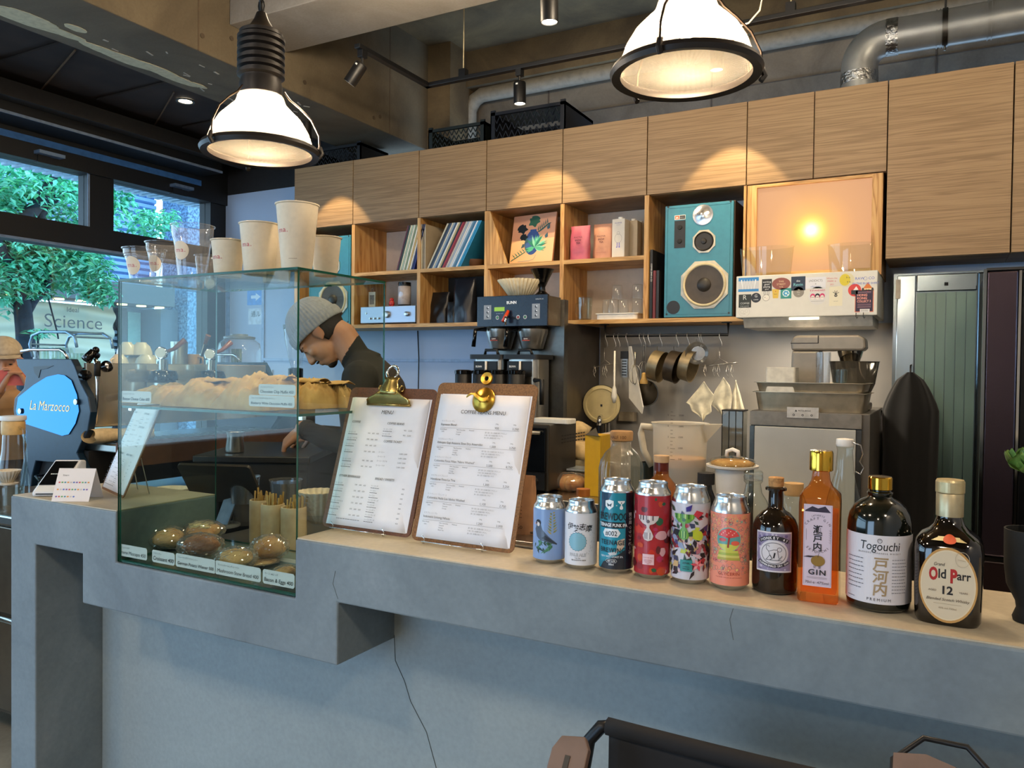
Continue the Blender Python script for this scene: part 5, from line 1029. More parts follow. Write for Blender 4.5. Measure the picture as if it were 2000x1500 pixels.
part('cap_top', G().lathe([(w*.375, h*.908), (w*.38, h*.915), (w*.38, h*.985), (w*.35, h), (0, h)], 40, wob=lambda a, z: 1+.012*(math.cos(36*a) > 0)), M('#c9b98e', .4, .6, ns=60, var=.04), t)
yf = -w*.905
d = D(.00012); cy = h*.29; d.disc(0, cy, w*.735, '#b98c4c', h*.262, 44); d.disc(0, cy, w*.69, '#d6c6a6', h*.245, 44); d.disc(0, cy, w*.66, '#cdbfa4', h*.235, 44)
d.text('ld', -.0075, cy+.010, .019, '#1a1414', sx=.8, bold=.025).hold(); d.text('O', -.0190, cy+.007, .025, '#a8201c', sx=.55, bold=.05); d.text('P', .0075, cy+.005, .027, '#a8201c', sx=.62, bold=.05); d.text('arr', .0205, cy+.010, .0175, '#1a1414', sx=.82, bold=.02); d.text('Grand', -.012, cy+.028, .007, '#1a1414', sx=.8, shear=.2)
d.text('12', .000, cy-.013, .0165, '#1a1414', bold=.03); d.text('AGED', -.020, cy-.010, .004, '#6a5c50'); d.text('YEARS', .020, cy-.010, .004, '#6a5c50'); d.text('Blended Scotch Whisky', 0, cy-.023, .0058, '#3a2c24', shear=.3); d.line([(-.018, cy-.0275), (.018, cy-.0275)], .0004, '#8a7a60'); d.text('40% vol 750ml', 0, cy-.035, .004, '#8a7a60')
d.ring(.018, cy+.040, .009, .0006, '#b0a48c', .011); d.line([(.012, cy+.040), (.022, cy+.038)], .0006, '#a89c84')
d.build('oval_label', t, Matrix.Translation((0, yf-.0008, 0)) @ Matrix.Rotation(.0, 4, 'X') @ Matrix.Rotation(pi/2, 4, 'X'), fn=None)
d = D(.0001); rr = w*.60; d.rect(-w*.55, h*.595, w*.55, h*.620, '#d2bf85'); d.disc(.001, h*.6075, .0075, '#c8502c', .0058); d.text('REAL ANTIQUE', .025, h*.604, .0032, '#9a8a58')
d.build('shoulder_label', t, fn=lambda x, y, z: Vector(((w*(.84-(y-h*.595)/(h*.025)*.16)+z)*math.sin(x/(w*.70))*1.03, -(w*(.84-(y-h*.595)/(h*.025)*.16)+z+.002)*math.cos(x/(w*.70))*1.02, y-.010*(x/w)**2)), cutstep=.004)
# dark planter with a green rosette at the edge of the frame
c = at(1998, 1226, Z=CZ); c = Vector((c.x+.012, c.y+.04, CZ))
t = thing('plant_pot', 'matt black footed planter with a frilly green rosette, cut by the frame edge', 'planter', c)
hp = at(1965, 1030, Y=c.y).z-CZ; rp_ = sz(46, c)
part('pot', G().lathe([(rp_*.62, 0), (rp_*.66, .006), (rp_*.52, .02), (rp_*.56, .03), (rp_*.9, .055), (rp_*1.0, hp*.62), (rp_*1.02, hp), (rp_*.96, hp), (rp_*.93, hp*.8), (0, hp*.78)], 40), M('#10110f', .75, ns=60, var=.1, bump=.2), t, smooth=True)
GL = M('#6d8f3e', .5, ns=40, h2='#3f6a28', lo=.35, hi=.6); gz = at(1990, 925, Y=c.y).z-CZ
part('stem', G().tube([(0, 0, hp*.7), (.01, 0, gz)], .008, 8), M('#5a6a3a', .7), t, smooth=2)
for k in range(26):
    a = k*2.4; tl_ = .2+1.1*(k/26); s = .05*(.6+.4*k/26)
    def lf(u, v, a=a, tl_=tl_, s=s): 
        ww = s*.55*math.sin(pi*min(1, v*.85+.1))*(u-.5)*2; z = .004*math.sin(u*22+a)*v
        q = Vector((ww, s*v, z+.3*s*v*v)); q.rotate(Matrix.Rotation(pi/2-tl_, 3, 'X')); q.rotate(Matrix.Rotation(a, 3, 'Z')); return (q.x, q.y, q.z+gz)
    part('leaf', G().grid(lf, 8, 5), GL, t, smooth=2)
# ============================================================= LEFT: ESPRESSO COUNTER AND MACHINE
EZ = .87
t = thing('espresso_counter', 'stainless steel work counter and fridge under the espresso machine', 'counter', (-3.5, 2.6, 0))
part('steel_top', G().bb(-3.85, -2.62, 1.62, 3.5, EZ-.035, EZ), STEEL, t, world=True, bev=.006)
part('fridge_body', G().bb(-3.85, -2.68, 1.66, 3.45, .12, EZ-.036), M('#5c5347', .35, .6, ns=20, var=.04), t, world=True)
part('drawer_front', G().bb(-3.35, -2.7, 1.645, 1.66, .50, .82), M('#6d6252', .3, .7, ns=20, var=.04), t, world=True, bev=.004)
vp = part('vent_panel', G().bb(-3.35, -2.7, 1.645, 1.66, .14, .47), M('#6d6252', .3, .7, ns=20, var=.04), t, world=True, bev=.004)
for k in range(12): part('vent_slot', G().bb(-2.80, -2.74, 1.643, 1.646, .16+k*.024, .172+k*.024), BLACK, t, world=True)
part('handle', G().tube([(-3.2, 1.635, .485), (-2.75, 1.635, .485)], .008, 8), STEEL, t, world=True, smooth=2)
NAVY = M('#0e2a3e', .4, .1, ns=40, var=.05); YM = 1.90
em = thing('espresso_machine', 'navy-sided espresso machine with a blue mirrored side window and gold script lettering', 'espresso machine', (at(100, 960, Y=YM).x, YM, EZ))
def P2(pts, Y): return [(at(x, y, Y=Y).x, at(x, y, Y=Y).z) for x, y in pts]
outer = [(31, 701), (139, 701), (146, 715), (158, 748), (172, 775), (177, 805), (171, 842), (160, 862), (150, 885), (166, 918), (172, 948), (150, 948), (128, 905), (70, 900), (62, 930), (60, 950), (38, 950), (40, 925), (52, 868), (30, 830), (26, 800), (28, 778), (46, 758), (50, 735), (34, 715)]
o2 = P2(outer, YM); zmin = min(z for x, z in o2)
o2 = [(x, max(z, EZ+.004)) for x, z in o2]
part('side_panel', G().prism(o2, YM, YM+.03, MXZ), NAVY, em, world=True, bev=.004)
part('side_panel', G().prism(o2, YM+1.0, YM+1.03, MXZ), NAVY, em, world=True)
win_ = P2([(115, 731), (128, 733), (141, 743), (152, 771), (156, 803), (149, 827), (136, 848), (123, 851), (80, 837), (40, 824), (33, 803), (37, 776), (67, 752), (93, 736)], YM)
part('mirror_window', G().prism(win_, YM-.004, YM-.001, MXZ), M('#2f6ea6', .06, .95, plain=1), em, world=True)
part('panel_slot', G().prism(P2([(66, 716), (105, 714), (92, 720), (80, 722), (76, 738), (68, 728)], YM), YM-.002, YM+.001, MXZ), BLACK, em, world=True)
for q in ((40, 803), (149, 785)): p = at(*q, Y=YM-.006); part('mirror_screw', G().lathe([(.012, 0), (.012, .005), (0, .006)], 10, ax((0, -1, 0), p)), STEEL, em, world=True)
d = D(); d.text('La Marzocco', 0, 0, .055, '#d8b070', sx=.95, shear=.25, bold=.012); pq = at(95, 802, Y=YM-.006)
d.build('gold_lettering', em, VF(pq.x-em.location.x, -.0048, pq.z-em.location.z), metal=.6, rough=.3)
x0, x1 = at(40, 750, Y=YM).x, at(165, 750, Y=YM).x
part('upper_body', G().bb(x0+.02, x1-.06, YM+.03, YM+1.0, 1.20, 1.40), M('#c9c2b2', .25, .7, ns=6, var=.05), em, world=True, bev=.01)
part('front_splash', G().bb(x1-.07, x1-.05, YM+.04, YM+.99, 1.17, 1.43), M('#e6e1d4', .12, .8, plain=1), em, world=True, bev=.003)
part('lower_body', G().bb(x0+.06, x1-.02, YM+.03, YM+1.0, EZ+.06, 1.08), BLACKM, em, world=True)
part('drip_tray', G().bb(x0+.1, x1+.12, YM+.05, YM+1.0, 1.08, 1.11), STEEL, em, world=True, bev=.004)
for k in range(22): part('tray_slat', G().bb(x1-.08, x1+.11, YM+.07+k*.042, YM+.085+k*.042, 1.11, 1.114), STEELD, em, world=True)
part('front_rail', G().bb(x1+.12, x1+.13, YM+.05, YM+1.0, 1.02, 1.12), M('#5a3a26', .5), em, world=True)
part('cup_tray', G().bb(x0+.03, x1-.06, YM+.04, YM+.99, 1.40, 1.41), STEEL, em, world=True)
ra = [at(*q, Y=YM+.05) for q in ((42, 686), (60, 683), (118, 683), (126, 688), (132, 700))]
part('cup_rail', G().tube(ra, .006, 8), CHROME, em, world=True, smooth=2); part('cup_rail', G().tube([Vector((p.x, YM+.95, p.z)) for p in ra], .006, 8), CHROME, em, world=True, smooth=2)
# steam wand in front of the splash, with black joint
wx = x1+.02; wp = lambda x, y: at(x, y, X=wx)
part('steam_wand', G().tube([wp(186, 700), wp(190, 715), wp(190, 760), wp(188, 828)], [.009, .009, .006, .005], 10), CHROME, em, world=True, smooth=2)
part('wand_joint', G().tube([wp(168, 703), wp(180, 690), wp(192, 696)], [.02, .018, .012], 10).ball(wp(187, 684), .014), BLACKG, em, world=True, smooth=2); part('wand_grip', G().tube([wp(190, 705), wp(190, 735)], .012, 10), BLACKM, em, world=True, smooth=2)
part('steam_knob', G().lathe([(0, 0), (.02, .002), (.024, .02), (.014, .035), (0, .036)], 14, ax((1, -.2, .3), wp(205, 718))), BLACKG, em, world=True, smooth=True)
part('steam_knob', G().lathe([(0, 0), (.02, .002), (.024, .02), (.014, .035), (0, .036)], 14, ax((1, -.5, -.4), wp(165, 730))), BLACKG, em, world=True, smooth=True)
for k, (px, top) in enumerate(((317, 672), (412, 678))):
    gx = x1+.02; p = at(px, 720, X=gx); Y_ = p.y
    g = G().lathe([(.055, 1.27), (.06, 1.29), (.06, 1.35), (.05, 1.36)], 28, c=(gx, Y_)); part('group_head', g, STEEL, em, world=True, smooth=True)
    part('group_collar', G().lathe([(.062, 1.36), (.064, 1.375), (.055, 1.40), (.03, 1.405)], 28, c=(gx, Y_)), BLACKG, em, world=True, smooth=True)
    part('group_neck', G().lathe([(.024, 1.40), (.024, 1.45)], 16, c=(gx, Y_)), CHROME, em, world=True, smooth=True)
    gz = 1.475; T = ax((.5, -.86, .1), (gx, Y_, gz)); part('pressure_gauge', G().lathe([(0, 0), (.026, 0), (.028, .008), (.026, .02), (.022, .021)], 24, T), CHROME, em, world=True, smooth=True); dl_ = part('gauge_dial', G().lathe([(.022, .0212), (0, .0215)], 20, T), WHITE, em, world=True)
    part('paddle_handle', G().tube([(gx, Y_, gz+.0), (gx+.01, Y_+.05, gz+.02), (gx+.03, Y_+.09, gz+.06)], [.006, .009, .013], 10), M('#7a3f20', .4), em, world=True, smooth=2)
    part('portafilter_handle', G().tube([(gx+.05, Y_, 1.30), (gx+.12, Y_-.02, 1.285), (gx+.18, Y_-.03, 1.275)], [.012, .016, .018], 12), BLACKM, em, world=True, smooth=2)
# things on the machine
def tumbler(px, py, Yp, r, h, label, cat='cup', mat=CLEAR, group=None, Z=None, name='glass_tumbler', handle=False, n=24, X=None, taper=.9):
    p = at(px, py, Y=Yp) if X is None else at(px, py, X=X); z = Z if Z is not None else p.z
    t = thing(name, label, cat, (p.x, p.y, z), group=group)
    part('glass_wall', G().open_lathe([(0, .004), (r*taper-.002, .004), (r*taper, 0), (r, h*.9), (r, h), (r-.003, h), (r*taper-.003, .008), (0, .008)], n), mat, t, smooth=True)
    if handle: part('handle', G().tube([(r*.95, 0, h*.8), (r+.025, 0, h*.75), (r+.028, 0, h*.35), (r*.93, 0, h*.2)], .005, 8, T=Matrix.Rotation(-.5 if handle is True else handle, 4, 'Z')), mat, t, smooth=2)
    return t
CT = 1.4105
for k, (px, ytop) in enumerate(((82, 655), (98, 655), (114, 655), (128, 656), (148, 676), (162, 678))):
    x_ = x0+.10+.045*(k % 3); y_ = YM+.10+.10*k
    p = at(px, 690, Y=YM+.14+.05*(k % 2)); tumbler(px, 690, YM+.14+.05*(k % 2), .036, .085 if k < 4 else .06, ['clear glass tumbler at the window end of the row on the espresso machine', 'second clear tumbler on the espresso machine, inside the blue cup rack', 'third clear tumbler on the espresso machine, inside the cup rack', 'clear glass at the inner end of the cup rack on the espresso machine', 'low rounded glass beside the cup rack on the espresso machine', 'low rounded glass nearest the steam wand on the espresso machine'][k], 'glass', Z=CT, group='glasses on the espresso machine')
rk = thing('cup_rack', 'blue-tinted open wire cup rack standing on the espresso machine', 'rack', (at(100, 690, Y=YM+.1).x, YM+.1, CT))
q0 = [at(*q, Y=YM+.08) for q in ((64, 697), (58, 672), (64, 655), (80, 648), (130, 648), (146, 658), (150, 678))]
part('rack_hoop', G().tube(q0, .006, 8), M('#7fb0d8', .2, .4), rk, world=True, smooth=2); part('rack_hoop', G().tube([v+Vector((0, .16, 0)) for v in q0], .006, 8), M('#7fb0d8', .2, .4), rk, world=True, smooth=2)
for q in (q0[1], q0[3], q0[4], q0[5]): part('rack_bar', G().tube([q, q+Vector((0, .16, 0))], .004, 6), M('#7fb0d8', .2, .4), rk, world=True)
PORC = M('#d8d0bf', .25, var=.01)
for k, (px, py, yy, s) in enumerate(((232, 697, 2.32, 1), (262, 690, 2.42, 1.15), (285, 697, 2.36, 1.1), (248, 672, 2.37, 1.0), (276, 668, 2.42, 1.1), (302, 700, 2.52, 1.0))):
    p = at(px, py, Y=yy); z = CT if k in (0, 1, 2, 5) else CT+.058
    t = thing('ceramic_cup', ['upturned cream cup nearest the case edge, on the espresso machine', 'upturned cream cup at the back of the pile on the espresso machine', 'upturned cream cup with a handle at the front of the pile', 'cream cup on top of the pile, nearest the case edge', 'cream cup on top of the pile, beside the pressure gauge', 'cream cup at the right foot of the pile beside the gauge'][k], 'cup', (p.x, yy, z), group='upturned cups piled on the espresso machine')
    if k == 5: t['label'] = 'upturned cream cup at the foot of the pile, next to the first gauge'
    part('bowl', G().open_lathe([(.043*s, 0), (.045*s, .003), (.043*s, .02), (.034*s, .045), (.022*s, .056), (.020*s, .062), (0, .058)], 28), PORC, t, smooth=True)
    part('handle', G().tube([(.042*s, 0, .012), (.06*s, 0, .016), (.058*s, 0, .036), (.036*s, 0, .042)], .004, 8, T=Matrix.Rotation(-1.2+k, 4, 'Z')), PORC, t, smooth=2)
tumbler(350, 702, 2.62, .04, .13, 'tall polished steel tumbler on the espresso machine, between the two gauges', 'tumbler', STEEL, Z=CT, name='steel_tumbler')
t = tumbler(377, 702, 2.68, .032, .07, 'small kraft-coloured mug with a handle beside the steel tumbler', 'mug', KRAFT, Z=CT, name='small_mug', handle=.2)
t = thing('pastry_brush', 'wooden brush with brown bristles standing behind the second gauge', 'brush', (at(408, 690, Y=2.78).x, 2.78, CT)); part('bristles', G().tube([at(400, 672, Y=2.78), at(407, 655, Y=2.78)], [.008, .014], 8), M('#7a4a30', .8), t, world=True); part('handle', G().tube([at(393, 695, Y=2.78), at(400, 672, Y=2.78)], .006, 8), M('#c9c0b0', .5), t, world=True, smooth=2)
solo('spatula', 'thin dark spatula leaning out behind the steel tumbler', 'spatula', G().tube([(0, 0, 0), (.06, .0, .12)], [.004, .008], 6), BLACKM, (at(380, 690, Y=2.70).x, 2.72, CT))
# plunger jars/cloth on the tray
solo('rolled_towel', 'cream rolled towel lying on the drip tray beside the steam wand', 'towel', G().grid(lambda u, v: (.035*math.cos(2*pi*u)*(1+.1*math.sin(v*14)), (v-.5)*.26+.01*math.sin(u*9), .028+.027*math.sin(2*pi*u)*(1+.12*math.sin(v*9))), 16, 14, wrap=True), M('#d3bd94', .9, ns=60, var=.05, bump=.3), (x1+.03, at(230, 822, X=x1+.02).y, 1.1145), smooth=2)
# front-left glassware on the steel counter
FGZ = EZ+.001
t = thing('glass_server', 'tall glass server with a pale wooden collar and handle at the left frame edge', 'jug', at(26, 955, Y=1.72)); t.location.z = FGZ
r = sz(56, t.location)/2; hh = at(26, 812, Y=1.72).z-FGZ
part('glass_wall', G().open_lathe([(0, .004), (r*1.0, .004), (r*1.02, .03), (r*.95, hh*.35), (r*.70, hh*.62), (r*.62, hh*.85), (r*.66, hh*.97)], 28), CLEAR, t, smooth=True)
part('wood_collar', G().lathe([(r*.70, hh*.80), (r*.74, hh*.82), (r*.74, hh*.93), (r*.68, hh*.95)], 28), M('#d8b070', .5), t, smooth=True); part('lid', G().lathe([(r*.78, hh*.95), (r*.82, hh*.97), (r*.8, hh), (0, hh)], 28), WHITE, t, smooth=True)
part('handle', G().tube([(r*.7, 0, hh*.88), (r*1.35, 0, hh*.85), (r*1.5, 0, hh*.5), (r*1.15, 0, hh*.25), (r*.98, 0, hh*.22)], .006, 8), CLEAR, t, smooth=2)
def dripper(px, py, Yp, wpx, hpx, label, mat, Z=None, name='coffee_dripper', ribs=20, saucer=True):
    p = at(px, py, Y=Yp); r = sz(wpx, p)/2; h = sz(hpx, p)
    t = thing(name, label, 'dripper', (p.x, p.y, Z if Z is not None else p.z))
    part('cone', G().open_lathe([(r*.28, .012), (r*.36, h*.1), (r*.99, h*.97), (r, h), (r*.95, h), (r*.30, h*.12)], ribs*4, wob=lambda a, z: 1+.035*math.cos(ribs*a)*(z/h)), mat, t, smooth=2)
    if saucer: part('saucer', G().lathe([(r*.3, 0), (r*.75, .004), (r*.8, .009), (r*.3, .012)], 32), mat, t, smooth=True)
    return t
tumbler(20, 960, 1.66, .045, .10, 'glass range server below the white dripper at the left frame edge', 'glass', Z=FGZ, name='glass_carafe', handle=0)
pz = at(18, 893, Y=1.66).z
dripper(15, 893, 1.66, 46, 30, 'white fluted dripper standing on the glass carafe at the left frame edge', PORC, Z=FGZ+.1015)
t = tumbler(98, 945, 1.74, .036, .085, 'glass jar with clear foot standing under the black dripper', 'glass', Z=FGZ, name='glass_jar')
dripper(98, 897, 1.74, 52, 28, 'black fluted dripper on the glass jar in front of the espresso machine', BLACKG, Z=FGZ+.087)
tumbler(70, 940, 1.70, .018, .075, 'slim clear shot glass beside the black dripper jar', 'glass', Z=FGZ, name='shot_glass')
# base scale
solo('coffee_scale', 'flat black coffee scale on the steel counter by the card terminal', 'scale', G().rbox(-.08, .08, -.07, .07, 0, .02, .015), BLACKM, (at(50, 960, Y=1.62).x-.12, 1.80, EZ+.0005), .3)
# big bean hopper grinder behind
gx, gy = at(467, 800, Y=3.05).x, 3.05
t = thing('bean_grinder', 'coffee grinder with a large clear round-shouldered hopper holding green tubes', 'grinder', (gx, gy, EZ+.0))
p = at(467, 745, Y=gy); w = sz(82, p)/2; zt = at(467, 660, Y=gy).z-EZ; zb = at(467, 755, Y=gy).z-EZ
part('hopper', G().open_lathe([(w*.9, zb), (w*.98, zb+.05), (w, zt-.07), (w*.93, zt-.03), (w*.7, zt-.008), (w*.5, zt)], 36), PLAST, t, smooth=True); part('hopper_cap', G().lathe([(w*.72, zt-.006), (w*.72, zt+.006), (w*.4, zt+.012), (w*.38, zt+.02), (0, zt+.02)], 30), M('#5c6468', .4), t, smooth=True)
for k in range(4): part('inner_tube', G().tube([(-.03+.02*k, -.02, zb), (-.03+.02*k, -.02, zt-.06)], .007, 8), M('#3d5a3c', .4), t, smooth=2)
part('body', G().rbox(-w*.8, w*.8, -w*.7, w*.7, 0, zb, .02), BLACKM, t)
# conical grinder next to the barista
gx, gy = at(577, 800, Y=3.05).x, 3.05
t = thing('doser_grinder', 'slim black grinder with a tapering clear hopper, in front of the beanie', 'grinder', (gx, gy, EZ))
z_ = lambda y: at(577, y, Y=gy).z-EZ
r = sz(46, Vector((gx, gy, 1.4)))/2
part('hopper', G().open_lathe([(r*.35, z_(720)), (r*.55, z_(705)), (r*.95, z_(660)), (r, z_(640))], 30), PLAST, t, smooth=True); part('hopper_lid', G().lathe([(r*1.05, z_(643)), (r*1.06, z_(635)), (0, z_(634))], 30), BLACK, t, smooth=True)
part('collar', G().lathe([(r*.5, z_(745)), (r*.62, z_(742)), (r*.62, z_(720)), (r*.4, z_(718))], 24), BLACKG, t, smooth=True); part('body', G().rbox(-.07, .07, -.09, .09, 0, z_(744), .03), BLACKM, t)
solo('wall_socket_panel', 'small white switch plate on the white wall behind the grinders', 'switch', G().bb(-.06, .06, -.008, 0, -.05, .05), M('#c8d4e0', .4), (at(520, 735, Y=4.29).x, 4.298, at(520, 735, Y=4.29).z), bev=.003)
for k, (px, py, w, h) in enumerate(((500, 580, .09, .12), (500, 618, .08, .12))):
    t = thing('wall_notice', ['blue arrow notice on the wall seen through the glass case', 'white notice with handwriting on the wall below the blue arrow'][k], 'notice', at(px, py, Y=4.297)); part('sheet', G().bb(-w, w, -.002, 0, -h/2, h/2), M('#5f9fe8' if k == 0 else '#cfdcea', .5), t)
    d = D(); (d.poly([(-.05, -.012), (.0, -.012), (0, -.03), (.05, 0), (0, .03), (0, .012), (-.05, .012)], '#cfe0f4') if k == 0 else d.text('通ル', 0, .0, .05, '#2c3a48')); d.build('marks', t, VF(0, -.0025, 0))
# ============================================================= LOWER WORK SURFACE BEHIND THE COUNTER
WZ = .90
t = thing('work_table', 'dark steel work surface directly behind the service counter', 'counter', (-.4, 1.8, 0))
part('table_top', G().bb(-1.95, 1.15, 1.60, 2.10, WZ-.03, WZ), M('#77736c', .3, .7, ns=20, var=.04), t, world=True); part('cabinet', G().bb(-1.9, 1.1, 1.64, 2.06, 0, WZ-.031), BLACKM, t, world=True)
def potpx(px, ytop, Yp, wpx, label, seed):
    p = at(px, ytop, Y=Yp); r = sz(wpx, p)/2; h = p.z-WZ; t = thing('stirrer_pot', label, 'pot', (p.x, Yp, WZ+.0005), group='travertine pots of wooden stirrers')
    part('stone_pot', G().lathe([(r*.97, 0), (r, .006), (r, h-.004), (r*.97, h), (r*.82, h), (r*.82, h*.4), (0, h*.4)], 32), M('#c9b48e', .7, ns=14, h2='#a8906a', lo=.3, hi=.55, bump=.3), t, smooth=True)
    R.seed(seed)
    for k in range(15):
        a, q = R.uniform(0, 6.28), R.uniform(0, .7)*r; lx, ly = R.uniform(-.014, .014), R.uniform(-.01, .01); part('stirrer', G().tube([(q*math.cos(a), q*math.sin(a), h*.45), (q*math.cos(a)+lx, q*math.sin(a)+ly, h+R.uniform(.012, .035))], .0028, 5), M('#c09a50', .5), t)
potpx(508, 976, 1.70, 40, 'beige stone pot of wooden stirrers, the one nearest the tablet stand', 1)
potpx(533, 984, 1.655, 45, 'beige stone pot of wooden stirrers standing in front, middle of the three', 2)
potpx(574, 990, 1.66, 50, 'beige stone pot of wooden stirrers right behind the corner of the glass case', 3)
t = thing('filter_stack', 'stack of white fluted paper filters in a clear holder, between the case and the clipboard', 'filters', (at(622, 1000, Y=1.74).x, 1.74, WZ+.0005))
part('holder', G().open_lathe([(.035, 0), (.04, .004), (.055, .10)], 28), PLAST, t, smooth=True)
for k in range(5): part('paper_filter', G().open_lathe([(.02, .07+k*.01), (.06, .115+k*.012)], 80, wob=lambda a, z: 1+.06*math.cos(20*a)), M('#dcd0b4', .8), t, smooth=2)
# tablet till
t = thing('tablet_till', 'dark tablet till tilted on a grey metal stand, seen through the glass case', 'tablet', (at(432, 1025, Y=1.80).x, 1.80, WZ+.0005))
T = Matrix.Translation((0, 0, .14)) @ Matrix.Rotation(.35, 4, 'Z') @ Matrix.Rotation(-.9, 4, 'X')
part('tablet_body', G().rbox(-.125, .125, -.085, .085, -.005, .005, .012, T=T), M('#3a352e', .4), t); part('screen', G().bb(-.115, .115, -.075, .075, .005, .006, T), BLACKG, t)
part('stand_arm', G().bb(-.03, .03, -.003, .003, 0, .15, Matrix.Rotation(-.45, 4, 'X')), M('#6c7276', .35, .6), t, bev=.002); part('stand_foot', G().lathe([(.06, 0), (.06, .006), (0, .007)], 24), M('#9aa0a2', .35, .5), t, smooth=True)
solo('receipt_printer', 'black receipt printer under the tablet till', 'printer', G().rbox(-.08, .08, -.09, .09, 0, .07, .01), BLACKM, (at(470, 1040, Y=1.9).x-.14, 1.92, WZ+.0005), .2)
for k, (px, py, l) in enumerate(((477, 960, 'clear plastic cup holding silver cups, beside the tablet till'), (558, 968, 'clear plastic cup holding silver cups, behind the stirrer pots'))):
    p = at(px, py, Y=1.86); t = thing('plastic_cup', l, 'cup', (p.x, 1.86, WZ+.0005)); h = at(px, 930+k*6, Y=1.86).z-WZ
    part('cup_wall', G().open_lathe([(.035, 0), (.05, h-.004), (.053, h-.002), (.052, h)], 28), PLAST, t, smooth=True); part('silver_liner', G().open_lathe([(.0, h*.4), (.040, h*.45), (.046, h-.01)], 28), M('#a9b2bd', .2, .9, plain=1), t, smooth=True)
p = at(318, 965, Y=1.75); t = dripper(318, 965, 1.75, 74, 52, 'white fluted ceramic dripper on a saucer, behind the upright menu on the ledge', PORC, Z=EZ+.05)
t.location.y = 1.78; t2 = thing('round_tray', 'round pale wooden tray under the white fluted dripper', 'tray', (t.location.x, 1.78, EZ+.001)); part('tray_disc', G().lathe([(.10, 0), (.105, .045), (.10, .048), (0, .047)], 32), M('#b8a078', .5), t2, smooth=True)
t = thing('glass_cloche', 'small glass dome with a round glass knob, behind the tablet till', 'dome', (at(405, 935, Y=1.95).x, 1.95, WZ+.0005)); r = .055; hz = at(405, 908, Y=1.95).z-WZ
part('dome', G().open_lathe([(r, 0), (r, hz*.6), (r*.9, hz*.78), (r*.5, hz*.9), (r*.15, hz*.93)], 28), CLEAR, t, smooth=True); part('knob', G().ball((0, 0, hz*.97), .013), CLEAR, t, smooth=2)
# dark under-counter oven and steel shelves glimpsed through the case
t = thing('back_station', 'dark steel station with a drawer, in the aisle behind the glass case', 'workstation', (-2.9, 2.9, 0))
part('station_body', G().bb(-3.2, -2.25, 3.55, 3.9, 0, .84), M('#2c2a28', .4, .4, ns=10, var=.05), t, world=True); part('station_top', G().bb(-3.22, -2.23, 3.52, 3.92, .84, .87), STEELD, t, world=True)
for k in range(2): dr = part('drawer', G().bb(-3.15+k*.45, -2.72+k*.45, 3.535, 3.55, .5, .8), STEELD, t, world=True); part('drawer_handle', G().tube([(-3.05+k*.5, 3.225, .76), (-2.8+k*.5, 3.225, .76)], .006, 6), STEEL, dr, world=False) if 0 else None
solo('knock_box', 'black knock box tray with a copper edge, seen low through the glass case', 'tray', G().rbox(-.16, .16, -.10, .10, 0, .06, .01), BLACK, (at(440, 880, Y=2.6).x, 2.35, EZ-.0) if 0 else (-2.72, 3.70, .8705), .1)
# ============================================================= SHELF CONTENTS
SZ1, SZ2 = 2.0305, ZB+.0225      # upper shelf board and bottom board tops
# framed leaf print leaning in the cubby
pl = thing('leaf_print', 'square pink and orange print with green monstera leaves, leaning in its cubby', 'picture', (at(1036, 515, Y=4.05).x, 4.045, SZ1))
W_ = .30; T = Matrix.Rotation(-.13, 4, 'Z') @ Matrix.Rotation(-.16, 4, 'X')
part('canvas', G().bb(-W_/2, W_/2, 0, .012, 0, W_, T), M('#c98f6c', .6, var=.01), pl)
d = D(.0002); h2 = W_*.5; d.rect(-W_/2, 0, W_/2, W_, '#d09a7c'); d.rect(-W_/2, 0, W_/2, h2*1.0, '#e8b98a'); d.disc(0, W_*.44, .052, '#33508e', .075); d.rect(-.022, W_*.60, .022, W_*.70, '#33508e'); d.disc(-.012, W_*.42, .034, '#44659f', .05)
def mon(x, y, s, a, c):
    pts = []
    for i in range(33):
        tt = -pi+2*pi*i/32; q = s*(1-.38*abs(math.sin(tt*2.5))*(abs(math.cos(tt/2)) < .92)); pts.append((x+q*math.cos(tt+a), y+q*math.sin(tt+a)*.8))
    d.poly(pts, c)
mon(.0, .255, .046, 1.2, '#2d5e4a'); mon(-.075, .215, .040, 2.4, '#14222a'); mon(-.06, .165, .030, 2.6, '#14222a')
R.seed(8)
for k in range(26): a = R.uniform(-.6, 3.7); leafp(d, .02, .10, R.uniform(.05, .095), .008, a, ('#56b78f', '#2f8068', '#8fd0b0')[k % 3]); d.l += .1
for k in range(12): leafp(d, .03+.006*k, .19+.004*k, .035, .004, .3+(k % 2)*1.4, '#2c5a58'); d.l += .1
for k in range(12): leafp(d, -.03-.008*k, .085-.004*k, .035, .003, 2.4+(k % 2)*1.3, '#2c7a68'); d.l += .1
for x, y in ((-.03, .15), (.09, .15), (-.05, .125), (.1, .2)): leafp(d, x, y, .035, .012, 3.9 if x < 0 else 1.2, '#3b5a68')
d.l = int(d.l)+1; d.line([(-.09, .022), (-.01, .022), (.02, .03), (.035, .055)], .0025, '#8a9a9a'); d.build('printed_picture', pl, T @ Matrix.Translation((0, -.0005, 0)) @ Matrix.Rotation(pi/2, 4, 'X'))
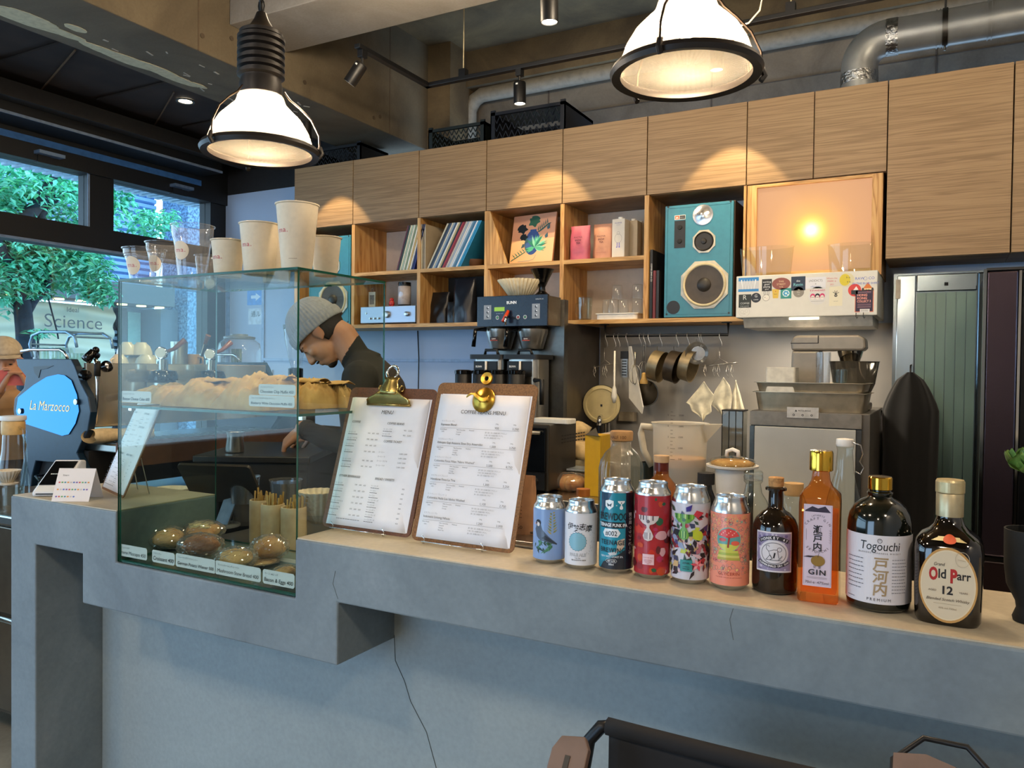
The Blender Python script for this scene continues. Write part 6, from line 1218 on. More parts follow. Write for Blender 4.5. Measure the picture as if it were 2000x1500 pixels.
# records
def record(x, z, tilt, th, col, label, group, y=4.09, h=.29):
    t = thing('vinyl_record', label, 'record', (x, y, z), group=group)
    T = Matrix.Rotation(tilt, 4, 'Y'); part('sleeve', G().bb(0, th, -.13, .15, 0, h, T), M(col, .5, ns=20, var=.03), t); return t
cols = ['#5a2630', '#2d3a33', '#d8cfae', '#a9b8a0', '#e0dac6', '#7f8f70', '#e6e0d0', '#c8a868', '#d8d2c4', '#1c2c5a', '#242a6a']
nm = ['dark red', 'dark green', 'cream', 'grey green', 'off-white', 'olive', 'ivory', 'tan', 'light grey', 'navy', 'royal blue']
x = at(776, 524, Y=3.97).x
for i, c in enumerate(cols): record(x+i*.0125, SZ1+.001+.0, .30, .009, c, f'{nm[i]} record sleeve leaning in the amplifier cubby, ' + ('first of the row' if i == 0 else 'against the cubby side' if i == 10 else f'next to the {nm[i-1]} one'), 'records leaning above the amplifier', h=.285)
cols = ['#c9bda0', '#2a3440', '#3c4a60', '#d2c8ae', '#8fa0b0', '#34506e', '#e6dfcf', '#b8a878', '#23262c', '#a33036', '#7e2430', '#c4b8a8', '#9aa8b8', '#dcd4c6', '#c8cfd8', '#5f87a0', '#3f6f92', '#e0e4e6', '#2f8fb8', '#2a86b0']
nm = ['beige', 'charcoal', 'slate blue', 'sand', 'pale steel blue', 'denim', 'ivory white', 'straw', 'black', 'red', 'burgundy', 'stone', 'misty blue', 'bone', 'silver', 'sea blue', 'ocean blue', 'white', 'turquoise', 'bright blue']
x = at(836, 522, Y=3.97).x
for i, c in enumerate(cols): record(x+i*.0122, SZ1+.001, .50, .009, c, f'{nm[i]} record sleeve in the crowded record cubby, ' + ('first of the leaning row' if i == 0 else 'last one, facing the leaf print' if i == 19 else f'next to the {nm[i-1]} one'), 'records leaning in the crowded cubby', h=.30)
for i, c in enumerate(('#c9b48a', '#8a7a60', '#b8a68a')): record(-2.797+i*.012, SZ1+.001, 0, .008, c, ['tan', 'brown', 'fawn'][i]+' record sleeve standing upright beside the cubby side', 'upright records in the crowded cubby', h=.27)
solo('wooden_bowl', 'dark wooden bowl lying in the corner behind the blue records', 'bowl', G().lathe([(.03, 0), (.055, .03), (.06, .05), (.054, .05), (.028, .008), (0, .008)], 28), M('#6a4426', .5), (at(932, 505, Y=4.1).x, 4.08, SZ1+.001), smooth=True)
# amplifier and things on it
ax0, ax1 = at(705, 620, Y=3.975).x, at(812, 620, Y=3.975).x; az = SZ2+.008; ah = at(760, 598, Y=3.975).z-az
am = thing('amplifier', 'slim silver stereo amplifier with round knobs in the lower cubby', 'amplifier', ((ax0+ax1)/2, 4.1, SZ2))
part('case', G().bb(ax0+.004, ax1-.004, 3.99, 4.25, az, az+ah-.006), M('#8e949c', .35, .7), am, world=True); part('front_plate', G().bb(ax0, ax1, 3.97, 3.99, az, az+ah), M('#9fa9b8', .35, .6, ns=80, st=(1, 1, 30), var=.02), am, world=True, bev=.003)
for x in (ax0+.05, ax1-.05): part('foot', G().lathe([(.018, SZ2+.0005), (.018, az)], 16, c=(x, 4.02)), BLACK, am, world=True)
zc = az+ah*.42
for px, r in ((756, .022), (796, .015)): x = at(px, 612, Y=3.97).x; part('knob', G().lathe([(r, 0), (r*.94, .018), (r*.6, .02), (0, .02)], 28, ax((0, -1, 0), (x, 3.97, az+ah*.5))), STEEL, am, world=True, smooth=True)
for px in (724, 732, 740): x = at(px, 620, Y=3.97).x; part('small_knob', G().lathe([(.006, 0), (.0055, .012), (0, .012)], 14, ax((0, -1, 0), (x, 3.97, az+ah*.28))), STEEL, am, world=True, smooth=True)
part('power_button', G().lathe([(.006, 0), (.006, .004), (0, .004)], 14, ax((0, -1, 0), (at(715, 613, Y=3.97).x, 3.97, az+ah*.6))), STEEL, am, world=True)
AZ = az+ah+.0005
t = thing('ornament_card', 'small framed tag standing at the left end of the amplifier', 'card', (at(727, 596, Y=4.03).x, 4.03, AZ)); part('card_panel', G().bb(-.026, .026, -.004, .004, 0, .10), M('#b9b2a4', .6), t); part('inner_print', G().bb(-.018, .018, -.0055, -.004, .02, .08), M('#77706a', .6, ns=200, var=.2), t); part('hanging_loop', G().tube([(-.004, 0, .10), (-.008, 0, .12), (.006, 0, .125), (.006, 0, .10)], .0015, 6), STEEL, t, smooth=2)
t = thing('figurine', 'tiny red toy figure standing on the amplifier', 'toy', (at(765, 597, Y=4.03).x, 4.03, AZ)); part('toy_body', G().ball((0, 0, .022), (.020, .015, .020)).ball((0, 0, .045), (.015, .013, .013)), M('#b5241f', .4), t, smooth=2)
for s in (-1, 1): part('foot', G().ball((s*.01, -.004, .005), (.008, .009, .005)), M('#b5241f', .4), t, smooth=2)
t = thing('tea_tin', 'tall white-labelled round tin with a black lid, on the amplifier', 'tin', (at(790, 597, Y=4.05).x, 4.05, AZ)); hh = at(790, 552, Y=4.05).z-AZ; part('tin_body', G().lathe([(.038, 0), (.04, .003), (.04, hh*.9)], 32), BLACK, t, smooth=True); part('tin_label', G().lathe([(.0405, hh*.08), (.0405, hh*.84)], 32), M('#c9bdb8', .5), t, smooth=2); part('lid', G().lathe([(.041, hh*.9), (.041, hh), (0, hh)], 32), BLACKG, t, smooth=True)
d = D(); d.disc(0, .0, .016, '#bcc4d6'); d.text('LOCAL TEA', 0, -.028, .008, '#8a7a80'); d.build('label_print', t, Matrix.Translation((0, 0, hh*.5)), wrap=.041)
solo('speaker_wire', 'thin dark cable running down the white wall under the shelf', 'cable', G().tube([at(816, 646, Y=4.28), at(818, 700, Y=4.28), at(817, 758, Y=4.28), at(818, 850, Y=4.28)], .004, 6), BLACK, smooth=2)
# dark bags in the lower cubby
BB = M('#0b0c10', .35, ns=10, var=.1)
def pouch(x, y, z, w, dpt, h, mat, label, seed, group=None, cat='bag', name='coffee_pouch', gus=.0):
    t = thing(name, label, cat, (x, y, z), group=group)
    def f(u, v):
        a = 2*pi*u; k = (1-v**2.2*.82); e = 2.6; c, s = math.cos(a), math.sin(a); q = (abs(c)**e+abs(s)**e)**(-1/e)
        n_ = noise.noise(Vector((c*2+seed, s*2, v*4)))*.06
        return (w/2*q*c*(1+n_*(.4+v)), dpt/2*q*s*k*(1+n_*3), h*v)
    part('pouch_body', G().grid(f, 40, 20, wrap=True), mat, t, smooth=2); part('sealed_top', G().bb(-w*.49, w*.49, -.002, .002, h*.93, h), mat, t)
    return t
pouch(at(857, 630, Y=4.08).x, 4.10, SZ2, .14, .10, .20, BB, 'glossy black coffee bag slumped in the lower dark cubby', 1)
pouch(at(905, 630, Y=4.03).x, 4.05, SZ2, .15, .11, .27, M('#14161f', .3, ns=12, var=.1), 'tall glossy navy-black coffee bag in the lower dark cubby', 2)
pouch(at(880, 634, Y=4.0).x, 4.02, SZ2, .07, .05, .13, BB, 'small crumpled black packet between the two black coffee bags', 3)
# drippers above the brewer
bx0, bx1 = at(935, 600, Y=3.45).x, at(1070, 600, Y=3.45).x; BZ0, BZ1 = at(1000, 636, Y=3.45).z, at(1000, 579, Y=3.45).z
t = thing('filter_cone', 'large white fluted paper coffee filter standing on the brewer', 'filter', (at(1016, 576, Y=3.53).x, 3.53, BZ1+.001)); part('fluted_paper', G().open_lathe([(.0, .001), (.055, .001), (.112, .085), (.110, .087), (.053, .004), (0, .004)], 192, wob=lambda a, z: 1+.055*math.cos(32*a)*min(1, z/.05)), M('#dccfae', .8), t, smooth=2)
t = thing('goblet', 'glossy black goblet-shaped dripper stand beside the paper filter', 'dripper', (at(1070, 572, Y=3.56).x-.03, 3.555, BZ1+.001)); part('goblet_body', G().lathe([(.04, 0), (.038, .012), (.018, .03), (.016, .05), (.03, .08), (.06, .14), (.058, .14), (.02, .07), (0, .06)], 32), BLACKG, t, smooth=True)
# BUNN brewer
br = thing('coffee_brewer', 'twin-head batch coffee brewer with a dark navy control panel reading BUNN', 'coffee maker', ((bx0+bx1)/2, 3.6, .882))
NV = M('#101c30', .25, ns=30, var=.03)
part('head_box', G().bb(bx0, bx1, 3.452, 3.60, BZ0, BZ1), M('#8d8474', .3, .8, ns=30, var=.03), br, world=True, bev=.003); part('control_panel', G().bb(bx0-.003, bx1+.003, 3.44, 3.452, BZ0-.004, BZ1+.004), NV, br, world=True, bev=.002)
bw = bx1-bx0; bh = BZ1-BZ0
d = D(.0001); d.text('BUNN', bw*.5, bh*.74, .020, '#e8ecf0', bold=.03); d.rect(bw*.25, bh*.50, bw*.40, bh*.64, '#9ad040'); d.text('BU BU-RED', bw*.33, bh*.40, .008, '#8aa0c0'); d.text('DUAL SH DBC', bw*.9, bh*.86, .007, '#c8d0da')
for x in (.15, .85):
    d.rect(bw*(x-.055), bh*.22, bw*(x+.055), bh*.72, '#8a9098')
    for y in (.62, .47, .32): d.disc(bw*x, bh*y, .006, '#1a2230'); d.disc(bw*(x+.01), bh*(y+.02), .0035, '#e8ecf0')
for x, c in ((.30, '#2f9a5a'), (.42, '#c8403a'), (.60, '#c8403a'), (.70, '#2f9a5a')): d.disc(bw*x, bh*.28, .010, '#d8dce0'); d.disc(bw*x, bh*.28, .0075, c if 0 else '#28303e'); d.disc(bw*x, bh*.28, .004, c)
d.build('panel_print', br, VF(bx0-br.location.x, 3.4395-3.6, BZ0-br.location.z), rough=.35)
part('tap_handle', G().tube([(bx0+bw*.47, 3.43, BZ0+bh*.5), (bx0+bw*.44, 3.40, BZ0+bh*.12)], [.008, .012], 8), M('#e04a20', .3), br, world=True, smooth=2); part('tap', G().tube([(bx0+bw*.46, 3.44, BZ0+bh*.3), (bx0+bw*.50, 3.38, BZ0+bh*.25), (bx0+bw*.50, 3.38, BZ0+.0)], .006, 8), CHROME, br, world=True, smooth=2)
for k, px in enumerate((978, 1040)):
    c = at(px, 660, Y=3.56); z = lambda y: at(px, y, Y=3.50).z
    part('brew_funnel', G().lathe([(.03, z(684)), (.055, z(681)), (.078, z(650)), (.080, z(642)), (.07, BZ0)], 32, c=(c.x, 3.56)), STEEL, br, world=True, smooth=True)
    part('funnel_handle', G().tube([(c.x-.05, 3.49, z(643)), (c.x-.075, 3.43, z(645)), (c.x-.08, 3.42, z(678))], [.012, .010, .011], 8), BLACKG, br, world=True, smooth=2)
    d = D(); d.rect(-.024, -.010, .024, .010, '#2c1c1c'); d.text('BUNN', 0, -.002, .008, '#f0e4d8', bold=.03); d.rect(-.022, -.009, .022, -.006, '#d85030'); d.build('funnel_badge', br, Matrix.Translation((c.x-br.location.x, 3.56-3.6, z(662)-.882)), wrap=.0755)
part('spine', G().bb(bx0+.02, bx1+.02, 3.60, 3.645, .882, BZ1-.01), STEELD, br, world=True); part('base_tray', G().bb(bx0-.01, bx1, 3.40, 3.645, .882, .93), STEELD, br, world=True)
# servers in front (two), each own thing
for k, px in enumerate((975, 1040)):
    c = at(px, 760, Y=3.55); z = lambda y: at(px, y, Y=3.5).z
    t = thing('thermal_server', ['steel thermal coffee server under the left-hand brewing head', 'steel thermal coffee server with a long black handle, under the head nearer the steel partition'][k], 'dispenser', (c.x, 3.505, .931))
    t['label'] = ['steel thermal server under the brew head nearer the barista', 'steel thermal server with a black handle, under the brew head nearer the partition'][k]
    part('tank', G().rbox(-.085, .085, -.08, .08, 0, z(702)-.931, .03), STEEL, t, smooth=True); part('lid', G().rbox(-.10, .10, -.10, .09, z(702)-.931, z(693)-.931, .02), BLACK, t); part('lid_handle', G().tube([(-.05, -.02, z(694)-.931), (-.045, -.02, z(684)-.931), (.02, -.02, z(684)-.931), (.03, -.02, z(694)-.931)], .008, 8), BLACK, t, smooth=2)
    part('front_plate', G().bb(-.075, .06, -.088, -.08, z(735)-.931, z(706)-.931), BLACK, t); part('sight_glass', G().tube([(0, -.093, z(742)-.931), (0, -.093, z(706)-.931)], .006, 8), WHITE, t, smooth=2)
    d = D(); d.text('BUNN', -.045, 0, .013, '#e0e4e8', bold=.03); d.build('plate_print', t, VF(0, -.0885, z(718)-.931))
    if k: part('carry_handle', G().tube([(.08, -.09, z(742)-.931), (.13, -.11, z(742)-.931), (.13, -.11, z(788)-.931)], .012, 8), BLACK, t, smooth=2)
R.seed(5)
for k, (px, py) in enumerate(((905, 748), (940, 748), (975, 748), (1008, 750))):
    p = at(px, 750, Y=3.34); ht = at(px, 722, Y=3.34).z; t = thing('black_canister', ['black lidded canister at the barista end of the row below the brewer', 'second black canister from the barista, below the brewer', 'third black canister from the barista, below the brewer', 'black canister with a side handle at the far end of the row'][k], 'canister', (p.x, 3.34, .8815), group='black canisters below the brewer')
    part('canister_body', G().lathe([(.04, 0), (.042, .004), (.042, ht-.905), (.038, ht-.90)], 28), BLACK, t, smooth=True); part('lid', G().lathe([(.044, ht-.902), (.045, ht-.886), (.03, ht-.8815), (0, ht-.8815)], 28), BLACKG, t, smooth=True)
# tea pouches and cartons
pk = M('#b8586c', .4, ns=20, var=.05); pt_ = M('#c08a70', .5, ns=20, var=.05)
for k, (px, y_, m_, w, h, l) in enumerate(((1129, 3.98, pk, .115, .19, 'pink foil tea pouch in the upper cubby'), (1174, 4.03, pt_, .115, .20, 'salmon foil tea pouch between the pink pouch and the white carton'))):
    p = at(px, 506, Y=y_); t = pouch(p.x, y_+.03, SZ1, w, .06, h, m_, l, 5+k); d = D()
    for s, yy in (('MASTER', .62), ('BREW', .54), ('TEA', .46)): d.text(s, 0, h*yy, .014, '#5a2a30', bold=.02)
    d.line([(-.03, h*.2), (.03, h*.2)], .001, '#8a4a50'); d.build('pouch_print', t, VF(0, -.033, 0))
for k, (px, y_, c) in enumerate(((1207, 4.0, '#c9c3b8'), (1222, 4.08, '#a89a84'), (1230, 4.16, '#9c8e78'))):
    p = at(px+ (0, 10, 16)[k], 500, Y=y_); t = thing('milk_carton', ['white oat drink carton with a line drawing and a round cap', 'second carton, just behind the white drawn carton', 'third carton, deepest behind the white drawn carton'][k], 'carton', (p.x, y_+.035, SZ1+.0005), group='drink cartons in the upper cubby'); h = .21-.0*k
    part('carton_box', G().bb(-.036, .036, -.035, .035, 0, h), M(c, .5, var=.01), t, bev=.002); part('screw_cap', G().lathe([(.013, h), (.013, h+.014), (0, h+.014)], 16), WHITE, t)
    if k == 0:
        d = D(); d.text('moodmilk', 0, .185, .011, '#4a4a9a', sx=.9); d.text('oat drink', 0, .175, .006, '#4a4a9a'); d.ring(0, .105, .02, .001, '#5a5a62', .024); d.ring(0, .133, .008, .001, '#5a5a62'); d.line([(-.006, .082), (-.006, .06)], .003, '#3a3ac0'); d.line([(.006, .082), (.006, .06)], .003, '#3a3ac0'); d.line([(-.011, .058), (-.004, .058)], .004, '#3a3ac0'); d.line([(.003, .058), (.010, .058)], .004, '#3a3ac0'); d.build('carton_print', t, VF(0, -.0354, 0))
solo('boxed_paper', 'white paper box at the back of the tea cubby', 'box', G().bb(-.06, .06, -.02, .02, 0, .20), M('#c4c2c6', .6), (at(1243, 500, Y=4.2).x, 4.24, SZ1+.0005))
# glasses on the bottom shelf
for k, (px, y_, h, r, st) in enumerate(((1142, 4.0, .125, .042, 0),)):
    p = at(px, 622, Y=y_); tumbler(px, 622, y_, r, h, 'clear glass beer mug with a faint red print', 'mug', Z=SZ2+.0005, name='glass_mug', handle=2.8)
t = thing('enamel_tray', 'white rimmed enamel tray under the upturned glasses', 'tray', (at(1210, 622, Y=4.02).x, 4.03, SZ2+.0005)); part('tray_body', G().rbox(-.115, .115, -.065, .065, 0, .028, .02), WHITE, t); part('rim', G().rbox(-.122, .122, -.072, .072, .028, .033, .025), WHITE, t)
k = 0
for px, lv in ((1188, 0), (1203, 0), (1218, 0), (1206, 1), (1246, 0), (1246, 1)):
    p = at(px, 610, Y=4.03); z = SZ2+.0345+lv*.077; t = thing('glass_tumbler', ['upturned tumbler at the mug end of the enamel tray', 'upturned tumbler in the middle front of the enamel tray', 'upturned tumbler right of the middle one on the tray', 'tumbler stacked on top of the tray group', 'lower tumbler of the two stacked against the cubby side', 'upper tumbler of the two stacked against the cubby side'][k], 'glass', (p.x, 4.02 if k != 1 else 3.99, z), group='upturned tumblers on the enamel tray')
    if k == 2: t['label'] = 'upturned tumbler of the tray group nearest the two stacked at the cubby side'
    part('glass_wall', G().open_lathe([(.03, 0), (.031, .001), (.027, .072), (.025, .075), (0, .075)], 24), PLAST, t, smooth=True); k += 1
# magazines beside the speaker
for k, (c, s) in enumerate((('#101010', 'COFFEE ZINE & CO'), ('#6a1f22', ''), ('#1a1a1c', ''))):
    t = thing('magazine', ['tall black magazine with white spine lettering beside the teal speaker', 'dark red thin magazine next to the black one', 'short black notebook leaning at the speaker side'][k], 'magazine', (-1.345+k*.018, 4.06, SZ2+.0005)); h = .36-.11*(k > 0); part('spine_block', G().bb(0, .014, -.09, .12, 0, h), M(c, .5), t)
    if s: d = D(); d.text(s, 0, 0, .011, '#e0e0e0', rot=-pi/2); d.build('spine_lettering', t, VF(.005, -.0905, .24))
# speakers
def speaker(xc, y0, label, w=.362, h=.60):
    t = thing('loudspeaker', label, 'speaker', (xc, y0, SZ2+.0005), group='turquoise three-way loudspeakers')
    part('cabinet', G().bb(-w/2, w/2, .02, .30, 0, h), M('#3b2417', .5, ns=8, st=(6, 1, 1), var=.06), t); part('baffle', G().bb(-w/2+.004, w/2-.004, 0, .02, .004, h-.004), TEAL, t, bev=.002)
    part('baffle_groove', G().tube([(-w/2+.018, -.0005, .018), (w/2-.018, -.0005, .018), (w/2-.018, -.0005, h-.018), (-w/2+.018, -.0005, h-.018)], .001, 4, True), M('#0f5a64', .6), t)
    F = lambda x, z: ax((0, -1, 0), (x, 0, z))
    wx, wz = .035, .165
    part('woofer_frame', G().lathe([(.130, 0), (.130, .006), (.112, .008), (.112, 0)], 8, F(wx, wz) @ Matrix.Rotation(pi/8, 4, 'Z')), M('#c2bba9', .4, .3), t)
    part('woofer_surround', G().open_lathe([(.112, .008), (.108, .014), (.100, .014), (.097, .008)], 48, F(wx, wz)), M('#cfc09a', .5), t, smooth=2)
    part('woofer_cone', G().open_lathe([(.098, .009), (.096, .0085), (.038, .0082), (.034, .0085)], 48, F(wx, wz)), M('#4a4138', .5, .3), t, smooth=2); part('dust_cap', G().lathe([(.036, .009), (.030, .018), (.015, .023), (0, .024)], 32, F(wx, wz)), M('#2c2824', .5), t, smooth=True)
    part('woofer_well', G().open_lathe([(.112, .0075), (.03, .0075)], 48, F(wx, wz)), M('#2a241e', .6), t)
    part('mid_frame', G().lathe([(.062, 0), (.062, .005), (.05, .006)], 8, F(.030, .385) @ Matrix.Rotation(pi/8, 4, 'Z')), M('#c2bba9', .4, .3), t); part('mid_cone', G().lathe([(.050, .0065), (.046, .010), (.042, .0065), (.015, .0068), (.012, .014), (0, .016)], 36, F(.030, .385)), M('#2a2622', .4, .3), t, smooth=True)
    part('tweeter', G().lathe([(.052, 0), (.052, .004), (.018, .005), (.012, .009), (0, .008)], 40, F(.022, .52)), M('#c9c9cb', .22, 1, plain=1), t, smooth=True)
    part('control_plate', G().bb(-.125, -.068, -.002, 0, .36, .50), BLACK, t); part('badge', G().bb(-.125, -.068, -.0022, 0, .505, .528), WHITE, t)
    for z in (.465, .395): part('attenuator_knob', G().lathe([(.013, 0), (.011, .008), (0, .009)], 18, F(-.097, z)), BLACKM, t, smooth=True)
    d = D(); d.rect(-.052, -.009, -.030, .009, '#d8643c'); d.text('JBL', -.041, -.004, .010, '#f0e8e0', bold=.04); d.rect(-.028, -.009, 0, .009, '#2a2a2a'); d.text('CONTROL', -.014, -.002, .005, '#d8d8d8'); d.build('badge_print', t, VF(-.070, -.0026, .5165))
    part('bass_port', G().lathe([(.035, -.0005), (.035, .001), (.030, .0012)], 28, F(-.125, .055)), BLACK, t)
    for x in (-.16, .16):
        for z in (.02, .575): part('corner_stud', G().lathe([(.005, 0), (.005, .002), (0, .002)], 10, F(x, z)), BLACK, t)
    return t
sx = (at(1296, 610, Y=3.97).x+at(1429, 610, Y=3.97).x)/2
speaker(sx, 3.975, 'turquoise three-way loudspeaker, fully in view beside the sticker-covered hood', w=at(1429, 610, Y=3.97).x-at(1293, 610, Y=3.97).x, h=at(1360, 396, Y=3.97).z-SZ2)
speaker(at(650, 610, Y=3.97).x-.035, 3.975, 'turquoise loudspeaker at the window end of the shelf, half behind the pastry case', h=.585)
# plastic containers on the hood
for k, (px0, px1, yt) in enumerate(((1448, 1552, 488), (1618, 1706, 480))):
    a, b = at(px0, 520, Y=3.9), at(px1, 520, Y=3.9); t = thing('clear_container', ['clear plastic tub on the sticker-covered hood, at the speaker end', 'clear plastic tub on the hood, in front of the glow'][k], 'container', ((a.x+b.x)/2, 3.87, HZ1+.001)); w = (b.x-a.x)/2; h = at(px0, yt, Y=3.87).z-HZ1
    if h > .02: part('tub_wall', G().open_lathe([(w*.9, 0), (w, h), (w*1.03, h+.002)], 32, wob=lambda a, z: 1), CLEAR, t, smooth=True)
    t.scale = (1, .5, 1)
# ============================================================= BACK COUNTER, RAIL, ICE MAKER, DOOR
KZ = .88
t = thing('back_counter', 'steel kitchen counter along the back wall under the shelves', 'counter', (-1.5, 3.6, 0))
part('steel_top', G().bb(-2.2, -.72, 2.98, 4.28, KZ-.03, KZ), STEEL, t, world=True, bev=.004); part('cabinet', G().bb(-2.16, -.73, 3.02, 4.28, 0, KZ-.031), STEELD, t, world=True)
for k in range(3): dr = part('door_panel', G().bb(-2.15+k*.475, -1.69+k*.475, 3.0, 3.02, .12, .82), STEELD, t, world=True)
sw = struct('wall_back_steel', G().bb(-1.749, 1.2, 4.285, 4.2995, 0, ZB-.002), M('#a8a49d', .5, .0, ns=5, var=.02))
t = thing('steel_partition', 'upright steel partition sheet between the brewer and the sink', 'partition', (-1.755, 4.0, KZ)); part('sheet', G().bb(-1.76, -1.75, 3.66, 4.284, KZ+.0005, ZB-.002), M('#77706a', .35, .8, ns=8, var=.05), t, world=True)
for z in (1.1, 1.3, 1.5): part('rivet', G().lathe([(.006, 0), (.004, .004), (0, .005)], 10, ax((1, 0, 0), (-1.75, 3.70, z))), STEEL, t, world=True)
# toaster oven
tx = at(1070, 900, Y=3.06).x; ty = at(1125, 900, X=tx).y; tz = at(1070, 830, Y=3.06).z
t = thing('toaster_oven', 'black toaster oven with a glass door and vented side, beside the clipboard', 'oven', (tx-.17, 3.2, KZ+.0005))
part('casing', G().bb(tx-.34, tx, 3.07, ty, KZ+.015, tz), M('#3f3a33', .35, .4, ns=12, var=.04), t, world=True, bev=.006); part('oven_door', G().bb(tx-.33, tx-.012, 3.055, 3.07, KZ+.10, tz-.015), M('#0c1118', .08, plain=1), t, world=True, bev=.003); part('door_handle', G().tube([(tx-.3, 3.04, tz-.035), (tx-.03, 3.04, tz-.035)], .008, 8), STEEL, t, world=True, smooth=2)
part('control_strip', G().bb(tx-.33, tx-.012, 3.055, 3.07, KZ+.02, KZ+.095), BLACK, t, world=True)
for k in range(2): part('dial', G().lathe([(.018, 0), (.016, .014), (0, .015)], 18, ax((0, -1, 0), (tx-.06-.1*k, 3.055, KZ+.057))), M('#2a2a2a', .4), t, world=True, smooth=True)
for k in range(3):
    for j in range(9): part('vent_slot', G().bb(tx-.0005, tx+.001, 3.20+j*.03, 3.22+j*.03, tz-.06-k*.015, tz-.055-k*.015), BLACK, t, world=True)
for x in (tx-.31, tx-.03): part('foot', G().lathe([(.012, 0), (.012, .015)], 12, c=(x-t.location.x, -.08)), BLACK, t)
solo('small_white_dish', 'small white rectangular dish on top of the toaster oven', 'dish', G().rbox(-.09, .09, -.045, .045, 0, .022, .02), WHITE, (at(1072, 828, Y=3.12).x, 3.18, tz+.0005), bev=.003)
t = thing('bread_bag', 'cream twisted cloth bag of bread in a basket, behind the yellow box', 'bag', (at(1128, 905, Y=3.5).x, 3.5, KZ+.0005))
bz = lambda y: at(1128, y, Y=3.5).z-KZ
part('basket', G().open_lathe([(.08, 0), (.10, .01), (.12, bz(893))], 36, wob=lambda a, z: 1+.01*math.cos(18*a)), M('#c9bc9c', .7, ns=60, var=.06), t, smooth=2)
part('cloth', G().lathe([(.12, bz(893)), (.125, bz(885)), (.09, bz(868)), (.045, bz(862)), (.02, bz(860)), (.05, bz(848)), (.06, bz(835)), (.02, bz(824)), (0, bz(822))], 40, wob=lambda a, z: 1+.12*math.sin(5*a+z*40)+.06*math.sin(11*a)), M('#d8bd8c', .8, ns=30, var=.05, bump=.3), t, smooth=2)
def bx(name, x0, x1, yt, Yp, dp, mat, label, cat='box', z0=KZ, py=900, **k):
    a, b = at(x0, py, Y=Yp).x, at(x1, py, Y=Yp).x; h = at(x0, yt, Y=Yp).z-z0; return a, b, h
a, b, h = bx('', 1142, 1172, 850, 3.14, .1, None, '')
t = thing('yellow_box', 'tall open yellow cardboard box standing behind the cork-topped clear bottle', 'box', ((a+b)/2, 3.14, KZ+.0005)); w = (b-a)/2
part('carton', G().bb(-w, w, 0, .12, 0, h), M('#d0a412', .5, var=.02), t, bev=.001); part('open_flap', G().add([(-w, 0, h), (w, 0, h), (w*.9, -.01, h+.0), (-w, .12, h+.025), (-w, .0, h)], [(0, 1, 2), (0, 2, 3)]), M('#4a4640', .7), t, solid=.001)
a, b, h = bx('', 1170, 1200, 848, 3.30, .1, None, '')
solo('white_carton', 'white pinkish carton right beside the tall yellow box', 'box', G().bb(-(b-a)/2-.01, (b-a)/2+.02, -.03, .10, 0, h), M('#cdbdb4', .6), ((a+b)/2, 3.36, KZ+.0005), bev=.002)
a, b, h = bx('', 1075, 1145, 915, 3.28, .1, None, '')
t = thing('plastic_container', 'clear plastic food container behind the croissant', 'container', ((a+b)/2, 3.32, KZ+.0005)); w = (b-a)/2; h = max(h, .05)
part('tub', G().rbox(-w, w, -.06, .06, 0, h, .02), PLAST, t); part('lid', G().rbox(-w-.004, w+.004, -.064, .064, h+.0005, h+.008, .02), M('#b7c4cf', .2), t); part('contents', G().rbox(-w*.9, w*.9, -.05, .05, .003, h*.7, .02), M('#b89a6c', .7, ns=40, var=.1), t)
# croissant in a bag
c = at(1112, 958, Z=KZ+.001); t = thing('croissant', 'golden croissant in a clear bag on the back counter', 'croissant', (c.x, c.y, KZ+.001), .25)
g = G()
def cro(u, v):
    a = (v-.5)*2.0; cx, cy = .085*math.sin(a), -.05*(1-math.cos(a)); r = .034*(1-abs(2*v-1)**2.4)**.5*(1+.10*math.sin(v*44))+.004; p = 2*pi*u
    return (cx+r*.75*math.cos(p)*math.cos(a), cy+r*math.cos(p)*1.0, .034+r*math.sin(p))
part('pastry_body', g.grid(cro, 20, 60, wrap=True), M('#c47a30', .45, ns=24, h2='#e4ac60', lo=.35, hi=.6, bump=.4), t, smooth=2); part('clear_bag', G().ball((0, -.01, .04), (.115, .06, .042), 40, 22, fn=lambda a, b: 1+.16*abs(noise.noise(Vector((math.cos(a)*3, math.sin(a)*3, b*3))))), BAG, t)
t = thing('snack_packet', 'orange and white printed snack packet behind the croissant', 'packet', (at(1155, 950, Z=KZ).x, 3.36, KZ+.0005), -.15); part('packet_box', G().bb(-.085, .085, -.03, .03, 0, .07), M('#d8cbb8', .45), t, bev=.004); d = D(); d.rect(-.084, .03, .084, .068, '#d8642a'); d.rect(-.03, .05, .07, .062, '#3a2418'); d.text('Croquant', .02, .052, .009, '#f0e0c8'); d.rect(.05, .005, .084, .03, '#c03028'); d.build('packet_print', t, VF(0, -.0305, 0))
solo('hand_towel', 'cream rolled hand towel at the front of the back counter', 'towel', G().tube([(-.07, 0, .022), (-.03, .003, .024), (.03, 0, .022), (.08, -.003, .018)], [.02, .023, .022, .012], 14), M('#cdbf98', .9, ns=50, var=.05, bump=.3), (at(1036, 955, Z=KZ).x, at(1036, 955, Z=KZ).y-.04, KZ), smooth=2)
